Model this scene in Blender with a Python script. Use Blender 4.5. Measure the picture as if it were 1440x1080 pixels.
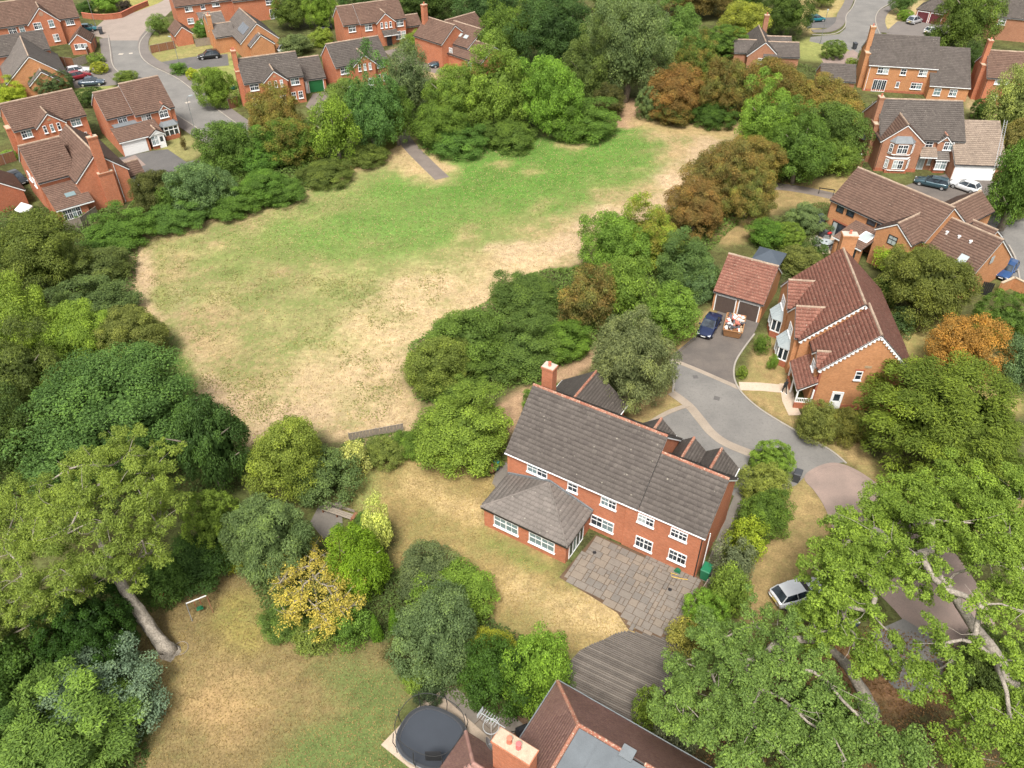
import bpy, bmesh, math, random
import numpy as np
from mathutils import Vector, Matrix

for o in list(bpy.data.objects): bpy.data.objects.remove(o)
S = bpy.context.scene
COL = S.collection
R = math.radians

# ------------------------------------------------------------ camera, sky, sun
FPX, PITCH, CAMH = 1130.0, R(39.8), 53.0          # focal length in photo pixels (1440 wide), tilt, height
cam = bpy.data.cameras.new('camera'); cam.sensor_width = 36; cam.lens = FPX/1440*36
cam.clip_start = 0.5; cam.clip_end = 9000
camo = bpy.data.objects.new('camera', cam); COL.objects.link(camo)
camo.location = (0, 0, CAMH); camo.rotation_euler = (R(90)-PITCH, 0, 0)
S.camera = camo

SUN_EL, SUN_AZ = R(60), R(192)                    # azimuth clockwise from +Y: behind and left of the camera
w = bpy.data.worlds.new('World'); S.world = w; w.use_nodes = True
nt = w.node_tree; nt.nodes.clear()
sky = nt.nodes.new('ShaderNodeTexSky'); sky.sky_type = 'NISHITA'; sky.sun_disc = False
sky.sun_elevation = SUN_EL; sky.sun_rotation = SUN_AZ; sky.dust_density = 4.0; sky.air_density = 1.0; sky.ozone_density = 1.0
hs = nt.nodes.new('ShaderNodeHueSaturation'); hs.inputs['Saturation'].default_value = 0.12   # thin even cloud: nearly white sky
bg = nt.nodes.new('ShaderNodeBackground'); bg.inputs['Strength'].default_value = 0.12
wo = nt.nodes.new('ShaderNodeOutputWorld')
nt.links.new(sky.outputs[0], hs.inputs['Color']); nt.links.new(hs.outputs[0], bg.inputs[0]); nt.links.new(bg.outputs[0], wo.inputs[0])
sun = bpy.data.lights.new('sun', 'SUN'); sun.energy = 2.5; sun.angle = R(15); sun.color = (1, .95, .87)
suno = bpy.data.objects.new('sun', sun); COL.objects.link(suno)
sd = Vector((math.sin(SUN_AZ)*math.cos(SUN_EL), math.cos(SUN_AZ)*math.cos(SUN_EL), math.sin(SUN_EL)))
suno.rotation_euler = sd.to_track_quat('Z', 'Y').to_euler()
S.view_settings.view_transform = 'Standard'; S.view_settings.look = 'None'
S.view_settings.gamma = 1.0; S.view_settings.exposure = 0.92; S.view_settings.use_curve_mapping = False
S.render.engine = 'CYCLES'

# ------------------------------------------------------------ surveying: a photo pixel to a place on the ground
CP, SP = math.cos(PITCH), math.sin(PITCH)
def raydir(px, py):
    a = (px-720)/FPX; b = -(py-540)/FPX
    return Vector((a, CP + b*SP, -SP + b*CP))
def G(px, py, z=0.0):
    d = raydir(px, py); t = (z-CAMH)/d.z
    return Vector((d.x*t, d.y*t, z))
def depth(p):                                     # along the optical axis
    return p[1]*CP - (p[2]-CAMH)*SP
def ppm(p): return FPX/depth(p)                   # photo pixels per metre

# ------------------------------------------------------------ tagging
def tag(o, label=None, cat=None, group=None, kind=None):
    if label: o['label'] = label
    if cat: o['category'] = cat
    if group: o['group'] = group
    if kind: o['kind'] = kind
    return o
def empty(name, loc, rz=0, label=None, cat=None, group=None):
    o = bpy.data.objects.new(name, None); COL.objects.link(o)
    o.empty_display_size = .2
    o.location = loc; o.rotation_euler = (0, 0, rz)
    return tag(o, label, cat, group)
def link(name, me, parent=None, loc=None, rot=None, scale=None):
    o = bpy.data.objects.new(name, me); COL.objects.link(o)
    if parent is not None: o.parent = parent
    if loc is not None: o.location = loc
    if rot is not None: o.rotation_euler = rot
    if scale is not None: o.scale = scale
    return o

# ------------------------------------------------------------ mesh builder
class MB:
    def __init__(s): s.v = []; s.f = []; s.m = []; s.uv = []; s.cur = 0
    def add(s, vs, fs):
        n = len(s.v); s.v += [tuple(v) for v in vs]
        for f in fs: s.f.append(tuple(i+n for i in f)); s.m.append(s.cur)
        return s
    def box(s, x0, x1, y0, y1, z0, z1):
        return s.add([(x0,y0,z0),(x1,y0,z0),(x1,y1,z0),(x0,y1,z0),(x0,y0,z1),(x1,y0,z1),(x1,y1,z1),(x0,y1,z1)],
            [(0,3,2,1),(4,5,6,7),(0,1,5,4),(1,2,6,5),(2,3,7,6),(3,0,4,7)])
    def beam(s, p, q, w, h, up=(0,0,1)):
        p = Vector(p); q = Vector(q); d = (q-p).normalized(); up = Vector(up)
        sx = d.cross(up)
        if sx.length < 1e-4: sx = d.cross(Vector((1,0,0)))
        sx.normalize(); uu = sx.cross(d).normalized()
        sx *= w/2; uu *= h/2
        a = [p-sx-uu, p+sx-uu, p+sx+uu, p-sx+uu]; b = [q-sx-uu, q+sx-uu, q+sx+uu, q-sx+uu]
        return s.add(a+b, [(0,1,2,3),(7,6,5,4),(0,4,5,1),(1,5,6,2),(2,6,7,3),(3,7,4,0)])
    def tube(s, pts, rad, n=8, cap=True):
        pts = [Vector(p) for p in pts]
        if not hasattr(rad, '__len__'): rad = [rad]*len(pts)
        base = len(s.v); prev = None
        for i, p in enumerate(pts):
            d = (pts[min(i+1,len(pts)-1)] - pts[max(i-1,0)]).normalized()
            if prev is None:
                sx = d.cross(Vector((0,0,1)))
                if sx.length < 1e-3: sx = d.cross(Vector((0,1,0)))
            else: sx = prev - d*prev.dot(d)
            sx.normalize(); prev = sx; sy = d.cross(sx)
            for k in range(n):
                a = 2*math.pi*k/n
                s.v.append(tuple(p + (sx*math.cos(a)+sy*math.sin(a))*rad[i]))
        for i in range(len(pts)-1):
            for k in range(n):
                a = base+i*n+k; b = base+i*n+(k+1)%n
                s.f.append((a, b, b+n, a+n)); s.m.append(s.cur)
        if cap:
            s.f.append(tuple(base+k for k in range(n))[::-1]); s.m.append(s.cur)
            e = base+(len(pts)-1)*n
            s.f.append(tuple(e+k for k in range(n))); s.m.append(s.cur)
        return s
    def lathe(s, prof, c=(0,0,0), n=12):
        return s.tube([(c[0],c[1],c[2]+z) for r,z in prof], [r for r,z in prof], n) if False else s._lathe(prof, c, n)
    def _lathe(s, prof, c, n):
        base = len(s.v)
        for r, z in prof:
            for k in range(n):
                a = 2*math.pi*k/n; s.v.append((c[0]+r*math.cos(a), c[1]+r*math.sin(a), c[2]+z))
        for i in range(len(prof)-1):
            for k in range(n):
                a = base+i*n+k; b = base+i*n+(k+1)%n
                s.f.append((a, b, b+n, a+n)); s.m.append(s.cur)
        s.f.append(tuple(base+k for k in range(n))[::-1]); s.m.append(s.cur)
        e = base+(len(prof)-1)*n
        s.f.append(tuple(e+k for k in range(n))); s.m.append(s.cur)
        return s
    def prism(s, poly, z0, z1):                    # poly counter-clockwise in xy
        n = len(poly); vs = [(p[0],p[1],z0) for p in poly]+[(p[0],p[1],z1) for p in poly]
        fs = [tuple(range(n))[::-1], tuple(range(n, 2*n))]+[(i,(i+1)%n,(i+1)%n+n,i+n) for i in range(n)]
        return s.add(vs, fs)
    def mesh(s, name, mats, smooth=False, walluv=False):
        me = bpy.data.meshes.new(name); me.from_pydata(s.v, [], s.f)
        for m in (mats if isinstance(mats, (list, tuple)) else [mats]): me.materials.append(M(m))
        me.polygons.foreach_set('material_index', s.m)
        if smooth: me.polygons.foreach_set('use_smooth', [True]*len(me.polygons))
        if walluv:                                 # brickwork runs along the wall in metres
            uvl = me.uv_layers.new(name='UVMap')
            for p in me.polygons:
                n = p.normal; along = Vector((-n.y, n.x, 0))
                along = along.normalized() if along.length > .1 else Vector((1,0,0))
                for li in p.loop_indices:
                    c = me.vertices[me.loops[li].vertex_index].co
                    uvl.data[li].uv = (c.dot(along), c.z if abs(n.z) < .9 else c.y)
        me.update(); return me
    def build(s, name, mats, parent=None, smooth=False, walluv=False, **k):
        return link(name, s.mesh(name, mats, smooth, walluv), parent, **k)

def np_mesh(name, verts, quads, mats, rnd=None, matidx=None):
    verts = np.ascontiguousarray(verts, np.float32); quads = np.ascontiguousarray(quads, np.int32)
    me = bpy.data.meshes.new(name); nq = len(quads); k = quads.shape[1]
    me.vertices.add(len(verts)); me.vertices.foreach_set('co', verts.ravel())
    me.loops.add(nq*k); me.loops.foreach_set('vertex_index', quads.ravel())
    me.polygons.add(nq); me.polygons.foreach_set('loop_start', np.arange(0, nq*k, k, dtype=np.int32))
    me.polygons.foreach_set('loop_total', np.full(nq, k, np.int32))
    for m in (mats if isinstance(mats, (list, tuple)) else [mats]): me.materials.append(M(m))
    if matidx is not None: me.polygons.foreach_set('material_index', np.asarray(matidx, np.int32))
    if rnd is not None:
        a = me.attributes.new('rnd', 'FLOAT', 'POINT'); a.data.foreach_set('value', np.ascontiguousarray(rnd, np.float32))
    me.update(calc_edges=True); me.validate(); return me

# ------------------------------------------------------------ materials
_M = {}; _MD = {}
def M(name):
    if name not in _M: _M[name] = _MD[name]()
    return _M[name]
class NT:
    def __init__(s, name):
        s.m = bpy.data.materials.new(name); s.m.use_nodes = True; s.t = s.m.node_tree
        s.b = s.t.nodes['Principled BSDF']
    def n(s, kind, **k):
        x = s.t.nodes.new('ShaderNode'+kind)
        for a, b in k.items():
            if a in x.inputs.keys() if isinstance(a, str) else False: x.inputs[a].default_value = b
            else: setattr(x, a, b)
        return x
    def l(s, a, b): s.t.links.new(a, b)
    def noise(s, vec, scale, detail=4, rough=.6):
        x = s.n('TexNoise'); x.inputs['Scale'].default_value = scale; x.inputs['Detail'].default_value = detail; x.inputs['Roughness'].default_value = rough
        if vec is not None: s.l(vec, x.inputs['Vector'])
        return x.outputs['Fac']
    def ramp(s, fac, stops):
        x = s.n('ValToRGB'); e = x.color_ramp.elements
        while len(e) < len(stops): e.new(.5)
        for i, (p, c) in enumerate(stops):
            e[i].position = p; e[i].color = (c, c, c, 1) if not hasattr(c, '__len__') else (*c, 1)
        s.l(fac, x.inputs['Fac']); return x.outputs['Color']
    def mix(s, fac, a, b, mode='MIX'):
        x = s.n('Mix'); x.data_type = 'RGBA'; x.blend_type = mode
        for sock, v in ((x.inputs[0], fac), (x.inputs[6], a), (x.inputs[7], b)):
            if hasattr(v, 'is_linked'): s.l(v, sock)
            elif hasattr(v, '__len__'): sock.default_value = (*v, 1)
            elif sock.type == 'RGBA': sock.default_value = (v, v, v, 1)
            else: sock.default_value = v
        return x.outputs[2]
    def bump(s, h, strength=.3, dist=.02):
        x = s.n('Bump'); x.inputs['Strength'].default_value = strength; x.inputs['Distance'].default_value = dist
        s.l(h, x.inputs['Height']); s.l(x.outputs[0], s.b.inputs['Normal'])
    def coord(s, which='Object'):
        if which == 'World':
            return s.n('NewGeometry').outputs['Position']
        return s.n('TexCoord').outputs[which]
    def attr(s, name):
        x = s.n('Attribute'); x.attribute_name = name; return x
    def col(s, sock): s.l(sock, s.b.inputs['Base Color'])
def mat(fn): _MD[fn.__name__] = fn; return fn
def plain(name, col, rough=.6, var=.18, scale=3.0, metal=0.0, bump=0.0, spec=None, fine=18.0):
    def f():
        t = NT(name); c = t.coord('World')
        n1 = t.noise(c, scale, 5); n2 = t.noise(c, fine, 3)
        k = t.mix(.5, t.ramp(n1, [(.3, 1-var), (.7, 1+var)]), t.ramp(n2, [(.3, 1-var), (.7, 1+var)]))
        t.col(t.mix(1.0, col, k, 'MULTIPLY')); t.b.inputs['Roughness'].default_value = rough; t.b.inputs['Metallic'].default_value = metal
        if spec is not None: t.b.inputs['Specular IOR Level'].default_value = spec
        if bump: t.bump(n2, bump, .02)
        return t.m
    _MD[name] = f
def bricks(name, c1, c2, mortar):
    def f():
        t = NT(name); uv = t.coord('UV')
        b = t.n('TexBrick'); b.offset = .5; t.l(uv, b.inputs['Vector'])
        for k, v in (('Scale', 1.0), ('Mortar Size', .006), ('Brick Width', .225), ('Row Height', .075), ('Mortar Smooth', .2), ('Bias', 0.0)): b.inputs[k].default_value = v
        b.inputs['Color1'].default_value = (*c1, 1); b.inputs['Color2'].default_value = (*c2, 1); b.inputs['Mortar'].default_value = (*mortar, 1)
        wpos = t.coord('World')
        n = t.noise(wpos, .55, 6, .65); n2 = t.noise(wpos, 5.0, 4)
        k = t.mix(.55, t.ramp(n, [(.28, .70), (.72, 1.22)]), t.ramp(n2, [(.3, .78), (.7, 1.2)]))
        t.col(t.mix(1.0, b.outputs['Color'], k, 'MULTIPLY')); t.b.inputs['Roughness'].default_value = .88
        t.b.inputs['Specular IOR Level'].default_value = .2
        t.bump(b.outputs['Fac'], -.35, .012)
        return t.m
    _MD[name] = f
bricks('brick_red', (.39,.115,.056), (.30,.085,.042), (.36,.23,.16))
bricks('brick_bright', (.47,.158,.078), (.39,.125,.060), (.42,.27,.19))
bricks('brick_orange', (.49,.225,.098), (.41,.175,.073), (.45,.29,.18))
bricks('brick_brown', (.37,.175,.10), (.30,.13,.075), (.34,.22,.15))
def tiles(name, c1, c2, lichen, amount=.5):
    def f():
        t = NT(name); c = t.coord('World'); a = t.attr('rnd').outputs['Fac']
        base = t.mix(a, c1, c2)
        n = t.noise(c, .6, 6, .65); n2 = t.noise(c, 7.0, 4)
        k = t.mix(.5, t.ramp(n, [(.3, .74), (.7, 1.22)]), t.ramp(n2, [(.3, .8), (.7, 1.2)]))
        base = t.mix(1.0, base, k, 'MULTIPLY')
        v = t.n('TexVoronoi'); v.inputs['Scale'].default_value = 2.1; v.inputs['Randomness'].default_value = 1.0; t.l(c, v.inputs['Vector'])
        spot = t.ramp(v.outputs['Distance'], [(.10, 1.0), (.17, 0.0)])
        patch = t.ramp(t.noise(c, .9, 3), [(.5, 0.0), (.62, 1.0)])
        n3 = t.ramp(t.noise(c, 9.0, 2), [(.62-.08*amount, 0.0), (.70, amount)])
        base = t.mix(t.mix(1.0, spot, patch, 'MULTIPLY'), base, lichen)
        base = t.mix(n3, base, lichen)
        t.col(base); t.b.inputs['Roughness'].default_value = .85; t.b.inputs['Specular IOR Level'].default_value = .25
        t.bump(n2, .25, .01); return t.m
    _MD[name] = f
tiles('tile_dark', (.088,.074,.066), (.122,.104,.092), (.30,.27,.22), .25)
tiles('tile_grey', (.135,.118,.105), (.18,.155,.138), (.34,.31,.26), .25)
tiles('tile_taupe', (.215,.165,.13), (.29,.225,.175), (.40,.35,.28), .3)
tiles('tile_brown', (.125,.075,.056), (.172,.105,.078), (.34,.28,.21), .25)
tiles('tile_red', (.175,.070,.050), (.255,.112,.080), (.42,.33,.25), .6)
tiles('tile_plum', (.245,.132,.110), (.33,.19,.158), (.40,.24,.13), .5)
tiles('ridge_red', (.26,.098,.062), (.33,.15,.10), (.48,.40,.30), 1.0)
tiles('ridge_pale', (.27,.19,.14), (.36,.27,.20), (.44,.37,.28), .7)
plain('white_paint', (.78,.78,.77), .45, .06); plain('white_plastic', (.80,.80,.80), .3, .03)
plain('black_paint', (.02,.02,.022), .4, .1); plain('dark_grey', (.045,.048,.055), .6, .15); plain('slate_cloth', (.055,.07,.09), .8, .15)
plain('lead', (.15,.165,.175), .55, .25, 2); plain('zinc', (.33,.37,.38), .4, .2, 2)
plain('terracotta', (.50,.16,.10), .8, .2); plain('concrete', (.42,.37,.31), .9, .2, 1.5, bump=.3); plain('stone_cap', (.40,.33,.24), .9, .3, 4, bump=.4)
plain('timber_grey', (.24,.20,.16), .9, .3, 4, bump=.4); plain('timber_brown', (.20,.085,.045), .85, .25, 3, bump=.3); plain('timber_pale', (.36,.26,.16), .85, .25, 3)
plain('green_plastic', (.014,.15,.07), .4, .08); plain('teal_plastic', (.03,.22,.23), .4, .08); plain('garage_green', (.012,.12,.035), .5, .05)
plain('burgundy', (.10,.018,.022), .5, .1); plain('garage_brown', (.085,.06,.05), .6, .15); plain('pink_plastic', (.62,.13,.13), .5, .05)
plain('rubber', (.02,.02,.02), .85, .1); plain('alu', (.62,.63,.64), .35, .08, metal=.7); plain('steel', (.30,.31,.32), .45, .1, metal=.6)
plain('fabric_black', (.018,.019,.022), .9, .2); plain('skin', (.50,.30,.21), .6, .05); plain('hair', (.05,.03,.02), .7, .1)
plain('rattan', (.20,.20,.19), .85, .2, 8); plain('red_paint', (.45,.03,.03), .5, .1); plain('yellow_paint', (.55,.36,.05), .6, .2)
plain('tramp_mat', (.035,.042,.055), .7, .12, 1.2); plain('net_pole', (.03,.03,.03), .6, .1)
plain('roof_felt_shade', (.06,.054,.05), .9, .15); plain('rust', (.34,.17,.075), .8, .3, 4); plain('felt', (.125,.14,.152), .75, .22, 1.0); plain('rubbish_white', (.66,.62,.58), .7, .25, 5); plain('rubbish_red', (.50,.16,.12), .7, .25, 5); plain('rubbish_dark', (.08,.08,.09), .7, .2)
plain('plate_yellow', (.6,.45,.05), .5, .02); plain('plate_white', (.75,.75,.75), .5, .02)
@mat
def glass():
    t = NT('glass'); c = t.coord('World'); n = t.noise(c, 1.3, 3)
    t.col(t.ramp(n, [(.35, (.012,.016,.022)), (.65, (.05,.065,.08))])); t.b.inputs['Roughness'].default_value = .04
    t.b.inputs['Specular IOR Level'].default_value = .6; return t.m
@mat
def curtain_glass():
    t = NT('curtain_glass'); t.b.inputs['Base Color'].default_value = (.36,.40,.40,1); t.b.inputs['Roughness'].default_value = .06
    t.b.inputs['Specular IOR Level'].default_value = .6; return t.m
@mat
def pale_glass():
    t = NT('pale_glass'); t.b.inputs['Base Color'].default_value = (.16,.22,.23,1); t.b.inputs['Roughness'].default_value = .05
    t.b.inputs['Specular IOR Level'].default_value = .6; return t.m
@mat
def solar():
    t = NT('solar'); t.b.inputs['Base Color'].default_value = (.10,.11,.125,1); t.b.inputs['Roughness'].default_value = .12
    t.b.inputs['Coat Weight'].default_value = .5; return t.m
@mat
def net():
    t = NT('net'); t.t.nodes.remove(t.b)
    a = t.n('BsdfTransparent'); d = t.n('BsdfDiffuse'); d.inputs[0].default_value = (.02,.02,.02,1)
    m = t.n('MixShader'); m.inputs[0].default_value = .22
    t.l(a.outputs[0], m.inputs[1]); t.l(d.outputs[0], m.inputs[2]); t.l(m.outputs[0], t.t.nodes['Material Output'].inputs[0]); return t.m
def carpaint(name, col):
    def f():
        t = NT(name); t.b.inputs['Base Color'].default_value = (*col, 1); t.b.inputs['Roughness'].default_value = .28
        t.b.inputs['Metallic'].default_value = .25; t.b.inputs['Coat Weight'].default_value = .8; t.b.inputs['Coat Roughness'].default_value = .06
        return t.m
    _MD['car_'+name] = f
for n_, c_ in (('navy',(.012,.022,.07)),('silver',(.48,.49,.50)),('white',(.72,.73,.74)),('teal',(.01,.16,.20)),('black',(.012,.013,.015)),('red',(.25,.012,.02)),('petrol',(.035,.075,.095)),('steelblue',(.045,.07,.10)),('blue',(.02,.07,.20))): carpaint(n_, c_)
@mat
def lamp_red():
    t = NT('lamp_red'); t.b.inputs['Base Color'].default_value = (.35,.01,.01,1); t.b.inputs['Roughness'].default_value = .15; return t.m
@mat
def lamp_clear():
    t = NT('lamp_clear'); t.b.inputs['Base Color'].default_value = (.6,.62,.64,1); t.b.inputs['Roughness'].default_value = .1; return t.m
@mat
def leaf():
    t = NT('leaf'); oc = t.n('ObjectInfo').outputs['Color']; r = t.attr('rnd').outputs['Fac']
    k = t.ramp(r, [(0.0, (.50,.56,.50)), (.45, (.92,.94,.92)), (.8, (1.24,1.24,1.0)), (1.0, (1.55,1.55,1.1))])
    # turning leaves: the object's alpha says how much of the crown is still green, in patches
    al = t.n('ObjectInfo').outputs['Alpha']; inv = t.n('Math'); inv.operation = 'SUBTRACT'; inv.inputs[0].default_value = 1.0; t.l(al, inv.inputs[1])
    pw = t.coord('World'); pat = t.ramp(t.mix(.35, t.noise(pw, .55, 3), t.noise(pw, 2.6, 3)), [(.42, 0.0), (.58, 1.0)])
    oc = t.mix(t.mix(1.0, pat, inv.outputs[0], 'MULTIPLY'), oc, (.34,.155,.052))
    c = t.mix(1.0, oc, k, 'MULTIPLY')
    t.col(c); t.b.inputs['Roughness'].default_value = .6; t.b.inputs['Specular IOR Level'].default_value = .18
    tr = t.n('BsdfTranslucent'); t.l(t.mix(1.0, c, (1.15,1.25,.6), 'MULTIPLY'), tr.inputs[0])
    m = t.n('MixShader'); m.inputs[0].default_value = .27
    t.l(t.b.outputs[0], m.inputs[1]); t.l(tr.outputs[0], m.inputs[2]); t.l(m.outputs[0], t.t.nodes['Material Output'].inputs[0])
    return t.m
@mat
def bark():
    t = NT('bark'); c = t.coord('World'); n = t.noise(c, 2.2, 6, .7); n2 = t.noise(c, 14, 4)
    t.col(t.mix(.5, t.ramp(n, [(.3, (.085,.066,.048)), (.7, (.30,.25,.195))]), t.ramp(n2, [(.3, (.10,.08,.06)), (.7, (.28,.24,.19))])))
    t.b.inputs['Roughness'].default_value = .95; t.bump(n2, .8, .05); return t.m
@mat
def bark_pale():
    t = NT('bark_pale'); c = t.coord('World'); n = t.noise(c, 2.5, 6, .7); n2 = t.noise(c, 9, 5, .7)
    t.col(t.mix(.5, t.ramp(n, [(.35, (.12,.10,.078)), (.65, (.40,.345,.28))]), t.ramp(n2, [(.38, (.10,.085,.068)), (.62, (.44,.39,.325))])))
    t.b.inputs['Roughness'].default_value = .95; t.bump(n2, .8, .05); return t.m
def surface(name, c1, c2, c3, s1=.35, s2=6.0, s3=40.0, bump=.3, rough=.92, crack=0.0):
    def f():
        t = NT(name); c = t.coord('World'); a = t.noise(c, s1, 6, .62); b = t.noise(c, s2, 5, .6); d = t.noise(c, s3, 2)
        k = t.mix(t.ramp(a, [(.32, 0.0), (.68, 1.0)]), c1, c2)
        k = t.mix(t.ramp(b, [(.52, 0.0), (.72, .65)]), k, c3)
        k = t.mix(1.0, k, t.ramp(d, [(.3, .82), (.7, 1.18)]), 'MULTIPLY')
        t.col(k); t.b.inputs['Roughness'].default_value = rough; t.b.inputs['Specular IOR Level'].default_value = .2; t.bump(d, bump, .02); return t.m
    _MD[name] = f
surface('asphalt', (.150,.143,.134), (.205,.193,.178), (.125,.119,.113), .3, 4)
surface('asphalt_dark', (.10,.095,.092), (.135,.125,.118), (.085,.08,.078))
surface('pavement', (.145,.128,.118), (.18,.158,.142), (.125,.112,.105))
surface('setts_dull', (.25,.205,.175), (.30,.245,.21), (.21,.175,.15), .4, 9)
surface('kerb_stone', (.27,.245,.215), (.33,.295,.255), (.22,.20,.18), .6, 9)
surface('setts_dark', (.105,.092,.084), (.15,.128,.112), (.085,.075,.07), .5, 8)
surface('setts_pink', (.215,.165,.142), (.285,.212,.18), (.18,.14,.122), .5, 9)
surface('setts_pale', (.26,.215,.17), (.325,.27,.215), (.21,.175,.142), .6, 9)
surface('path_tar', (.15,.125,.11), (.20,.165,.14), (.13,.11,.10), .5, 7)
surface('soil', (.085,.052,.032), (.14,.092,.058), (.06,.04,.025), .5, 5, 30, .6)
surface('slab_a', (.172,.149,.126), (.208,.18,.152), (.14,.122,.108), .5, 5)
surface('slab_b', (.152,.135,.118), (.185,.164,.142), (.12,.11,.10), .5, 5)
surface('slab_c', (.192,.16,.128), (.225,.186,.148), (.165,.138,.115), .5, 5)
surface('slab_pale', (.42,.33,.25), (.50,.40,.31), (.32,.26,.20), .5, 5)
surface('deck', (.12,.105,.092), (.16,.14,.122), (.085,.076,.068), .9, 6, 30, .5)
surface('deck_b', (.095,.084,.074), (.135,.118,.102), (.08,.07,.062), .9, 6, 30, .5)
surface('deck_c', (.145,.128,.11), (.185,.162,.14), (.14,.12,.105), .9, 6, 30, .5)
@mat
def ground():
    t = NT('ground'); a = t.attr('paint'); c = t.coord('World')
    base = a.outputs['Color']; mott = a.outputs['Alpha']
    n1 = t.noise(c, .16, 7, .68); n2 = t.noise(c, 1.1, 6, .68); n3 = t.noise(c, 6.0, 4, .65); n4 = t.noise(c, 26.0, 2)
    k = t.mix(1.0, t.ramp(n1, [(.3, .86), (.7, 1.14)]), t.ramp(n2, [(.28, .70), (.72, 1.28)]), 'MULTIPLY')
    k = t.mix(1.0, k, t.ramp(n3, [(.3, .66), (.7, 1.32)]), 'MULTIPLY')
    k = t.mix(1.0, k, t.ramp(n4, [(.3, .80), (.7, 1.20)]), 'MULTIPLY')
    base = t.mix(1.0, base, k, 'MULTIPLY')
    mask = t.ramp(t.mix(.45, t.noise(c, 1.5, 7, .75), t.noise(c, .22, 4, .6)), [(.47, 0.0), (.58, 1.0)])
    mm = t.mix(1.0, mask, mott, 'MULTIPLY')
    base = t.mix(mm, base, (.155,.185,.058))       # tufts that stayed green in the dry sward
    t.col(base); t.b.inputs['Roughness'].default_value = .95; t.b.inputs['Specular IOR Level'].default_value = .1
    t.bump(t.mix(.5, n3, n4), .5, .06); return t.m
# ============================================================ ground
rngN = np.random.default_rng(5)
_lat = rngN.random((256, 256))
def vnoise(x, y, s, off=0):
    x = x/s+off*17.3; y = y/s+off*9.1
    xi = np.floor(x).astype(int); yi = np.floor(y).astype(int); fx = x-xi; fy = y-yi
    fx = fx*fx*(3-2*fx); fy = fy*fy*(3-2*fy)
    g = lambda a, b: _lat[a % 256, b % 256]
    return (g(xi,yi)*(1-fx)+g(xi+1,yi)*fx)*(1-fy)+(g(xi,yi+1)*(1-fx)+g(xi+1,yi+1)*fx)*fy
def fbm(x, y, s, off=0):
    return vnoise(x,y,s,off)*.5+vnoise(x,y,s/2.1,off+1)*.28+vnoise(x,y,s/4.3,off+2)*.22
def smooth_poly(pts, closed=True, n=4):
    out = []; N = len(pts)
    rg = range(N) if closed else range(N-1)
    for i in rg:
        g = (lambda k: pts[k % N]) if closed else (lambda k: pts[min(max(k,0),N-1)])
        p0, p1, p2, p3 = g(i-1), g(i), g(i+1), g(i+2)
        for k in range(n):
            t = k/n
            out.append(tuple(.5*((2*p1[j])+(-p0[j]+p2[j])*t+(2*p0[j]-5*p1[j]+4*p2[j]-p3[j])*t*t+(-p0[j]+3*p1[j]-3*p2[j]+p3[j])*t**3) for j in (0,1)))
    if not closed: out.append(tuple(pts[-1][:2]))
    return out
def W(pix, z=0): return [tuple(G(x, y, z)[:2]) for x, y in pix]
def ccw(p):
    a = sum(p[i][0]*p[(i+1)%len(p)][1]-p[(i+1)%len(p)][0]*p[i][1] for i in range(len(p)))
    return p if a > 0 else p[::-1]
def sdist(X, Y, poly):
    d = np.full(X.shape, 1e9); ins = np.zeros(X.shape, bool); n = len(poly)
    for i in range(n):
        ax, ay = poly[i]; bx, by = poly[(i+1) % n]
        ex, ey = bx-ax, by-ay; L = ex*ex+ey*ey+1e-9
        t = np.clip(((X-ax)*ex+(Y-ay)*ey)/L, 0, 1)
        d = np.minimum(d, (X-ax-t*ex)**2+(Y-ay-t*ey)**2)
        c = ((ay > Y) != (by > Y)) & (X < (bx-ax)*(Y-ay)/(by-ay+1e-12)+ax)
        ins ^= c
    d = np.sqrt(d); return np.where(ins, d, -d)
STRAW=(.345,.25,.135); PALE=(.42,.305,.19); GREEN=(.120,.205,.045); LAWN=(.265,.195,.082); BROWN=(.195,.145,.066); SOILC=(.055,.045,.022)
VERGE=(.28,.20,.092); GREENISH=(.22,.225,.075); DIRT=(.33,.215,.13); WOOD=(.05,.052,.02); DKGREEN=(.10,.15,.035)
FIELD = [(183,328),(225,318),(300,306),(345,300),(400,278),(470,245),(530,215),(552,190),(590,186),(612,208),(680,198),(745,182),(850,170),(872,150),(884,140),(900,150),(910,168),(985,170),(1045,172),(1040,195),(1012,225),(975,262),(930,300),(860,345),(815,372),(740,385),(680,425),(620,460),(580,488),(572,540),(596,572),(580,602),(490,618),(430,604),(345,630),(325,590),(275,548),(243,510),(228,470),(193,420),(186,380)]
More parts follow.
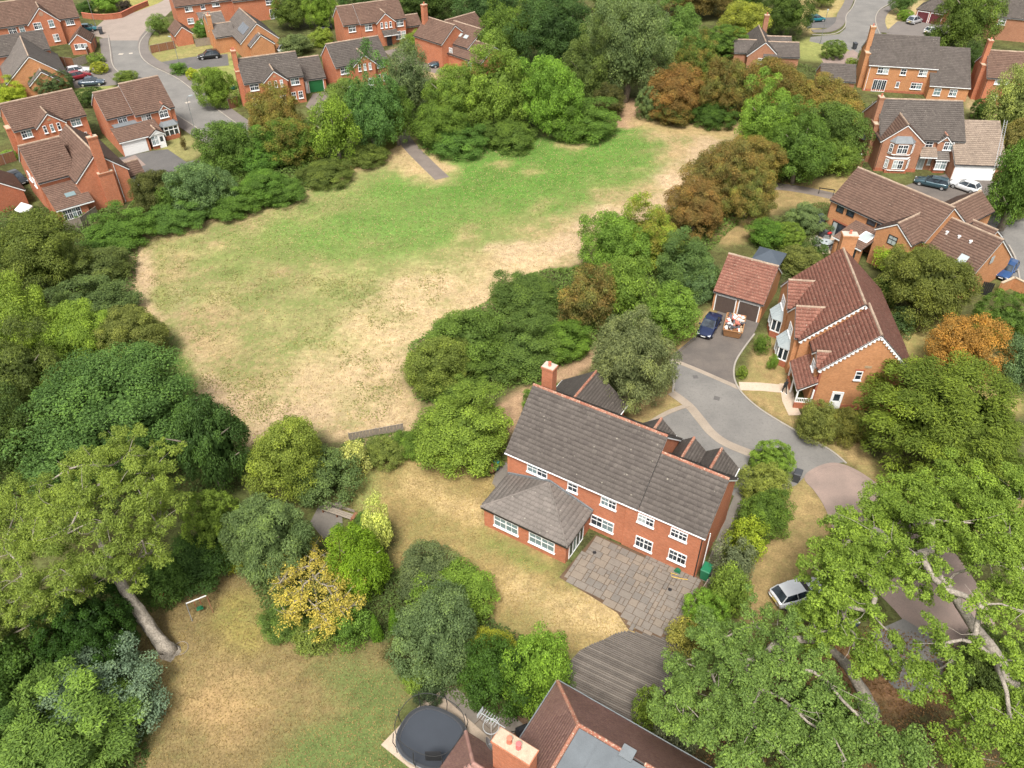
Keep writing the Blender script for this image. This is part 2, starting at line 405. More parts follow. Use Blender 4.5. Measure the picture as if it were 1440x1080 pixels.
REG = [  # (pixel polygon, colour, tuft share, feather m, ragged m)
 (FIELD, STRAW, .7, .5, .8),
 ([(262,345),(420,375),(640,345),(780,310),(740,350),(660,400),(570,470),(520,540),(430,530),(340,480),(280,410)], (.245,.235,.095), .9, 7, 7),
 ([(250,345),(330,322),(450,275),(560,238),(640,216),(760,188),(860,172),(905,180),(938,210),(930,245),(895,268),(830,286),(770,318),(700,340),(600,362),(500,385),(420,392),(330,395),(270,375)], (.19,.225,.07), .9, 6, 6),
 ([(480,285),(560,245),(640,216),(760,188),(860,174),(905,184),(932,212),(918,240),(860,262),(800,285),(720,312),(620,338),(520,352),(430,345),(420,315)], GREEN, .5, 5, 6),
 ([(600,228),(640,216),(760,190),(860,176),(900,190),(920,215),(880,250),(780,275),(660,290),(590,260)], (.100,.195,.036), .3, 4, 5),
 ([(1030,178),(985,190),(945,230),(900,278),(840,300),(760,335),(680,362),(700,378),(810,365),(860,340),(930,296),(975,256),(1010,222)], PALE, .1, 2.5, 4),
 ([(560,400),(640,380),(700,372),(740,380),(680,420),(620,455),(580,480),(560,530),(580,590),(500,612),(430,590),(420,540),(480,480)], (.42,.31,.18), .35, 5, 5),
 ([(188,340),(215,350),(225,400),(250,450),(270,500),(320,555),(400,580),(480,600),(440,606),(345,628),(325,590),(275,548),(250,500),(200,425)], PALE, .15, 2, 2),
 ([(215,345),(232,350),(235,420),(252,470),(275,540),(258,545),(240,500),(225,440)], GREENISH, .6, 1, 1.2),
 ([(232,470),(250,470),(262,505),(272,535),(262,540),(245,515)], DKGREEN, .3, .6, .8),
 ([(548,200),(575,196),(612,215),(636,245),(622,258),(590,248),(555,228)], (.40,.29,.155), .3, 1.8, 3),
 ([(785,201),(815,205),(822,214),(802,210)], (.34,.27,.13), .4, 1.2, 3), ([(692,229),(708,228),(712,234),(697,234)], (.30,.26,.11), .4, 1.2, 2.5), ([(740,239),(752,238),(756,242),(744,243)], (.30,.26,.11), .4, 1.2, 2.5),
 ([(852,172),(872,150),(884,138),(896,148),(912,170),(880,180)], DIRT, 0, .5, .8),
 ([(905,165),(1040,170),(1030,195),(985,190),(930,190)], (.37,.27,.13), .4, 2, 3),
 # grass ride and asphalt path between the hedges at the right
 ([(1005,330),(1040,295),(1075,268),(1110,255),(1165,250),(1185,240),(1215,232),(1190,280),(1160,290),(1110,292),(1070,312),(1045,340),(1010,345)], VERGE, .25, 1, 1.5),
 # dirt path behind the house
 ([(676,600),(705,565),(740,540),(790,515),(840,488),(860,470),(875,480),(850,505),(800,535),(750,560),(725,600),(700,622)], DIRT, .12, .6, .8),
 # back garden of the main house
 ([(478,708),(500,665),(545,640),(600,640),(660,655),(700,660),(720,650),(790,760),(805,815),(870,860),(905,890),(880,905),(800,925),(700,880),(640,830),(560,800),(555,760),(520,720)], LAWN, .35, .6, .8),
 ([(580,665),(620,690),(690,720),(700,745),(640,720),(570,690)], (.40,.29,.14), .1, 1.2, 1.5), ([(720,800),(800,830),(880,880),(870,895),(780,870),(700,840)], (.41,.30,.15), .15, 1.5, 1.5),
 ([(682,745),(760,785),(800,800),(805,820),(740,800),(690,770)], (.13,.17,.04), .4, .7, .8), ([(500,690),(520,665),(530,690),(505,715)], GREENISH, .4, .8, .8),
 # front-left garden
 ([(190,895),(205,850),(240,822),(300,803),(345,815),(375,860),(400,890),(470,905),(545,905),(590,935),(600,975),(560,1010),(590,1090),(180,1110),(205,1040),(212,980),(195,930)], BROWN, .25, .5, .6),
 ([(480,930),(560,915),(590,950),(560,1000),(560,1060),(600,1100),(380,1110),(410,1040),(460,1000)], (.098,.130,.040), .4, 2, 2.5), ([(330,850),(370,880),(350,910),(310,880)], (.23,.19,.06), .3, 1.5, 2),
 ([(255,950),(340,960),(360,1000),(300,1040),(240,1010)], (.31,.21,.10), .1, 2, 2.5),
 # verge by the pink drive, lawns of the right-hand house
 ([(1050,820),(1075,760),(1110,700),(1130,668),(1150,690),(1172,735),(1172,765),(1110,850),(1040,910)], VERGE, .3, .5, .6),
 ([(1040,548),(1062,490),(1085,468),(1110,520),(1110,565),(1140,600),(1210,620),(1270,680),(1440,660),(1440,720),(1330,760),(1262,705),(1190,652),(1120,605),(1065,575)], VERGE, .35, .5, .6),
 ([(905,560),(940,545),(965,570),(935,590),(905,600)], VERGE, .3, .5, .6), ([(885,570),(945,555),(975,568),(930,600),(890,600)], VERGE, .3, .5, .6),
 ([(935,490),(990,440),(1005,440),(955,500)], VERGE, .2, .4, .5),
 ([(1240,440),(1300,450),(1440,470),(1440,580),(1280,560),(1270,500)], (.26,.20,.08), .4, 1, 1.2),
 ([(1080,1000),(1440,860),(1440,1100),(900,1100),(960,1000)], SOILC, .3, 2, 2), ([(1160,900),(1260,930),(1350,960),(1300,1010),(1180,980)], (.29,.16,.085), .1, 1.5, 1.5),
 # gardens and verges of the far left close
 ([(205,60),(240,45),(330,60),(330,80),(280,92),(225,90),(208,78)], (.24,.21,.085), .5, 1, 1), ([(130,0),(200,-20),(240,-10),(205,20),(150,25)], (.28,.25,.08), .4, 1, 1),
 ([(255,95),(330,85),(335,150),(290,135),(262,112)], GREENISH, .4, .8, .8), ([(225,205),(255,190),(292,205),(270,225),(240,222)], (.22,.20,.08), .4, .7, .7),
 ([(105,125),(150,118),(155,130),(110,140)], GREENISH, .3, .5, .5),
 # far right close
 ([(1125,60),(1190,50),(1200,90),(1150,88),(1120,80)], GREENISH, .5, 1, 1), ([(1115,-20),(1190,-20),(1175,25),(1130,50),(1120,20)], (.32,.25,.11), .3, 1, 1), ([(1240,20),(1300,0),(1290,30),(1255,45)], (.34,.26,.13), .3, 1, 1),
 ([(1345,90),(1390,90),(1400,160),(1355,150)], (.30,.22,.12), .3, 1, 1), ([(560,60),(640,75),(640,110),(560,100)], (.34,.24,.14), .2, 1, 1),
]
def build_ground():
    xs = np.concatenate([[-6000,-2000,-800,-350,-200], np.arange(-132,132.1,.8), [200,350,800,2000,6000]])
    ys = np.concatenate([[-3000,-600,-150,-30], np.arange(6,226,.8), [260,330,500,900,2000,7000]])
    X, Y = np.meshgrid(xs, ys); x = X.ravel(); y = Y.ravel()
    n0 = fbm(x, y, 9); n1 = fbm(x, y, 3.2, 3); n2 = fbm(x, y, 14, 7)
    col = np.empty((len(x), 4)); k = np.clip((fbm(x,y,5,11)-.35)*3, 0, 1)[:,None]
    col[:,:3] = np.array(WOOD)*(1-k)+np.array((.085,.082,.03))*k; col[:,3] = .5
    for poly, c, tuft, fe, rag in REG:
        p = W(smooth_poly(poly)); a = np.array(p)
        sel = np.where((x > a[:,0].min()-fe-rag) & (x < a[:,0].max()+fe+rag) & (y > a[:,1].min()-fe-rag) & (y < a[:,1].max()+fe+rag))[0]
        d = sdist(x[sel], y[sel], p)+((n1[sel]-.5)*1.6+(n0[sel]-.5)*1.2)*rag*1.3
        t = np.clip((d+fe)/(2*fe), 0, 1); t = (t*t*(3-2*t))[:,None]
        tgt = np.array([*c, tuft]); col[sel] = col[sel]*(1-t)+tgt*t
    col[:,:3] *= (.86+.28*n2)[:,None]
    nx, ny = len(xs), len(ys); i = np.arange((ny-1)*(nx-1)); r = i//(nx-1); c = i % (nx-1); b = r*nx+c
    z = np.zeros_like(x)
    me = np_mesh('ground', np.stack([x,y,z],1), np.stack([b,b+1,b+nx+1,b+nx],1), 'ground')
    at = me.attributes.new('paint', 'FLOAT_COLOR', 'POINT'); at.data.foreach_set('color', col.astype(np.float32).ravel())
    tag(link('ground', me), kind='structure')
build_ground()

def sheet(name, pix, z, m, smooth=False, world=False):
    p = pix if world else W(smooth_poly(pix) if smooth else pix)
    p = ccw(p); me = bpy.data.meshes.new(name); me.from_pydata([(a,b,z) for a,b in p], [], [tuple(range(len(p)))]); me.materials.append(M(m))
    return tag(link(name, me), kind='structure')
def raised(name, pix, z0, z1, m, smooth=False, world=False):
    p = ccw(pix if world else W(smooth_poly(pix) if smooth else pix))
    return tag(MB().prism(p, z0, z1).build(name, m), kind='structure')
def strip(name, pix, wd, z0, z1, m, smooth=True, world=False, structure=True):
    p = pix if world else W(pix)
    if smooth: p = smooth_poly(p, False, 5)
    mb = MB(); L = []; Rr = []
    for i, a in enumerate(p):
        b0 = p[max(i-1,0)]; b1 = p[min(i+1,len(p)-1)]
        d = Vector((b1[0]-b0[0], b1[1]-b0[1])).normalized(); n = Vector((-d.y, d.x))*wd/2
        L.append((a[0]+n.x, a[1]+n.y)); Rr.append((a[0]-n.x, a[1]-n.y))
    for i in range(len(p)-1):
        q = [Rr[i], Rr[i+1], L[i+1], L[i]]
        if structure and z1-z0 < .02: mb.add([(a,b,z1) for a,b in q], [(0,1,2,3)])
        else: mb.prism(q, z0, z1)
    o = mb.build(name, m)
    return tag(o, kind='structure') if structure else o

# left close: road, turning area, footways
rl = [(148,28),(152,50),(155,70),(158,90),(168,103),(192,119),(222,142),(250,163),(297,193),(345,225)]      # near kerb
rr = [(365,195),(327,170),(287,140),(250,111),(212,92),(198,78),(197,60),(209,44),(222,36)]                 # far kerb
sheet('road', rl+rr, .008, 'asphalt')
sheet('turning_area', [(118,48),(135,38),(150,25),(190,17),(222,5),(245,-8),(262,-2),(240,16),(222,33),(209,44),(196,57),(155,57),(140,52)], .016, 'setts_dull')
strip('kerb', rl[1:], .2, 0, .12, 'kerb_stone'); strip('kerb', rr[:-1], .2, 0, .12, 'kerb_stone')
strip('footway', [(x-5,y+4.2) for x,y in rl[1:]], 2.0, 0, .10, 'pavement'); strip('footway', [(x+5.5,y-4.0) for x,y in rr[:-1]], 2.1, 0, .10, 'pavement')
sheet('road', [(222,33),(240,16),(262,-2),(275,-20),(230,-25),(245,-8)], .012, 'asphalt')
sheet('driveway', [(92,92),(125,93),(160,106),(172,118),(150,121),(105,124),(100,108)], .014, 'pavement')
sheet('driveway', [(166,222),(215,212),(236,210),(262,228),(285,223),(288,232),(235,258),(215,250),(192,240),(175,230)], .014, 'asphalt_dark')
sheet('driveway_apron', [(170,226),(190,218),(205,232),(187,238)], .022, 'setts_pink')
sheet('driveway', [(222,88),(270,80),(320,76),(322,92),(275,97),(240,95)], .014, 'asphalt_dark')
sheet('driveway', [(430,150),(440,132),(475,126),(500,150),(450,165)], .014, 'path_tar')
sheet('driveway', [(540,72),(590,60),(640,85),(620,105),(560,90)], .014, 'path_tar')
# tarmac path into the field
strip('footpath', [(553,172),(575,204),(598,228),(622,251)], 2.3, 0, .008, 'path_tar')
# right close
sheet('road', [(1209,-30),(1200,8),(1190,22),(1189,40),(1180,48),(1160,50),(1140,52),(1138,58),(1165,64),(1190,68),(1205,78),(1225,78),(1240,48),(1232,32),(1236,16),(1256,0),(1262,-30)], .008, 'asphalt')
strip('kerb', [(1209,-20),(1200,8),(1190,22),(1188,38),(1172,48),(1142,49)], .2, 0, .12, 'kerb_stone'); strip('kerb', [(1262,-25),(1256,0),(1236,15),(1231,30),(1237,48)], .2, 0, .12, 'kerb_stone')
strip('footway', [(1200,-20),(1193,4),(1184,20),(1180,34),(1165,43),(1142,44)], 2, 0, .10, 'pavement'); strip('footway', [(1272,-25),(1264,2),(1244,16),(1238,30),(1243,46)], 2, 0, .10, 'pavement')
sheet('driveway', [(1133,26),(1178,24),(1176,39),(1135,40)], .014, 'asphalt_dark'); sheet('driveway', [(1245,45),(1262,30),(1300,30),(1335,36),(1330,55),(1250,52)], .014, 'pavement')
sheet('driveway', [(1155,83),(1200,70),(1212,78),(1205,92),(1160,92)], .014, 'setts_pink')
sheet('driveway', [(1270,262),(1300,252),(1350,240),(1412,252),(1425,285),(1370,290),(1300,290)], .014, 'setts_dark')
sheet('road', [(1340,282),(1425,285),(1470,275),(1470,420),(1425,400),(1412,365),(1385,330),(1345,300)], .010, 'asphalt')
strip('kerb', [(1366,287),(1395,290),(1440,296)], .3, 0, .03, 'setts_pale'); strip('kerb', [(1418,345),(1428,365),(1434,395)], .2, 0, .12, 'kerb_stone')
strip('footpath', [(1088,262),(1110,264),(1140,269),(1172,276)], 2.2, 0, .008, 'path_tar')
# central drive
sheet('driveway', [(942,505),(962,490),(985,470),(1000,446),(1012,436),(1068,452),(1060,470),(1046,490),(1034,510),(1032,530),(1039,547)], .012, 'setts_dark')
sheet('road', [(942,505),(1039,547),(1052,562),(1075,580),(1120,607),(1165,632),(1188,650),(1172,652),(1152,658),(1133,669),(1120,682),(1100,690),(1040,700),(930,660),(880,620),(905,598),(935,582),(968,570),(950,552),(944,530)], .008, 'asphalt')
strip('paving_band', [(941,504),(985,522),(1040,546)], .55, 0, .020, 'setts_pale', smooth=False)
strip('paving_band', [(944,552),(968,570),(985,590),(1000,608),(1022,624),(1062,640)], .95, 0, .022, 'setts_pale')
strip('kerb', [(944,506),(948,530),(946,552)], .2, 0, .08, 'kerb_stone'); strip('kerb', [(968,570),(940,580),(912,596)], .5, 0, .06, 'setts_pale')
strip('kerb', [(1061,470),(1046,490),(1034,510),(1032,530),(1039,547),(1052,562),(1075,580),(1120,607),(1165,632),(1190,652)], .18, 0, .10, 'kerb_stone')
strip('kerb', [(942,503),(962,488),(985,468)], .22, 0, .10, 'setts_dark')
strip('footpath', [(1040,543),(1070,544),(1103,547)], 1.3, 0, .03, 'slab_pale', smooth=False); strip('footpath', [(1105,540),(1109,565),(1118,584)], 1.25, 0, .034, 'slab_pale', smooth=False)
PINK = [(1133,671),(1152,658),(1175,652),(1200,660),(1228,678),(1262,705),(1300,735),(1360,800),(1400,880),(1380,930),(1320,930),(1260,860),(1200,800),(1172,765),(1173,742),(1162,712),(1148,690)]
sheet('driveway', PINK, .016, 'setts_pink', smooth=True)
strip('paving_band', [(1172,770),(1173,742),(1162,712),(1148,690),(1134,672),(1152,658),(1175,653),(1200,661),(1228,679),(1262,706)], .4, 0, .03, 'setts_pink')
sheet('driveway', [(1225,890),(1270,870),(1320,900),(1330,960),(1280,990),(1240,950)], .020, 'asphalt')

# paved terrace of the main house: single slabs
def flags(name, pix, ang, u, mats, seed, z=.05, parent_mat='soil', smooth=False):
    rs = random.Random(seed); poly = ccw(W(smooth_poly(pix) if smooth else pix)); pa = np.array(poly); c = pa.mean(0)
    root = sheet(name, poly, .022, parent_mat, world=True)
    ca, sa = math.cos(ang), math.sin(ang); cache = {}
    def shape(w_, h_, m_):
        k = (w_, h_, m_)
        if k not in cache:
            mb = MB(); a, b = w_*u/2-.02, h_*u/2-.02; e = .015
            mb.add([(-a,-b,0),(a,-b,0),(a,b,0),(-a,b,0),(-a,-b,.04),(a,-b,.04),(a,b,.04),(-a,b,.04),(-a+e,-b+e,.05),(a-e,-b+e,.05),(a-e,b-e,.05),(-a+e,b-e,.05)],
                [(0,1,5,4),(1,2,6,5),(2,3,7,6),(3,0,4,7),(4,5,9,8),(5,6,10,9),(6,7,11,10),(7,4,8,11),(8,9,10,11)])
            cache[k] = mb.mesh('slab', m_)
        return cache[k]
    N = 30; used = set()
    for j in range(-N, N):
        for i in range(-N, N):
            if (i, j) in used: continue
            opts = [(2,2),(2,1),(1,2),(1,1),(2,2),(3,2)]; rs.shuffle(opts)
            for w_, h_ in opts+[(1,1)]:
                cells = [(i+a, j+b) for a in range(w_) for b in range(h_)]
                if any(q in used for q in cells): continue
                lx, ly = (i+w_/2)*u, (j+h_/2)*u
                wx, wy = c[0]+lx*ca-ly*sa, c[1]+lx*sa+ly*ca
                cor = np.array([(lx+sx*w_*u/2.3, ly+sy*h_*u/2.3) for sx in (-1,1) for sy in (-1,1)])
                X = c[0]+cor[:,0]*ca-cor[:,1]*sa; Y = c[1]+cor[:,0]*sa+cor[:,1]*ca
                if sdist(X, Y, poly).min() < 0: continue
                used.update(cells)
                link('paving_slab', shape(w_, h_, rs.choice(mats)), root, loc=(wx, wy, .022+rs.uniform(-.006,.006)), rot=(rs.uniform(-.01,.01), rs.uniform(-.01,.01), ang))
                break
    return root
_a = G(785,812); _b = G(905,880)
PANG = math.atan2(G(992,759,4.7).y-G(710,637,4.7).y, G(992,759,4.7).x-G(710,637,4.7).x)
flags('patio', [(838,752),(786,812),(830,838),(868,862),(884,886),(930,900),(958,880),(990,822),(985,812)], PANG, .34, ['slab_a','slab_a','slab_b','slab_c'], 3)
flags('patio', [(1142,322),(1165,322),(1185,338),(1172,356),(1150,358),(1138,340)], PANG, .5, ['slab_pale'], 5, parent_mat='slab_pale')
flags('patio', [(598,985),(628,962),(690,985),(745,1010),(735,1040),(690,1060),(640,1050)], PANG-.2, .6, ['slab_a','slab_c'], 6)
raised('trampoline_base', [(536,1048),(612,970),(690,1040),(640,1110),(600,1100)], .0, .09, 'slab_pale')
sheet('side_path', [(700,655),(712,650),(722,668),(700,690),(692,680)], .02, 'slab_b')
sheet('side_path', [(985,815),(1035,690),(1052,700),(1035,745),(1000,822)], .02, 'slab_b')
sheet('patio', [(448,712),(480,705),(482,740),(455,758),(436,735)], .02, 'slab_b')
# timber deck: board by board
def decking():
    poly = ccw(W(smooth_poly([(880,888),(850,900),(815,916),(795,945),(800,968),(850,998),(895,1022),(925,1000),(960,900),(930,898)], n=2)))
    root = sheet('timber_deck', poly, .02, 'soil', world=True)
    p0 = Vector(G(815,935)[:2]); p1 = Vector(G(900,975)[:2]); d = (p1-p0).normalized(); n = Vector((-d.y, d.x)); rs = random.Random(2)
    P = [(Vector(q)-p0) for q in poly]; lo = min(q.dot(n) for q in P); hi = max(q.dot(n) for q in P); s = lo+.08
    while s < hi:
        xs = []
        for i in range(len(P)):
            a, b = P[i], P[(i+1) % len(P)]; sa, sb = a.dot(n)-s, b.dot(n)-s
            if sa*sb < 0: t = sa/(sa-sb); xs.append(a.dot(d)+(b.dot(d)-a.dot(d))*t)
        if len(xs) >= 2:
            a, b = min(xs), max(xs); c = p0+d*(a+b)/2+n*s
            if b-a > .5: MB().box(-(b-a)/2, (b-a)/2, -.062, .062, 0, .035).build('deck_board', rs.choice(['deck','deck','deck_b','deck_c']), root, loc=(c.x, c.y, .1+rs.uniform(-.006,.006)), rot=(rs.uniform(-.03,.03), 0, math.atan2(d.y, d.x)))
        s += .165
decking()

for i,(px,py,w_,l_) in enumerate(((170,76,.9,.7),(184,75,.7,.7),(264,144,.9,.6),(1008,560,.6,.6),(978,530,.5,.5))):
    o = MB().box(-w_/2,w_/2,-l_/2,l_/2,0,.012).build('manhole_cover',['concrete','concrete','concrete','asphalt_dark','asphalt_dark'][i],loc=G(px,py,.012),rot=(0,0,.4*i))
    tag(o,['pale manhole patch on the left close road by the turning area','second pale manhole patch beside the first in the left close','pale manhole patch on the road bend below the lamp','dark square manhole cover where the central drive widens','dark square drain cover near the paving band'][i],'manhole cover')
# ============================================================ house kit
def tile_rows(P, tw, th, rs, lift=.0):
    """overlapping tiles on a convex roof polygon P (first edge is the eave); returns verts, quads, rnd"""
    P = [np.array(p, float) for p in P]; U = P[1]-P[0]; U /= np.linalg.norm(U)
    N = np.cross(P[1]-P[0], P[-1]-P[0]); N /= np.linalg.norm(N); V = np.cross(N, U)
    uv = [((p-P[0])@U, (p-P[0])@V) for p in P]; vmax = max(b for a, b in uv); nr = max(1, int(round(vmax/th))); th = vmax/nr
    vs = []; qs = []; rn = []
    for k in range(nr):
        vm = (k+.5)*th; us = []
        for i in range(len(uv)):
            (a0,b0), (a1,b1) = uv[i], uv[(i+1) % len(uv)]
            if (b0-vm)*(b1-vm) < 0: us.append(a0+(a1-a0)*(vm-b0)/(b1-b0))
        if len(us) < 2: continue
        u0, u1 = min(us), max(us)
        if u1-u0 < .05: continue
        off = (k % 2)*tw/2; ed = np.arange(math.floor((u0-off)/tw)*tw+off, u1+tw, tw); ed = np.clip(ed, u0, u1); ed = np.unique(ed)
        gp = min(.010, tw*.018); a = ed[:-1]+gp; b = ed[1:]-gp; ok = b-a > .03; a = a[ok]; b = b[ok]; n = len(a)
        if n == 0: continue
        hg = min(.10, th*(.22 if th > .28 else .12)); lo = hg+rs.uniform(-.10,.14,n)*hg+lift; v0 = k*th-.01+rs.uniform(-.012,.012,n); v1 = (k+1)*th+.03; up = .012+lift
        def pt(u, v, z): return P[0]+np.outer(u, U)+np.outer(v, V)+np.outer(z, N)
        blk = np.stack([pt(a,v0,lo), pt(b,v0,lo+rs.uniform(-.004,.004,n)), pt(b,np.full(n,v1),np.full(n,up)), pt(a,np.full(n,v1),np.full(n,up)), pt(a,v0,lo-.022), pt(b,v0,lo-.022)], 1)
        base = sum(len(x) for x in vs); i = base+6*np.arange(n)
        vs.append(blk.reshape(-1,3)); qs.append(np.stack([i,i+1,i+2,i+3],1)); qs.append(np.stack([i+4,i+5,i+1,i],1)); rn.append(np.repeat(np.clip(rs.normal(.5,.22,n),0,1), 6))
    return np.concatenate(vs), np.concatenate(qs), np.concatenate(rn)

class House:
    def __init__(s, name, label, A, B=None, e=4.75, t=.75, ang=None, W=None, wall='brick_red', roof='tile_brown', ridge=None, gutter='black_paint', barge='white_paint', cat='house', over=.22, verge=.12, group=None, seed=1):
        ze = e-over*t if B is not None else e
        a = G(*A, ze)
        if B is not None:
            b = G(*B, ze); d = (b-a); s.W = d.length-2*verge; ang = math.atan2(d.y, d.x)
        else: ang = R(ang); s.W = W
        s.u = Vector((math.cos(ang), math.sin(ang), 0)); s.v = Vector((-s.u.y, s.u.x, 0)); s.ang = ang
        s.O = Vector((a.x, a.y, 0))+((s.v*over+s.u*verge) if B is not None else Vector((0,0,0)))
        s.e, s.t, s.wm, s.rm, s.rg, s.gm, s.bm = e, t, wall, roof, ridge or roof, gutter, barge
        s.over, s.verge = over, verge
        s.root = empty(name, s.O, ang, label, cat, group); s.rs = np.random.default_rng(seed); s.rnd = random.Random(seed)
        s.tw, s.th = .33, .34
    def _ray(s, px, py):
        d = raydir(px, py); o = Vector((0,0,CAMH))-s.O
        return Vector((o.dot(s.u), o.dot(s.v), CAMH)), Vector((d.dot(s.u), d.dot(s.v), d.z))
    def at_z(s, px, py, z): o, d = s._ray(px, py); return o+d*((z-o.z)/d.z)
    def at_y(s, px, py, y): o, d = s._ray(px, py); return o+d*((y-o.y)/d.y)
    def at_x(s, px, py, x): o, d = s._ray(px, py); return o+d*((x-o.x)/d.x)
    def on_roof(s, px, py, e=None, t=None, y0=0):
        e = s.e if e is None else e; t = s.t if t is None else t
        o, d = s._ray(px, py); return o+d*((e+t*(o.y-y0)-o.z)/(d.z-t*d.y))
    # --- roofs from planes
    def roof(s, planes, ridges=(), rm=None, tw=None, th=None, rg=None, rw=.13):
        rm = rm or s.rm; mb = MB()
        for P in planes:
            P = [Vector(p) for p in P]; n = (P[1]-P[0]).cross(P[-1]-P[0]).normalized(); k = len(P)
            mb.add(P+[p-n*.09 for p in P], [tuple(range(k)), tuple(range(k, 2*k))[::-1]]+[(i, i+k, (i+1)%k+k, (i+1)%k) for i in range(k)])
        ro = mb.build('roof', 'roof_felt_shade', s.root)  # felt underlay, coloured dark to deepen the shade lines between tile courses
        V, Q, Rn = [], [], []; b = 0
        for P in planes:
            v, q, r = tile_rows(P, tw or s.tw, th or s.th, s.rs); V.append(v); Q.append(q+b); Rn.append(r); b += len(v)
        o = link('roof_tiles', np_mesh('roof_tiles', np.concatenate(V), np.concatenate(Q), rm, np.concatenate(Rn)), ro); o['kind'] = 'stuff'
        if ridges:
            mb = MB(); rv = []
            for p, q in ridges:
                p, q = Vector(p), Vector(q); L = (q-p).length; n = max(1, int(L/.45)); d = (q-p)/n
                for i in range(n):
                    a = p+d*i; c = a+d*.985; up = Vector((0,0,s.rnd.uniform(-.008,.012)))
                    sx = d.normalized().cross(Vector((0,0,1))).normalized()
                    ring = [(-rw,-.05),(-rw*.62,.055),(0,.095),(rw*.62,.055),(rw,-.05)]
                    mb.add([a+sx*x+Vector((0,0,z+.03))+up for x,z in ring]+[c+sx*x+Vector((0,0,z+.03))+up for x,z in ring], [(j,j+1,j+6,j+5) for j in range(4)]+[(4,3,2,1,0),(5,6,7,8,9)])
                    rv += [s.rnd.random()]*10
            me = mb.mesh('ridge_tiles', rg or s.rg); at = me.attributes.new('rnd','FLOAT','POINT'); at.data.foreach_set('value', rv)
            link('ridge_tiles', me, ro)['kind'] = 'stuff'
        return ro
    def gable(s, x0, x1, y0, y1, e=None, t=None, axis='x', z0=0, rm=None, wm=None, barge=True, lo_end=True, hi_end=True, over=None, verge=None, wall=True, fascia=True, gutter=True, rg=None, front_only=False, fm=None):
        """gable-roofed block; ridge along axis. lo_end / hi_end: bargeboards at each gable"""
        e = s.e if e is None else e; t = s.t if t is None else t; over = s.over if over is None else over; verge = s.verge if verge is None else verge
        wm = wm or s.wm; sw = axis == 'y'
        a0, a1, b0, b1 = (x0, x1, y0, y1) if not sw else (y0, y1, x0, x1)
        f = (lambda a, b, z: (a, b, z)) if not sw else (lambda a, b, z: (b, a, z))
        bm = (b0+b1)/2; zr = e+(bm-b0)*t
        def orient(P): return P if not sw else P[::-1]
        if wall:
            pen = [(b0,z0),(b1,z0),(b1,e),(bm,zr),(b0,e)]
            vs = [f(a0,b,z) for b,z in pen]+[f(a1,b,z) for b,z in pen]
            fs = [(0,4,3,2,1),(5,6,7,8,9),(0,5,9,4),(1,2,7,6)]
            if sw: fs = [q[::-1] for q in fs]
            mb = MB(); mb.add(vs, fs); mb.build('wall', wm, s.root, walluv=True)
        li = .07; A0, A1 = a0-verge, a1+verge
        ze = e-over*t+li; zt = zr+li
        lo = [f(A0,b0-over,ze), f(A1,b0-over,ze), f(A1,bm,zt), f(A0,bm,zt)]
        hi = [f(A1,b1+over,ze), f(A0,b1+over,ze), f(A0,bm,zt), f(A1,bm,zt)]
        if sw:                                     # keep normals up and the eave first
            lo = [lo[1], lo[0], lo[3], lo[2]]; hi = [hi[1], hi[0], hi[3], hi[2]]
        ro = s.roof([lo, hi], [(f(A0,bm,zt), f(A1,bm,zt))], rm=rm, rg=rg)
        m = fm or s.bm
        if barge:
            for on, a in ((lo_end, A0+.025), (hi_end, A1-.025)):
                if not on: continue
                for b, zz in ((b0-over, ze), (b1+over, ze)):
                    MB().beam(f(a,b,zz-.14), f(a,bm,zt-.14), .045, .2).build('bargeboard', m, s.root)
        if fascia:
            for b, sg in ((b0-over+.03, -1), (b1+over-.03, 1)):
                MB().beam(f(A0+.06,b,ze-.15), f(A1-.06,b,ze-.15), .03, .16).build('fascia', m, s.root)
        if gutter:
            for b in ((b0-over-.05), (b1+over+.05)):
                MB().tube([f(A0,b,ze-.07), f(A1,b,ze-.07)], .055, 6).build('gutter', s.gm, s.root)
        return zr
    def pitch(s, P, rm=None, wallP=None, trim=True, rid=()):      # single sloping plane (lean-to); P: eave-left, eave-right, top-right, top-left
        ro = s.roof([P], rid, rm=rm)
        if trim:
            a, b = Vector(P[0]), Vector(P[1]); MB().beam(a-Vector((0,0,.12)), b-Vector((0,0,.12)), .05, .16).build('fascia', s.bm, s.root)
        return ro
    def wallbox(s, x0, x1, y0, y1, z0, z1, m=None, name='wall'):
        return MB().box(x0, x1, y0, y1, z0, z1).build(name, m or s.wm, s.root, walluv=True)
    # --- openings. face: 'f' looks to -y at y=p, 'l' looks to -x at x=p, 'r' looks to +x at x=p
    def place(s, face, px, py, p):
        if face == 'f': q = s.at_y(px, py, p); return q, 0
        q = s.at_x(px, py, p); return q, (-math.pi/2 if face == 'l' else math.pi/2)
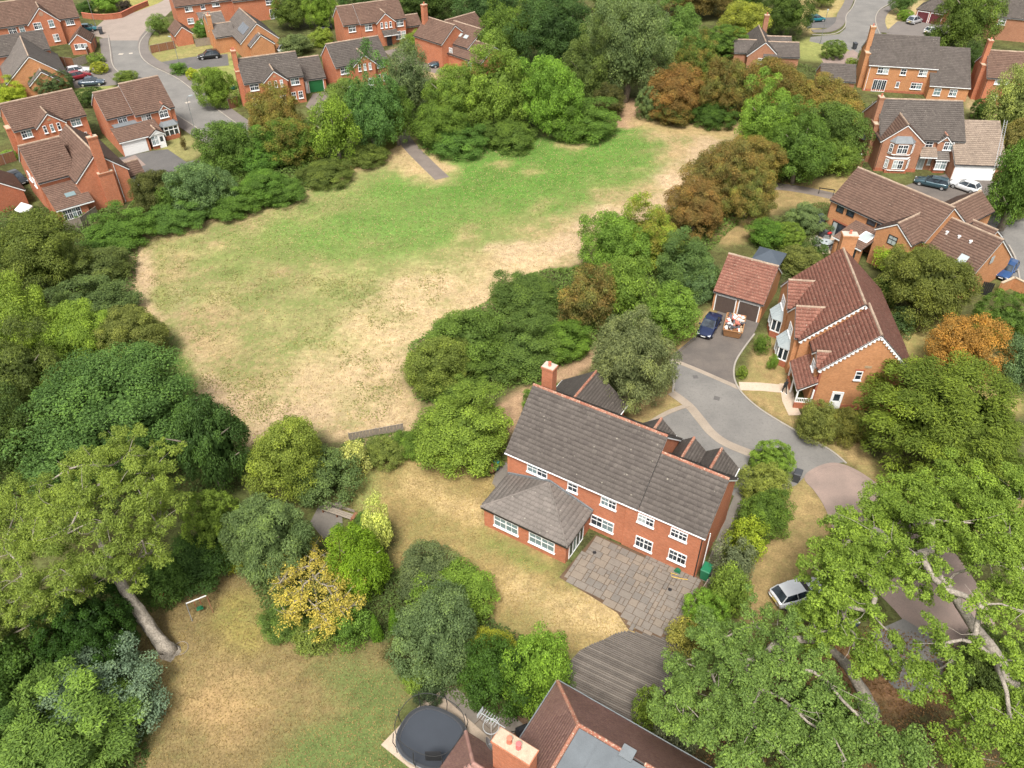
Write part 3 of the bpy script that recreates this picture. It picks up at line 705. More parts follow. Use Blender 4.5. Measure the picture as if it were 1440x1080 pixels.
    def window(s, face, px, py, p, w, h, cols=2, rows=2, bars=True, mat='white_plastic', pane=None, sill=True, lintel=None, z=None, name='window', xy=None, proud=0):
        if xy is None: q, rz = s.place(face, px, py, p)
        else:
            q = Vector(xy); rz = {'f':0, 'l':-math.pi/2, 'r':math.pi/2}[face]
        if z is not None: q.z = z
        key = ('win', round(w,2), round(h,2), cols, rows, bars, mat, sill)
        if key not in CACHE:
            mb = MB(); o = .075; y0, y1 = -.075, -.0
            for a, b, c, d in ((-w/2,w/2,-h/2,-h/2+o),(-w/2,w/2,h/2-o,h/2),(-w/2,-w/2+o,-h/2+o,h/2-o),(w/2-o,w/2,-h/2+o,h/2-o)): mb.box(a,b,y0,y1,c,d)
            cw = (w-2*o)/cols
            for i in range(1, cols): mb.box(-w/2+o+i*cw-.045, -w/2+o+i*cw+.045, y0+.004, y1, -h/2+o, h/2-o)
            if rows > 1: mb.box(-w/2+o, w/2-o, y0+.012, y1, -.035+h*.08, .035+h*.08)
            if bars:
                for i in range(cols): mb.box(-w/2+o+(i+.5)*cw-.018, -w/2+o+(i+.5)*cw+.018, y0+.02, y1, -h/2+o, h/2-o)
            if sill: mb.box(-w/2-.06, w/2+.06, -.15, 0, -h/2-.09, -h/2-.002)
            CACHE[key] = mb.mesh('window_frame', mat)
            CACHE[('pane',)+key] = [( -w/2+o+i*cw+cw/2, MB().box(-cw/2+.02, cw/2-.02, -.035, -.012, -h/2+o-.01, h/2-o+.01)) for i in range(cols)]
        fo = link(name, CACHE[key], s.root, loc=q+Vector((0,-proud,0)), rot=(0,0,rz))
        for cx, mb in CACHE[('pane',)+key]:
            pm = pane or s.rnd.choice(['glass','glass','glass','pale_glass','curtain_glass'])
            kk = ('pm', pm)+key
            if kk not in CACHE: CACHE[kk] = mb.mesh('pane', pm)
            link('pane', CACHE[kk], fo, loc=(cx,0,0))
        if lintel:
            kk = ('lin', round(w,2), lintel)
            if kk not in CACHE: CACHE[kk] = MB().box(-w/2-.12, w/2+.12, -.022, .0, 0, .22).mesh('lintel', lintel, walluv=True)
            link('lintel', CACHE[kk], fo, loc=(0,0,h/2+.01))
        return fo
    def door(s, face, px, py, p, w, h, mat='white_plastic', pane=True, z0=0.0, x=None):
        q, rz = s.place(face, px, py, p) if x is None else (Vector(x), {'f':0,'l':-math.pi/2,'r':math.pi/2}[face]); q.z = z0
        mb = MB(); mb.box(-w/2,w/2,-.05,0,0,h)
        for a, b in ((-w/2-.07,-w/2),(w/2,w/2+.07)): mb.box(a,b,-.09,0,0,h+.07)
        mb.box(-w/2,w/2,-.09,0,h,h+.07)
        mb.box(-w/2+.1,w/2-.1,-.065,-.05,.12,h*.42)
        o = mb.build('door', mat, s.root, loc=q, rot=(0,0,rz))
        if pane: MB().box(-w/2+.18,w/2-.18,-.07,-.045,h*.5,h-.22).build('pane', 'glass', o)
        MB().box(w/2-.12,w/2-.09,-.11,-.05,h*.45,h*.45+.12).build('handle', 'steel', o)
        return o
    def garage_door(s, face, px, py, p, w, h, mat='white_paint', z0=.02, slats=4, vert=False):
        q, rz = s.place(face, px, py, p); q.z = z0
        o = MB().box(-w/2,w/2,-.05,0,0,h).build('garage_door', mat, s.root, loc=q, rot=(0,0,rz))
        n = 6 if vert else slats
        for i in range(n):
            if vert: a = -w/2+i*w/n; m_ = MB().box(a+.02,a+w/n-.02,-.075,-.05,.05,h-.05)
            else: a = i*h/n; m_ = MB().box(-w/2+.04,w/2-.04,-.075,-.05,a+.02,a+h/n-.02)
            m_.build('panel', mat, o)
        fm = MB(); fm.box(-w/2-.1,-w/2,-.09,0,0,h+.12); fm.box(w/2,w/2+.1,-.09,0,0,h+.12); fm.box(-w/2,w/2,-.09,0,h,h+.12)
        fm.build('frame', 'white_paint', o); return o
    def pipe(s, x, y, z1, z0=.1, m=None):
        MB().tube([(x,y-.1,z1),(x,y-.06,z1-.15),(x,y-.06,z0)], .045, 6).build('drainpipe', m or s.gm, s.root)
    def chimney(s, x, y, w, d, z0, z1, pots=1, m=None, cap='stone_cap', pot='terracotta', rz=0):
        m = m or s.wm
        mb = MB(); mb.box(-w/2,w/2,-d/2,d/2,z0,z1-.35); mb.box(-w/2-.04,w/2+.04,-d/2-.04,d/2+.04,z1-.35,z1-.18); mb.box(-w/2-.08,w/2+.08,-d/2-.08,d/2+.08,z1-.18,z1-.06)
        o = mb.build('chimney', m, s.root, walluv=True, loc=(x,y,0), rot=(0,0,rz))
        MB().box(-w/2-.03,w/2+.03,-d/2-.03,d/2+.03,z1-.06,z1).build('chimney_cap', cap, o)
        for i in range(pots):
            cx = (i-(pots-1)/2)*min(.5, w/max(pots,1)*.8)
            MB().lathe([(.15,0),(.13,.08),(.115,.3),(.145,.32),(.145,.38),(.10,.385),(.10,.30)], (cx,0,z1), 10).build('chimney_pot', pot, o, smooth=False)
        return o
    def on_slope(s, name, x, y, z, w, l, th, m, t, parent=None):      # flat item lying on the front slope
        a = math.atan(t)
        return MB().box(-w/2,w/2,-l/2,l/2,.02,.02+th).build(name, m, parent or s.root, loc=(x,y,z), rot=(a,0,0))
CACHE = {}
# ============================================================ houses
def main_house():
    h = House('detached_house', 'large red brick house with long dark roof and hip-roofed garden room beside the patio', (710,637), (992,759), e=5.1, t=.9, wall='brick_bright', roof='tile_dark', ridge='ridge_red', gutter='white_plastic', seed=11)
    W = h.W; h.tw, h.th = .38, .40
    yl = h.on_roof(752,542).y; yr = h.on_roof(1029,676).y; xs = h.on_roof(936,616).x
    h.gable(0, xs, 0, 2*yl, hi_end=True); h.gable(xs+.3, W, .015, 2*yr+.015, lo_end=False)
    h.wallbox(xs-.9, W-.03, -.12, .05, 0, 4.9)
    # rear garage wing and the little gables over the drive
    h.th = .27
    q = h.at_z(838,524,4.9); h.gable(q.x-3.3, q.x+3.3, 2*yl-1, q.y, e=2.5, t=.75, axis='y', wm='brick_red')
    for px, py, hw in ((976,616,1.5),(1015,631,1.5),(930,589,1.3)):
        q = h.at_z(px,py,6.0); h.gable(q.x-hw, q.x+hw, yr+1.2, max(q.y-.1, 2*yr+.6), e=6.0-hw*.85, t=.85, axis='y', lo_end=False)
    q = h.at_z(773,514,10.0); h.chimney(q.x, q.y, 1.05, .8, 4, 10.0, 1, pot='terracotta', cap='concrete')
    h.th = .40
    # garden room
    c = [h.at_z(*p, 2.4) for p in ((676,712),(797,771),(833,721),(714,667))]
    x0, x1, y0 = (c[0].x+c[3].x)/2, (c[1].x+c[2].x)/2, (c[0].y+c[1].y)/2
    yb = 0.0; xm = (x0+x1)/2; ze = 2.4; ya = -.3
    zt = h.at_y(771,679,ya).z
    ax0, ax1 = xm-.05, xm+.05
    h.wallbox(x0+.22, x1-.22, y0+.22, -.13, 0, ze-.05)
    h.roof([[(x0,y0,ze),(x1,y0,ze),(ax1,ya,zt),(ax0,ya,zt)], [(x1,y0,ze),(x1,yb-.14,ze),(xm+.05,yb-.14,zt),(ax1,ya,zt)], [(x0,yb-.14,ze),(x0,y0,ze),(ax0,ya,zt),(xm-.05,yb-.14,zt)]],
           [((x0,y0,ze),(ax0,ya,zt)), ((x1,y0,ze),(ax1,ya,zt))], rm='tile_grey', rg='tile_grey', rw=.1)
    mb = MB()
    for a, b in (((x0,yb-.12,ze+.1),(xm,yb-.12,zt+.1)), ((xm,yb-.12,zt+.1),(x1,yb-.12,ze+.1))): mb.beam(a, b, .12, .2)
    mb.build('flashing', 'lead', h.root)
    mb = MB(); mb.beam((x0,y0+.02,ze-.12),(x1,y0+.02,ze-.12),.04,.18); mb.beam((x0+.02,y0,ze-.12),(x0+.02,yb-.14,ze-.12),.04,.18); mb.beam((x1-.02,y0,ze-.12),(x1-.02,yb-.14,ze-.12),.04,.18)
    mb.build('fascia', 'black_paint', h.root)
    for px, w_ in ((712,2.35),(762,2.4)):
        h.window('f', px, 739 if px == 712 else 764, y0+.22, w_, 1.25, 2, 2, z=1.35, pane='pale_glass')
    h.window('r', 810, 758, x1-.22, 2.5, 2.0, 4, 1, bars=False, z=1.05, sill=False, name='french_window')
    for px, py, w_, hh, n in ((755.7,662,1.95,.95,2),(805.5,685.4,.95,.95,1),(856,707.4,1.4,.95,2),(908.5,731.7,1.4,.95,2),(954.8,752,1.4,.95,2),(847,736,2.1,1.2,2),(905.6,764.5,1.5,1.25,2),(952.6,783,1.5,1.2,2)):
        y = 0 if px < 880 else -.12
        h.window('f', px, py, y, w_, hh, n, 2)
    h.pipe(W-.1, -.12, 4.8, m='black_paint'); h.pipe(W+.18, .9, 4.6, m='white_plastic')
    q = h.at_y(687,640,0)
    hr = h.at_y(954,801,-.16)                       # hose reel on the garden wall
    ro = MB().tube([(0,-.28,0),(0,-.02,0)], [.24,.24], 14).build('hose_reel', 'green_plastic', loc=h.O+h.u*hr.x+h.v*hr.y+Vector((0,0,hr.z)), rot=(0,0,h.ang))
    tag(ro, 'round green hose reel mounted on the brick wall above the patio', 'hose reel')
    MB().tube([(0,-.32,0),(0,-.27,0)], [.28,.28], 14).build('flange', 'green_plastic', ro); MB().box(-.1,.1,-.03,.02,-.14,.14).build('bracket', 'black_paint', ro)
    hs_ = MB().tube([(.1,-.3,-.2),(.3,-.4,-.9),(.1,-.5,-hr.z+.1),(-.4,-.6,-hr.z+.1),(-.2,-.9,-hr.z+.1),(.5,-.7,-hr.z+.1),(1.0,-.5,-hr.z+.1)], .03, 6).build('hose', 'yellow_paint', ro)
    return h
H1 = main_house()

def orange_house():
    h = House('detached_house', 'orange brick house with red tiled roof, scalloped white bargeboards and a porch', (1154,519), ang=-6.5, W=8.8, e=4.75, t=1.0, wall='brick_orange', roof='tile_red', ridge='ridge_pale', seed=12, over=.2)
    h.tw = .3; h.th = .36
    h.gable(0, 8.8, 0, 5, axis='y', hi_end=False); h.gable(-1.1, 8.85, 4.6, 15.2, t=.94, axis='y')
    # scalloped edging hung from the bargeboards of the two near gables
    for x0, x1, y, t in ((0,8.8,-.11,1.0), (-1.1,8.85,4.49,.94)):
        mb = MB(); xm = (x0+x1)/2; zr = 4.75+(xm-x0)*t
        n = 15
        for sg in (-1,1):
            for i in range(n):
                a = (i+.5)/n; x = xm+sg*(xm-x0+.15)*a; z = zr-(abs(x-xm))*t-.26
                mb.tube([(x,y-.03,z),(x,y+.02,z)], .13, 8)
        mb.build('scalloped_trim', 'white_paint', h.root)
    for y0, y1 in ((5.1,9.6),(10.3,14.6)):
        h.gable(-1.55, 2.5, y0, y1, e=4.75, t=.95, axis='x', hi_end=False, over=.15)
        ym = (y0+y1)/2
        h.window('l', 0,0,0, 1.5, 1.15, 3, 2, xy=(-1.55, ym, 4.0)); 
        # canted bay with zinc-glass roof
        mb = MB(); P = [(-1.55,ym-1.35),(-1.55,ym+1.35),(-2.45,ym+.8),(-2.45,ym-.8)]
        mb.prism(ccw(P), 0, .75); mb.build('bay_wall', 'brick_red', h.root, walluv=True)
        mb = MB(); mb.prism(ccw(P), .75, .86); mb.prism(ccw(P), 2.2, 2.34)
        for a, b in P+[(-2.0,ym+1.07),(-2.0,ym-1.07),(-2.45,ym)]: mb.box(a-.06,a+.06,b-.06,b+.06,.8,2.3)
        mb.build('bay_frame', 'white_plastic', h.root)
        mb = MB(); s_ = .93; mb.prism(ccw([(-1.56+(a+1.56)*s_, ym+(b-ym)*s_) for a,b in P]), .8, 2.25); mb.build('bay_glass', 'glass', h.root)
        top = [(-1.55,ym-1.0,3.35),(-1.55,ym+1.0,3.35)]; lo = [(-1.5,ym-1.5,2.34),(-1.5,ym+1.5,2.34),(-2.58,ym+.9,2.34),(-2.58,ym-.9,2.34)]
        for P3 in ([lo[3],lo[2],top[1],top[0]], [lo[2],lo[1],top[1]], [lo[0],lo[3],top[0]]):
            mb = MB(); mb.add([Vector(p)+Vector((0,0,.03)) for p in P3], [tuple(range(len(P3)))[::-1]]); mb.build('bay_roof', 'zinc', h.root)
        mb = MB()
        for k in (-.6,-.2,.2,.6): mb.beam((-2.58,ym+k*1.4,2.40),(-1.55,ym+k*1.1,3.40),.05,.05)
        mb.build('bay_roof_bars', 'zinc', h.root)
    h.gable(-.25, 1.3, .4, 2.5, e=4.75, t=.95, axis='x', hi_end=False, over=.12)
    h.window('l', 0,0,0, 1.0, 1.0, 2, 2, xy=(-.25,1.45,4.1))
    # porch: lean-to roof on white posts over a low wall
    h.pitch([(-1.75,4.1,2.35),(-1.75,-.5,2.35),(.0,-.5,3.5),(.0,4.1,3.5)])
    mb = MB()
    for x, y in ((-1.55,-.3),(-1.55,2.0),(-1.55,3.9),(-.1,-.3)): mb.box(x-.07,x+.07,y-.07,y+.07,0,2.35)
    mb.beam((-1.6,-.45,2.3),(0,-.45,3.35),.06,.16); mb.build('porch_posts', 'white_paint', h.root)
    h.wallbox(-1.65,-.02,-.45,-.25,0,.7,'brick_red','porch_wall'); h.wallbox(-1.65,-1.5,2.3,3.9,0,.7,'brick_red','porch_wall')
    mb = MB(); mb.box(-1.6,-.1,-.38,-.32,1.2,1.27); mb.box(-1.6,-.1,-.38,-.32,.72,.79)
    for i in range(9): mb.box(-1.55+i*.17,-1.50+i*.17,-.37,-.33,.79,1.2)
    mb.build('balustrade', 'white_paint', h.root)
    h.door('l', 0,0,0, .95, 2.05, 'dark_grey', x=(-.0,1.6,0)); h.window('l',0,0,0, .5,1.3,1,2, xy=(0,3.2,1.5))
    h.window('f', 1207, 528, 0, .65, 1.05, 1, 2, bars=False, lintel='brick_red'); h.door('f', 1176, 560, 0, .95, 2.05, 'white_plastic')
    h.wallbox(-.04,8.84,-.03,.2,0,.55,'brick_red','plinth')
    h.wallbox(-.03,.24,-.03,.2,.55,4.6,'brick_red','quoin')
    o = MB().box(-.32,.32,-.03,0,-.13,.13).build('house_sign', 'timber_pale', h.root, loc=h.at_y(1221,516,0)+Vector((0,-.01,0)))
    h.pipe(0.0,.05,4.6,m='burgundy')
    h.chimney(4.3, 15.6, 1.5, .9, 0, 11.0, 1, cap='concrete')
    return h
H2 = orange_house()

def double_garage():
    h = House('double_garage', 'detached double garage with red tiled roof and two dark brown doors', (1003,410), (1074,430), e=2.65, wall='brick_orange', roof='tile_red', ridge='ridge_pale', cat='garage', seed=13)
    y = h.on_roof(1056,365).y; h.gable(0, h.W, 0, 2*y, lo_end=True)
    for f_ in (.26,.74): 
        q = Vector((h.W*f_,0,0)); o = h.garage_door('f', 1020 if f_ < .5 else 1050, 430, 0, h.W*.40, 2.1, 'garage_brown', vert=True); o.location.x = h.W*f_; o.location.y = -.02
    return h
H3 = double_garage()

def patio_house():
    h = House('detached_house', 'buff-orange brick house with wide brown roof, black-framed windows and rear gables', (1167,281), (1239,314), e=4.75, wall='brick_orange', roof='tile_brown', ridge='ridge_pale', seed=14)
    y = h.on_roof(1198,235).y+.2
    h.gable(0, 13.4, 0, 2*y); h.gable(8.2, 12.9, -2.0, y+1, t=.72, axis='y', hi_end=False)
    h.gable(10.2, 19.8, -.1, 9.2, e=2.65, t=.8); h.gable(8.5, 13.2, 2*y-2.5, 15.6, e=4.0, t=.72, axis='y')
    h.gable(12.9, 16.4, 9.0, 13.0, e=2.6, t=.7)
    # lean-to garden room with rooflight
    zf, zb = 2.45, 3.45
    h.pitch([(4.1,-4.2,zf),(8.3,-4.2,zf),(8.3,-.0,zb),(4.1,-.0,zb)])
    for x in (4.3,): h.wallbox(x,x+.3,-4.0,0,0,2.45)
    h.wallbox(4.3,4.9,-4.0,-3.7,0,2.4); h.wallbox(7.6,8.2,-4.0,-3.7,0,2.4)
    MB().box(4.9,7.6,-3.95,-3.85,0,2.35).build('garden_door','glass',h.root)
    t = math.atan((zb-zf)/4.2); o = MB().box(-.75,.75,-.9,.9,.06,.14).build('rooflight','white_plastic',h.root,loc=(7.2,-2.0,zf+2.2*math.tan(t)),rot=(t,0,0)); MB().box(-.62,.62,-.78,.78,.13,.155).build('pane','curtain_glass',o)
    for px, py, w_ in ((1182,293,1.05),(1196.5,298.5,1.1),(1226,311,1.2),(1239,316,1.0)): h.window('f',px,py,0,w_,1.15,1,2,mat='black_paint',sill=False)
    h.window('f',1178,330,0,2.3,2.05,3,1,bars=False,mat='black_paint',sill=False,z=1.05,lintel='brick_red',name='patio_door')
    h.window('f',1255,338,-2.0,1.2,1.2,1,2,mat='black_paint',sill=False)
    h.pipe(.05,0,4.6,m='burgundy')
    for px, py in ((1331,329),(1348,335),(1364,342)):
        q = h.on_roof(px,py,2.65,.8,-.1); MB().lathe([(.16,0),(.14,.25),(.2,.27),(.2,.34),(.05,.4)],(0,0,0),10).build('roof_vent','white_plastic',h.root,loc=(q.x,q.y,q.z))
    q = h.on_roof(1353,366,2.65,.8,-.1); h.on_slope('rooflight', q.x,q.y,q.z+.05,1.0,1.3,.1,'curtain_glass',.8)
    for i, f_ in enumerate((6.3,)): MB().box(19.92,19.96,3.4,4.1,3.6,4.5).build('window','curtain_glass',h.root)
    return h
H4 = patio_house()

def bay_house():
    h = House('detached_house', 'brown brick house with dark roof, white two-storey bay and a pale-roofed white-door garage', (1238,196), (1358,200), e=4.75, wall='brick_brown', roof='tile_dark', ridge='ridge_pale', seed=15)
    y = h.on_roof(1300,141).y; W = h.W
    h.gable(0, W, 0, 2*y); 
    h.gable(-.1, 5.9, -1.0, y-.5, t=.82, axis='y', hi_end=False, rm='tile_brown')
    h.gable(10.5, 17.6, -3.0, 10, e=2.45, t=.6, rm='tile_taupe', rg='tile_taupe', gutter=True)
    h.gable(8.3, 10.2, -.25, 2.2, e=4.5, t=1.0, axis='y', hi_end=False, over=.12, rg='ridge_red')
    h.garage_door('f', 1366, 250, -3.0, 5.6, 2.15, 'white_paint', slats=5); h.wallbox(16.9,17.55,-3.03,-2.9,0,2.4,'brick_brown','pier')
    # two-storey canted bay, white framed
    for z0, z1, top in ((.55,2.25,False),(3.0,4.6,True)):
        P = ccw([(1.1,-1.0),(1.7,-1.75),(4.1,-1.75),(4.7,-1.0)])
        MB().prism(P, z0-.12, z0).build('bay_sill','white_plastic',h.root); MB().prism(P, z1, z1+.12).build('bay_head','white_plastic',h.root)
        mb = MB(); c = Vector((2.9,-1.2)); mb.prism(ccw([(c.x+(a-c.x)*.96, c.y+(b-c.y)*.92) for a,b in P]), z0, z1); mb.build('bay_wall','brick_brown',h.root,walluv=True)
        h.window('f',0,0,0,1.5,1.35,2,2,xy=(2.9,-1.71,(z0+z1)/2),sill=False)
        for x, rz in ((1.37,-.9),(4.43,.9)):
            o = h.window('f',0,0,0,.62,1.35,1,2,xy=(x,-1.40,(z0+z1)/2),sill=False); o.rotation_euler.z = rz
    lo = [(1.0,-1.0),(1.6,-1.85),(4.2,-1.85),(4.8,-1.0)]; up = [(1.9,-1.0,5.5),(3.9,-1.0,5.5)]
    mb = MB(); L = [(a,b,4.72) for a,b in lo]
    for P3 in ([L[1],L[2],up[1],up[0]],[L[0],L[1],up[0]],[L[2],L[3],up[1]]): mb.add(P3,[tuple(range(len(P3)))])
    mb.build('bay_roof','lead',h.root)
    h.wallbox(1.3,4.5,-1.6,-1.0,0,.45,'brick_red','plinth'); h.wallbox(-.13,6,-1.06,-.9,0,.5,'brick_red','plinth')
    h.window('f',1307,202,0,1.1,1.1,1,2,z=3.9); h.window('f',1334,205,-.25,1.4,1.2,2,2,z=3.9)
    h.pitch([(5.9,-1.4,2.6),(8.4,-1.4,2.6),(8.4,0,3.6),(5.9,0,3.6)], rm='tile_taupe')
    h.window('f',1292,237,0,1.0,2.1,1,1,z=1.1,mat='white_plastic',name='front_door',sill=False); h.window('f',1306,237,0,1.1,1.3,1,2,z=1.5)
    mb = MB(); P = ccw([(8.5,0),(8.6,-1.0),(10.2,-1.0),(10.3,0)]); mb.prism(P,0,.6); mb.build('bay_wall','brick_red',h.root,walluv=True)
    h.window('f',0,0,0,1.6,1.5,2,2,xy=(9.4,-1.0,1.35)); h.pitch([(8.4,-1.15,2.15),(10.4,-1.15,2.15),(10.2,0,3.3),(8.6,0,3.3)],rm='tile_grey')
    h.chimney(-.35, 3.0, .7, 2.0, 0, 6.0, 0); h.chimney(-.35, 3.6, .7, 1.0, 5.5, 9.6, 1)
    h.pipe(.0,-1.0,4.6)
    # ladder lying on the garage roof
    a = h.on_roof(1414,170,2.45,.6,-3.0); b = h.on_roof(1400,236,2.45,.6,-3.0)
    ld = empty('ladder', h.O+h.u*b.x+h.v*b.y+Vector((0,0,b.z)), h.ang, 'long aluminium ladder laid up the pale garage roof', 'ladder')
    d = Vector((a.x-b.x, a.y-b.y, a.z-b.z)); n = Vector((0,-.6,1)).normalized()*.13; s_ = d.cross(n).normalized()*.2
    for sg in (-1,1): MB().beam(n+s_*sg, d+n+s_*sg, .05, .09, up=n).build('rail','alu',ld)
    for i in range(1,22): MB().beam(n-s_+d*(i/22), n+s_+d*(i/22), .035,.035).build('rung','alu',ld)
    return h
H5 = bay_house()

def buff_house():
    h = House('detached_house', 'buff brick house with plain grey roof and a tall chimney, french doors at the back', (1222,92), (1320,98), e=4.75, wall='brick_orange', roof='tile_dark', ridge='tile_dark', seed=16, gutter='white_plastic')
    y = h.on_roof(1275,51).y; h.gable(0,h.W,0,2*y); h.gable(h.W-1.0,17.2,-2.2,12,e=2.5,t=.62,lo_end=False)
    for px,py,w_,n in ((1242,99,1.9,2),(1270.5,101,1.0,1),(1298,102.5,1.4,2)): h.window('f',px,py,0,w_,1.1,n,2)
    h.window('f',1234,127,0,2.3,2.1,3,1,z=1.1,sill=False,lintel='brick_red',name='french_window'); h.window('f',1260.5,124,0,.6,1.0,1,1,z=1.5,lintel='brick_red'); h.window('f',1287,125,0,1.9,1.1,2,2,z=1.45,lintel='brick_red')
    h.window('f',1318,128.5,-2.2,1.2,1.25,1,2,z=1.4); h.window('f',1341,128,-2.2,1.3,1.2,2,2,z=1.4)
    h.wallbox(-.05,h.W,-.04,.1,0,.4,'brick_red','plinth'); h.chimney(-.4,2.6,.8,2.2,0,6.2,0); h.chimney(-.4,3.4,.8,1.1,5.5,10.3,1); h.pipe(.25,0,4.6)
    return h
H6 = buff_house()

def simple(name, label, A, B=None, cat='house', **k): return House(name, label, A, B, cat=cat, **k)
# red house at the far right edge
h = simple('detached_house','red brick house with red-brown roof and end chimney by the pale tree',(1389,108),ang=-11,W=11,roof='tile_brown',wall='brick_bright',seed=17,ridge='ridge_pale')
h.gable(0,11,0,8.4); h.chimney(-.35,3.2,.75,1.9,0,6,0); h.chimney(-.35,3.8,.75,1.0,5.4,9.8,1); h.window('f',1404,114,0,1.1,1.1,2,2); h.window('f',1415,114.5,0,1.1,1.1,2,2); h.window('f',1398,134,0,1.0,1.1,1,2,z=1.4); h.pipe(.1,0,4.6)
# grey-roofed bungalow behind the hedge
h = simple('bungalow','grey-roofed bungalow with crossing gables behind the tall hedge',(1052,77),ang=-6,W=5.6,e=2.5,roof='tile_dark',wall='brick_brown',seed=18,ridge='ridge_pale')
h.gable(0,5.8,0,10.5,t=.85,axis='y'); h.gable(-2.4,2,1.4,6.6,e=2.5,t=.6); h.gable(3,9.6,-.9+.6,5.5,e=2.5,t=.6); h.gable(3,9.0,5.4,9.8,e=2.5,t=.6); h.chimney(4.2,10.9,.9,.8,0,7.0,1); h.window('f',1070,88,0,1.4,1.1,2,2,z=1.4)
# low garage roof below it
h = simple('single_garage','low grey-roofed garage half hidden by hawthorns',(1155,112),ang=-8,W=5.8,e=2.5,roof='tile_dark',wall='brick_brown',cat='garage',seed=19)
h.gable(0,5.9,0,5.2,t=.75)
# burgundy-door garage
h = simple('double_garage','garage with hipped grey roof and two burgundy doors',(1290,13),ang=-35,W=5.8,e=2.45,roof='tile_dark',wall='brick_red',cat='garage',seed=20)
h.wallbox(0,5.8,0,5.6,0,2.5); c=(2.9,2.8,4.7); P=[(-.2,-.2,2.45),(6,-.2,2.45),(6,5.8,2.45),(-.2,5.8,2.45)]
h.roof([[P[0],P[1],c],[P[1],P[2],c],[P[3],P[0],c],[P[2],P[3],c]],[(P[0],c),(P[1],c),(P[3],c)])
for f_ in (.26,.74): o=h.garage_door('f',1300,28,0,2.35,2.1,'burgundy'); o.location.x=5.8*f_; o.location.y=-.02
h = simple('detached_house','dark-roofed house half hidden behind the tall tree at the frame corner',(1395,22),ang=-20,W=10,e=4.6,roof='tile_dark',wall='brick_brown',seed=21); h.gable(0,10,0,8); h.window('f',1410,28,0,1.4,1.1,2,2,z=3.6)

# ------------------------------------------------ left close
def triple(h, seed, gx0=3.05, gx1=7.05, chim=True, wins=()):
    W = h.W; h.gable(0,W,0,7.6); h.gable(gx0,gx1,-1.0,2.6,t=.85,axis='y',hi_end=False)
    m = (gx0+gx1)/2
    for k in (-1,0,1): h.window('f',0,0,0,.5,1.15,1,2,xy=(m+k*1.0,-1.0,4.2),sill=True,bars=False,lintel='brick_red')
    h.window('f',0,0,0,1.5,1.15,2,2,xy=(gx0/2,0,3.85)); h.window('f',0,0,0,1.5,1.15,2,2,xy=((gx1+W)/2,0,3.85))
    h.window('f',0,0,0,.8,1.25,1,2,xy=((gx1+W)/2-.6,0,1.45)); h.window('f',0,0,0,.8,1.25,1,2,xy=((gx1+W)/2+.6,0,1.45)); h.window('f',0,0,0,1.6,1.25,2,2,xy=(gx0/2,0,1.45))
    h.door('f',0,0,0,.95,2.05,x=(m+.8,-1.0,0))
    MB().box(m-.22,m+.22,-1.035,-.99,5.35,5.62).build('plaque','timber_pale',h.root)
    h.pipe(gx1,-.02,4.6)
    if chim: h.chimney(-.35,3.4,.75,1.8,0,6,0); h.chimney(-.35,3.4,.75,1.0,5.4,9.3,2,pot='terracotta')
h = House('detached_house','orange-red brick house with three slit windows in its gable and a green-door garage',(343,119),(427,107),wall='brick_bright',roof='tile_dark',ridge='ridge_pale',seed=31); triple(h,1)
h.gable(10.1,14.7,4.2,11.6,e=2.5,t=.7,lo_end=False); h.garage_door('f',444,115,4.2,2.6,2.1,'garage_green')
MB().box(10.9,11.35,4.12,4.2,0,2.3).build('side_door','white_paint',h.root)
dsh = h.at_x(330,121,-.8)
h = House('detached_house','orange-red brick house with grey roof, gable slit windows and no chimney, behind the path trees',(472,96),(546,83),wall='brick_bright',roof='tile_dark',ridge='ridge_pale',seed=32); triple(h,2,chim=False)
h = House('detached_house','red brick house with brown roof and slit-window gable between neighbours at the close bend',(19,186),(122,162),wall='brick_bright',roof='tile_brown',ridge='ridge_pale',seed=33); triple(h,3,chim=False)
h.chimney(-.3,2.6,.7,1.6,0,4.6,0)
h = House('detached_house','red brick house with long brown roof, slit-window gable and a canopy over the door',(484,38),(571,26),wall='brick_bright',roof='tile_brown',ridge='ridge_pale',seed=34)
h.gable(0,3.4,.6,7.6); h.gable(3.4,h.W,0,7.4); h.gable(6.6,10.4,-.9,2.4,t=.85,axis='y',hi_end=False)
for k in (-1,0,1): h.window('f',0,0,0,.5,1.1,1,2,xy=(8.5+k*.95,-.9,4.1),bars=False)
for x in (1.7,5.0,11.8): h.window('f',0,0,0,1.5,1.15,2,2,xy=(x,.6 if x < 3 else 0,3.8))
h.window('f',0,0,0,1.2,1.6,2,2,xy=(11.2,0,1.5)); h.window('f',0,0,0,1.0,1.4,1,2,xy=(12.4,0,1.5)); h.door('f',0,0,0,1,2.1,'dark_grey',x=(8.9,-.9,0)); h.pitch([(7.4,-2.2,2.4),(10.6,-2.2,2.4),(10.6,-.9,3.1),(7.4,-.9,3.1)],rm='tile_dark')
MB().box(7.5,10.5,-2.1,-1.95,2.2,2.35).build('canopy_beam','white_paint',h.root); h.wallbox(13.0,17.2,2.0,6.0,0,2.3); h.gable(h.W,17.2,2.0,6.4,e=2.4,t=.7,lo_end=False)
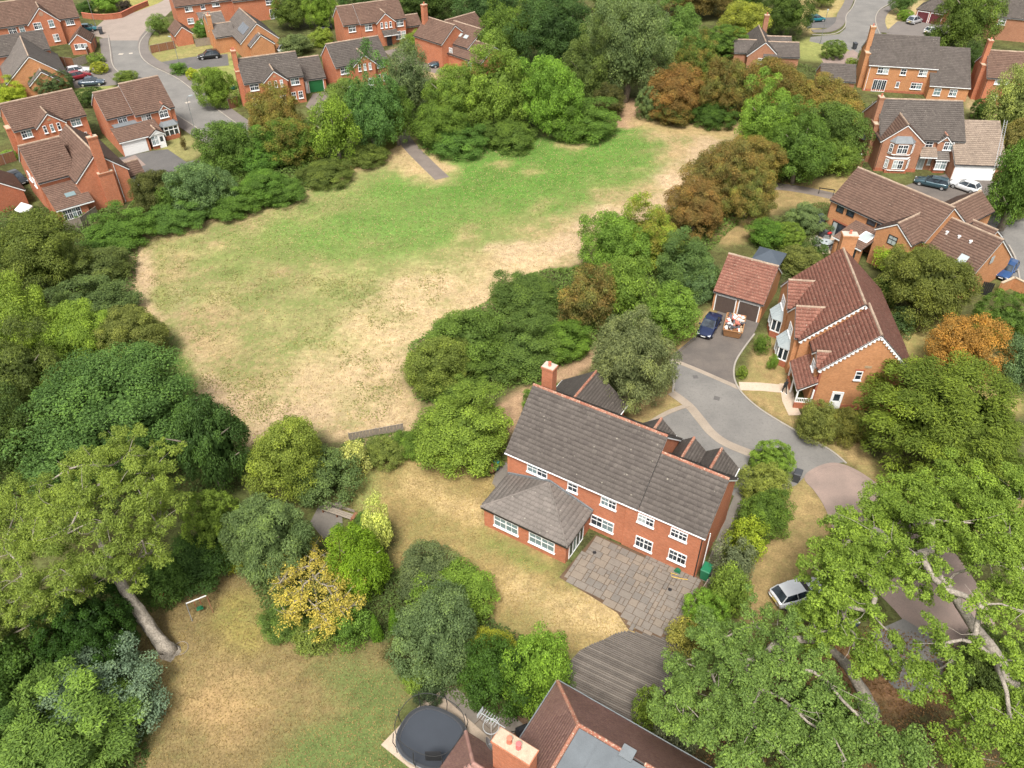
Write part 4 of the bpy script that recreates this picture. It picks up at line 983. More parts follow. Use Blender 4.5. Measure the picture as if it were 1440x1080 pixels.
# house with white garage door and bow window
h = House('detached_house','red brick house with white garage door, white porch and lead-topped bow window',(190,164),(246,151),wall='brick_bright',roof='tile_brown',ridge='ridge_pale',seed=35)
w0=h.W; h.gable(0,w0,0,9.3,lo_end=True); h.gable(-4.0,0,1.3,8.9,e=4.75,t=.75,hi_end=False)
h.gable(3.6,5.3,-.25,2.0,e=4.6,t=1.0,axis='y',hi_end=False,over=.1,rg='ridge_red')
h.window('f',206,166,0,1.5,1.15,2,2); h.window('f',230,160,-.25,1.4,1.2,2,2); h.window('f',172,168.5,1.3,1.4,1.15,2,2)
h.wallbox(-4.0,.2,-3.0,1.3,0,2.4); h.pitch([(-4.2,-3.25,2.35),(2.6,-3.25,2.35),(2.6,-.0,3.6),(-4.2,-.0,3.6)]); MB().box(-3.6,.6,-.3,1.28,3.5,3.62).build('flat_roof','lead',h.root)
h.garage_door('f',189,203,-3.0,3.5,2.1,'white_paint',slats=5)
h.wallbox(.6,2.6,-3.2,0,0,.6,'brick_red','porch_wall'); h.gable(.5,2.6,-3.3,0,e=2.3,t=.7,axis='y',wall=False,hi_end=False)
MB().add([(.5,-3.36,2.3),(2.6,-3.36,2.3),(1.55,-3.36,3.0)],[(0,1,2)]).build('porch_gable','white_paint',h.root)
h.window('f',0,0,0,1.1,1.5,2,2,xy=(1.1,-3.2,1.4)); h.door('f',0,0,0,.85,2.05,x=(2.1,-3.2,0)); h.wallbox(.6,2.6,-3.15,-.1,.6,2.3,'white_plastic','porch_frame')
mb=MB(); P=ccw([(3.0,0),(3.4,-1.0),(5.6,-1.0),(6.0,0)]); mb.prism(P,0,.7); mb.build('bay_wall','brick_red',h.root,walluv=True); MB().prism(P,2.1,2.25).build('bay_head','white_plastic',h.root)
MB().prism(ccw([(3.15,0),(3.5,-.9),(5.5,-.9),(5.85,0)]),.7,2.1).build('bay_glass','glass',h.root)
mb=MB()
for x,y in ((3.1,-.1),(3.4,-.95),(4.1,-.97),(4.9,-.97),(5.6,-.95),(5.9,-.1)): mb.box(x-.06,x+.06,y-.06,y+.06,.7,2.1)
mb.box(3.35,5.65,-1.0,-.9,1.55,1.63); mb.build('bay_frame','white_plastic',h.root)
mb=MB(); L=[(2.9,0,2.25),(3.3,-1.15,2.25),(5.7,-1.15,2.25),(6.1,0,2.25)]; U_=[(3.7,0,3.0),(5.3,0,3.0)]
for P3 in ([L[1],L[2],U_[1],U_[0]],[L[0],L[1],U_[0]],[L[2],L[3],U_[1]]): mb.add(P3,[tuple(range(len(P3)))])
mb.build('bay_roof','lead',h.root)
# chimney house on the corner of the field
h = House('detached_house','red brick house with broad chimney breast on its gable, ivy growing up the wall',(108,258),(181,238),t=.9,wall='brick_bright',roof='tile_brown',ridge='ridge_pale',seed=36)
w0=h.W; h.gable(0,w0,0,12.5,axis='y',barge=True); h.gable(-4.1,1,3.0,12.0,t=.78,hi_end=False)
h.chimney(3.7,-.32,1.9,.7,0,5.2,0); h.chimney(3.6,-.30,1.2,.66,5.0,10.2,1)
h.pitch([(-4.0,-1.9,2.4),(.9,-1.9,2.4),(.9,3.0,3.9),(-4.0,3.0,3.9)]) ; h.wallbox(-3.8,-.05,-1.6,2.95,0,2.35); h.window('f',102,300,-1.6,2.3,1.5,4,2,z=1.35,bars=True)
o=h.on_slope('rooflight',-1.3,.3,3.1,1.3,.8,.08,'pale_glass',.31)
h.gable(w0-.5,w0+2.6,2.6,6.0,e=2.4,t=.75); h.window('f',195,272,2.6,1.2,1.3,2,2,z=1.4); h.pipe(5.1,0,5.8,m='white_plastic')
h.window('l',0,0,0,1.2,1.2,2,2,xy=(-4.1,6,3.6)); h.window('l',0,0,0,1.6,1.2,2,2,xy=(-4.1,8.5,3.6))
h = House('single_garage','brown-roofed garage cut by the frame edge beside the chimney house',(32,266),ang=39,W=4,e=2.5,wall='brick_red',roof='tile_brown',cat='garage',seed=37); h.gable(-5.4,0,0,6.0,t=.75,axis='y')
# gable-fronted red house, far left
h = House('detached_house','big red brick house with broad central gable above the parking spaces',(5,39),(112,24),wall='brick_bright',roof='tile_brown',ridge='ridge_pale',seed=38)
h.gable(-3,h.W,0,9.0); h.gable(4.4,10.2,-.8,4.2,t=.95,axis='y',hi_end=False)
h.window('f',53,36.5,-.8,1.5,1.3,2,2); h.window('f',72,33,-.8,1.0,1.4,1,2); h.window('f',98,30,0,1.6,1.3,2,2); h.window('f',18,44,0,1.5,1.2,2,2,z=3.7); h.window('f',31,41,0,1.0,1.2,1,2,z=3.7); h.window('f',79.5,53.5,-.8,1.1,1.4,2,2,z=1.5)
MB().tube([(7.3,-.83,6.3),(7.3,-.79,6.3)],.45,14).build('roundel','brick_red',h.root)
h = House('single_garage','small red brick garage with gable and window beside the turning area',(97,62),(124,60),e=2.4,wall='brick_bright',roof='tile_brown',cat='garage',seed=39); h.gable(0,h.W+.4,0,5,t=.85,axis='y'); h.window('f',0,0,0,2.4,1.0,4,1,xy=(1.9,0,1.6))
h = House('detached_house','house end with plain dark roof behind the taupe gables',(0,80),(71,69),wall='brick_bright',roof='tile_dark',seed=40); h.gable(-6,h.W,0,6.4)
h = House('detached_house','orange brick house with layered taupe gables behind the round bush',(10,117),ang=31,W=9.4,e=3.0,wall='brick_orange',roof='tile_grey',ridge='ridge_pale',seed=41); h.gable(0,9.6,0,13,t=.8,axis='y'); h.gable(3.4,8.2,-1.6,1,e=2.6,t=.8,axis='y',hi_end=False)
h = House('detached_house','red brick house with white conservatory at the top of the close',(246,9),ang=28,W=12,e=4.75,wall='brick_bright',roof='tile_brown',seed=42); h.gable(0,12,0,7.6); h.window('f',265,12,0,1.6,1.15,2,2); h.window('f',285,9,0,.9,1.1,1,2); h.window('f',303,5,0,1.6,1.1,2,2); h.window('f',268,29,0,1.3,1.1,2,2,z=1.5)
h.wallbox(4.2,6.8,-2.6,0,0,2.1,'white_plastic','conservatory'); h.pitch([(4.0,-2.8,2.15),(7.0,-2.8,2.15),(7.0,0,3.0),(4.0,0,3.0)],rm='tile_grey',trim=False)
h = House('single_garage','small red brick garage with white barge by the young tree',(246,51),(271,47),e=2.3,wall='brick_bright',roof='tile_brown',cat='garage',seed=43); h.gable(0,h.W,0,5.2,t=.85,axis='y')
h = House('detached_house','grey-roofed orange brick house with solar panels on the slope',(339,60),ang=30,W=7.6,e=3.2,wall='brick_orange',roof='tile_grey',ridge='ridge_pale',seed=44)
h.gable(0,7.4,0,12,t=.85,axis='y'); h.gable(1.4,6.0,-1.5,1,e=2.7,t=.8,axis='y',hi_end=False); h.gable(-3.5,.5,6,11,e=3.2,t=.7); h.gable(-3.5,0,11,15,e=4.6,t=.7)
a_=math.atan(.85)
for y0,y1,n in ((1.2,5.6,4),(-1.2,1.0,2)):
    for i in range(n):
        yy=y0+(i+.5)*(y1-y0)/n; xx=1.7 if n==4 else 2.5; zz=(3.2+1.7*.85 if n==4 else 2.7+1.1*.8)+.16
        o=MB().box(-.95,.95,-(y1-y0)/n/2+.03,(y1-y0)/n/2-.03,0,.05).build('solar_panel','solar',h.root,loc=(xx,yy,zz),rot=(0,-a_,0)); 
h.chimney(-3.6,8,.7,1.2,0,7,1)
h = House('detached_house','red brick house of three steep brown gables with rooflights behind the path trees',(676,89),ang=46,W=6.6,e=2.8,wall='brick_bright',roof='tile_brown',ridge='ridge_pale',seed=45)
h.gable(0,7.2,0,10,t=.62,axis='y'); h.gable(1.5,9.5,5.0,13,e=4.2,t=.62,axis='y'); h.gable(-1.5,5.5,9,17,e=4.75,t=.75,axis='y'); h.gable(4,12,11,17,e=4.75,t=.7); h.chimney(1.0,16.5,1.0,.8,4,10,1)
for k in (0,1): MB().box(-.4,.4,-.5,.5,.05,.12).build('rooflight','curtain_glass',h.root,loc=(3.2,7.2+k*1.7,5.35),rot=(0,-math.atan(.62),0))
h.window('l',0,0,0,.9,1.3,1,2,xy=(0,8.2,3.2)); h.window('l',0,0,0,1,1.2,2,2,xy=(0,3,1.7)); h.window('f',0,0,0,1.2,1.1,2,2,xy=(3.4,9,4.2))
h = House('detached_house','far red brick house end with french window beside the garden sheds',(372,-4),ang=26,W=6,e=4.75,wall='brick_bright',roof='tile_brown',seed=46); h.gable(-7,3.2,0,8); h.window('f',0,0,0,1.5,1.1,2,2,xy=(.8,0,3.7)); h.window('f',0,0,0,2.0,2.1,3,1,xy=(1.5,0,1.1),sill=False)

# ------------------------------------------------ near house at the bottom edge
def near_house():
    c = G(784,957,4.7); r = G(974.6,1066,4.7)
    h = House('detached_house','plum-tiled hipped house with flat felt roof and a wide brick chimney, nearest the trampoline',(784,957),ang=math.degrees(math.atan2(r.y-c.y, r.x-c.x)),W=11,e=4.7,wall='brick_red',roof='tile_plum',ridge='tile_plum',seed=51)
    h.tw=.2; h.th=.22
    e, zt = 4.7, 7.25; d = 3.1; L = 13.0; D = 11.0
    h.wallbox(.25,L-.25,-D+.25,-.25,0,e)
    h.roof([[(L,0,e),(0,0,e),(d,-d,zt),(L-3.4,-d,zt)], [(0,0,e),(0,-D,e),(d,-D+d,zt),(d,-d,zt)], [(L,-D,e),(L,0,e),(L-3.4,-d,zt),(L-3.4,-D+d,zt)], [(0,-D,e),(L,-D,e),(L-3.4,-D+d,zt),(d,-D+d,zt)]],
           [((0,0,e),(d,-d,zt)),((d,-d,zt),(d,-D+d,zt)),((d,-d,zt),(6.0,-d,zt)),((L,0,e),(L-3.4,-d,zt)),((7.4,-d,zt),(L-3.4,-d,zt))], rg='ridge_red')
    MB().box(d+.15,L-3.55,-D+d+.15,-d-.15,zt-.2,zt-.02).build('flat_roof','felt',h.root)
    mb=MB()
    for x in (4.6,6.1,7.6): mb.box(x-.03,x+.03,-D+d+.2,-d-.2,zt-.02,zt+.012)
    mb.build('felt_seams','felt',h.root)
    MB().box(5.9,6.7,-3.5,-2.7,zt-.1,zt+.12).build('felt_upstand','lead',h.root)
    q = h.at_z(655,1028,4.7); x0 = q.x; y0 = q.y; w2 = 4.6
    h.wallbox(x0+.25,.6,y0-w2+.25,y0-.25,0,e)
    h.roof([[(.6,y0,e),(x0,y0,e),(x0+2.0,y0-2.0,e+1.7),(2.2,y0-2.0,e+1.7)],[(x0,y0,e),(x0,y0-4,e),(x0+2,y0-2.0,e+1.7)],[(x0,y0-4,e),(.6,y0-4,e),(2.2,y0-2.0,e+1.7),(x0+2,y0-2.0,e+1.7)]],[((x0,y0,e),(x0+2,y0-2.0,e+1.7)),((x0+2,y0-2.0,e+1.7),(2.2,y0-2.0,e+1.7))])
    a=[h.at_z(*p,9.0) for p in ((704.6,1021),(757,1055.6),(744.5,1077),(690,1040.6))]
    cx=sum(p.x for p in a)/4; cy=sum(p.y for p in a)/4
    ch=h.chimney(cx,cy,(a[1]-a[0]).length-.1,(a[3]-a[0]).length-.1,4,9.0,0,m='brick_bright',cap='stone_cap')
    for k,mm in ((-.35,'terracotta'),(.25,'pink_plastic')): MB().lathe([(.17,0),(.15,.1),(.14,.38),(.165,.40),(.165,.46),(.10,.47)],(k,0,9.0),12).build('chimney_pot',mm,ch)
    mb=MB(); mb.beam((0,.05,e-.05),(L,.05,e-.05),.1,.12); mb.beam((-.05,0,e-.05),(-.05,-D,e-.05),.1,.12); mb.build('gutter','lead',h.root)
    # aerial and dish on the chimney
    p=h.at_z(690,1040,8.6); P0=h.O+h.u*(p.x-.05)+h.v*(p.y+.15)
    an=empty('tv_aerial',(P0.x,P0.y,7.6),h.ang,'aluminium television aerial with loop and grid on the chimney','aerial')
    MB().tube([(0,0,0),(0,0,3.0)],.03,6).build('mast','alu',an)
    MB().tube([(-.7,.05,2.9),(.9,.05,2.9)],.025,6).build('boom','alu',an)
    for i in range(7): MB().tube([(-.6+i*.16,.05-.3,2.9),(-.6+i*.16,.05+.3,2.9)],.018,5).build('element','alu',an)
    for k in range(4): MB().tube([(-.75,-.3+.05,2.75+k*.1),(-.75,.3+.05,2.75+k*.1)],.018,5).build('reflector_bar','alu',an)
    MB().tube([(.45*math.cos(i*math.pi/9),.45*math.sin(i*math.pi/9),2.2) for i in range(19)],.022,5,cap=False).build('loop','alu',an)
    dsh=empty('satellite_dish',(P0.x-.25,P0.y-.1,7.9),h.ang+2.4,'grey satellite dish bracketed to the chimney beside the aerial','dish')
    MB().lathe([(.02,0),(.2,.03),(.36,.1),(.40,.13),(.36,.115),(.2,.05),(.02,.02)],(0,0,0),14).build('reflector','steel',dsh,rot=(1.1,0,0)); MB().tube([(0,0,0),(0,-.45,.05)],.02,5).build('arm','steel',dsh); MB().box(-.05,.05,-.52,-.42,0,.1).build('receiver','white_plastic',dsh)
    return h
near_house()
# ============================================================ plants
def leaf_quads(C, N, size, rs, aspect=.55, fold=.18, axis=None):
    n = len(C); r = rs.normal(size=(n,3))
    if axis is not None: r = axis+r*.35
    t = r-(r*N).sum(1)[:,None]*N; t /= np.linalg.norm(t,axis=1)[:,None]+1e-9; b = np.cross(N, t)
    s = size[:,None]
    v = np.stack([C-t*s*.5, C+b*s*.5*aspect+N*s*fold*.5, C+t*s*.5, C-b*s*.5*aspect+N*s*fold*.5], 1)
    return v.reshape(-1,3)
def unit(v): return v/(np.linalg.norm(v,axis=-1,keepdims=True)+1e-9)
def crown_mesh(name, seed, R_, rz, leaf, n, cr, style='leafy', zcut=-.8, mat='leaf'):
    rs = np.random.default_rng(seed)
    lobes = int(3.9*(R_/cr)**2)
    i = np.arange(lobes)+.5; ph = np.arccos(1-2*i/lobes); th = math.pi*(1+5**.5)*i+rs.uniform(0,6)
    d = np.stack([np.cos(th)*np.sin(ph), np.sin(th)*np.sin(ph), np.cos(ph)],1)+rs.normal(0,.10,(lobes,3)); d = unit(d); d = d[d[:,2] > zcut]; k = len(d)
    bd = unit(rs.normal(size=(9,3))+np.array([0,0,.3])); amp = rs.uniform(-.42,.50,9)*(.25 if style == 'dome' else 1.0)
    out = 1+(amp*np.exp(5.0*(d@bd.T-1))).sum(1); out /= np.sqrt((out**2).mean())*1.02
    lo_, hi_ = (.66,.92) if style != 'dome' else (.84,.90)
    rad = rs.uniform(lo_,hi_,k)*out
    lr = cr*rs.uniform(.50,1.55,k)*(.8 if style == 'dome' else 1.0)
    Cn = d*rad[:,None]*R_; Cn[:,2] *= rz
    w = lr**2*np.where(d[:,2] > -.15, 1.0, .6); cnt = rs.multinomial(n, w/w.sum())
    lobe = np.repeat(np.arange(k), cnt); m = len(lobe)
    q = unit(rs.normal(size=(m,3))+d[lobe]*.45+np.array([0,0,.40]))
    rr = rs.random(m)**.38
    P = Cn[lobe]+q*(lr[lobe]*rr)[:,None]*np.array([1,1,.78])
    tone = rs.normal(0,.17,k)
    st_ = rs.random(m) < .05; P[st_] += q[st_]*(cr*.45*rs.random((st_.sum(),1)))
    size = leaf*rs.uniform(.65,1.35,m); asp = .60; ax = None
    N = unit(q*.8+rs.normal(0,.5,(m,3))+np.array([0,0,.55]))
    if style == 'fine':
        asp = .36; size *= 1.25; ax = unit(q*.6+d[lobe]*.3+np.array([0,0,-.35]))
        P[:,2] -= .08*R_*np.maximum(0,np.linalg.norm(P[:,:2],axis=1)/R_-.5)
    if style == 'spray':                           # conifer sprays point outward
        asp = .30; size *= 1.55; ax = unit(q*1.0+d[lobe]*.7+np.array([0,0,.1])); N = unit(np.array([0,0,1.0])+q*.55+rs.normal(0,.45,(m,3)))
    if style == 'up': asp = .22; size *= 2.4; ax = np.array([0,0,1.0])+q*.9
    if style == 'dome': N = unit(q*.9+rs.normal(0,.5,(m,3))+np.array([0,0,.25]))
    V = leaf_quads(P, N, size, rs, asp, axis=ax)
    rn = np.repeat(np.clip(rs.beta(1.7,2.0,m)*.9+tone[lobe],0,1),4)
    # inner leaves keep the crown from being see-through
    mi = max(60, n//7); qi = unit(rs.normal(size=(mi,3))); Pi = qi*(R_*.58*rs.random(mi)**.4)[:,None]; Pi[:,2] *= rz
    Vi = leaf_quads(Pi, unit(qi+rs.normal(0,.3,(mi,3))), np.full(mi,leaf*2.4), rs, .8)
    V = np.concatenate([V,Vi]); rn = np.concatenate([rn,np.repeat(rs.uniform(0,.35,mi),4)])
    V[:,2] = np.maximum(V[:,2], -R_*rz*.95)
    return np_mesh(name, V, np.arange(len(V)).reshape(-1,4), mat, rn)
def trunk_mesh(seed, H_, r0, limbs=5, mat_='bark', reach=1.0):
    rs = random.Random(seed); mb = MB(); p = [Vector((0,0,-.15))]
    for k in range(1,6): p.append(Vector((rs.uniform(-.05,.05)*H_, rs.uniform(-.05,.05)*H_, H_*k/5)))
    mb.tube(p, [r0*1.25, r0, r0*.85, r0*.7, r0*.5, r0*.2], 8)
    for i in range(limbs):
        k = rs.randint(2,4); a = rs.uniform(0,6.28); L = H_*rs.uniform(.35,.6)*reach; b = p[k]
        e = b+Vector((math.cos(a)*L*.75, math.sin(a)*L*.75, L*.55)); mid = (b+e)/2+Vector((0,0,-L*.08))
        mb.tube([b, mid, e], [r0*.45, r0*.3, r0*.1], 6)
    return mb.mesh('trunk', mat_, smooth=True)
# library: (radius in metres, vertical ratio, leaf size, leaf count)
LIB = {}
SPEC = {'S': (1.15,.85,.095,4400,.34), 'M': (2.4,.9,.118,15500,.50), 'L': (4.6,.85,.158,35000,.76), 'X': (7.5,.8,.195,50000,1.05)}
STYLES = ['leafy','fine','spray','dome','loose','up']
def crown(style, size, var):
    k = (style, size, var)
    if k not in LIB:
        R_, rz, lf, n, cr = SPEC[size]; st = style
        if style == 'fine': n = int(n*1.25); lf *= .92
        if style == 'spray': n = int(n*1.1)
        if style == 'dome': lf *= .8; n = int(n*1.2); cr *= .7
        if style == 'loose': st = 'leafy'; n = int(n*.6)
        if style == 'up': n = n//2
        LIB[k] = (crown_mesh('crown', STYLES.index(style)*100+'SMLX'.index(size)*10+var, R_, rz, lf, n, cr, st), R_, R_*rz)
    return LIB[k]
TR = {}
VC = [0]
def plant(style, x0, y0, x1, y1, tint, label, cat='tree', name=None, group=None, lift=None, trunk=True, autumn=0.0):
    """a plant whose crown fills the photo box; its height and spread follow from where it stands"""
    VC[0] += 1; rs = random.Random(VC[0]*7+3)
    cx, cy = (x0+x1)/2, (y0+y1)/2; hv = (y1-y0)/2
    zc = 1.5
    for _ in range(8):
        p = G(cx, cy, zc); s = ppm(p); r = (x1-x0)/2/s
        d = raydir(cx,cy).normalized(); al = math.asin(-d.z)
        c2 = (hv/s)**2-(r*math.sin(al))**2; c = math.sqrt(max(c2, 0))/math.cos(al); c = min(max(c, .55*r), 2.2*r)
        lf = lift if lift is not None else (.02*c if cat == 'tree' else -.15*c)
        if cat == 'bramble': c = .44*r; lf = -.25*c
        zc = c*.95+lf
    size = 'S' if r < 1.7 else ('M' if r < 3.4 else ('L' if r < 6.2 or style not in ('leafy','spray') else 'X'))
    nv = {'S':3,'M':2,'L':2 if style in ('leafy','fine') else 1,'X':1}[size]; me, R_, Rz = crown(style, size, rs.randrange(60) % nv)
    base = Vector((p.x, p.y, 0)); nm = name or {'tree':'tree','shrub':'shrub','conifer':'conifer','hedge':'hedge','bramble':'bramble_thicket'}.get(cat, 'shrub')
    root = empty(nm, base, rs.uniform(0,6.28), label, cat, group)
    k = 1.05
    co = link('crown', me, root, loc=(0,0,zc), scale=(r/R_*k*rs.uniform(.95,1.05), r/R_*k*rs.uniform(.95,1.05), c/Rz*k))
    j = lambda a: max(0, a*rs.uniform(.9,1.1))
    co.color = (j(tint[0])*1.20, j(tint[1])*1.27, j(tint[2])*1.15, 1-autumn)
    if trunk:
        tk = rs.randrange(3)
        if tk not in TR: TR[tk] = trunk_mesh(tk, 1.0, .045, 5)
        hh = zc+c*.35; link('trunk', TR[tk], root, scale=(hh,hh,hh))
    return root
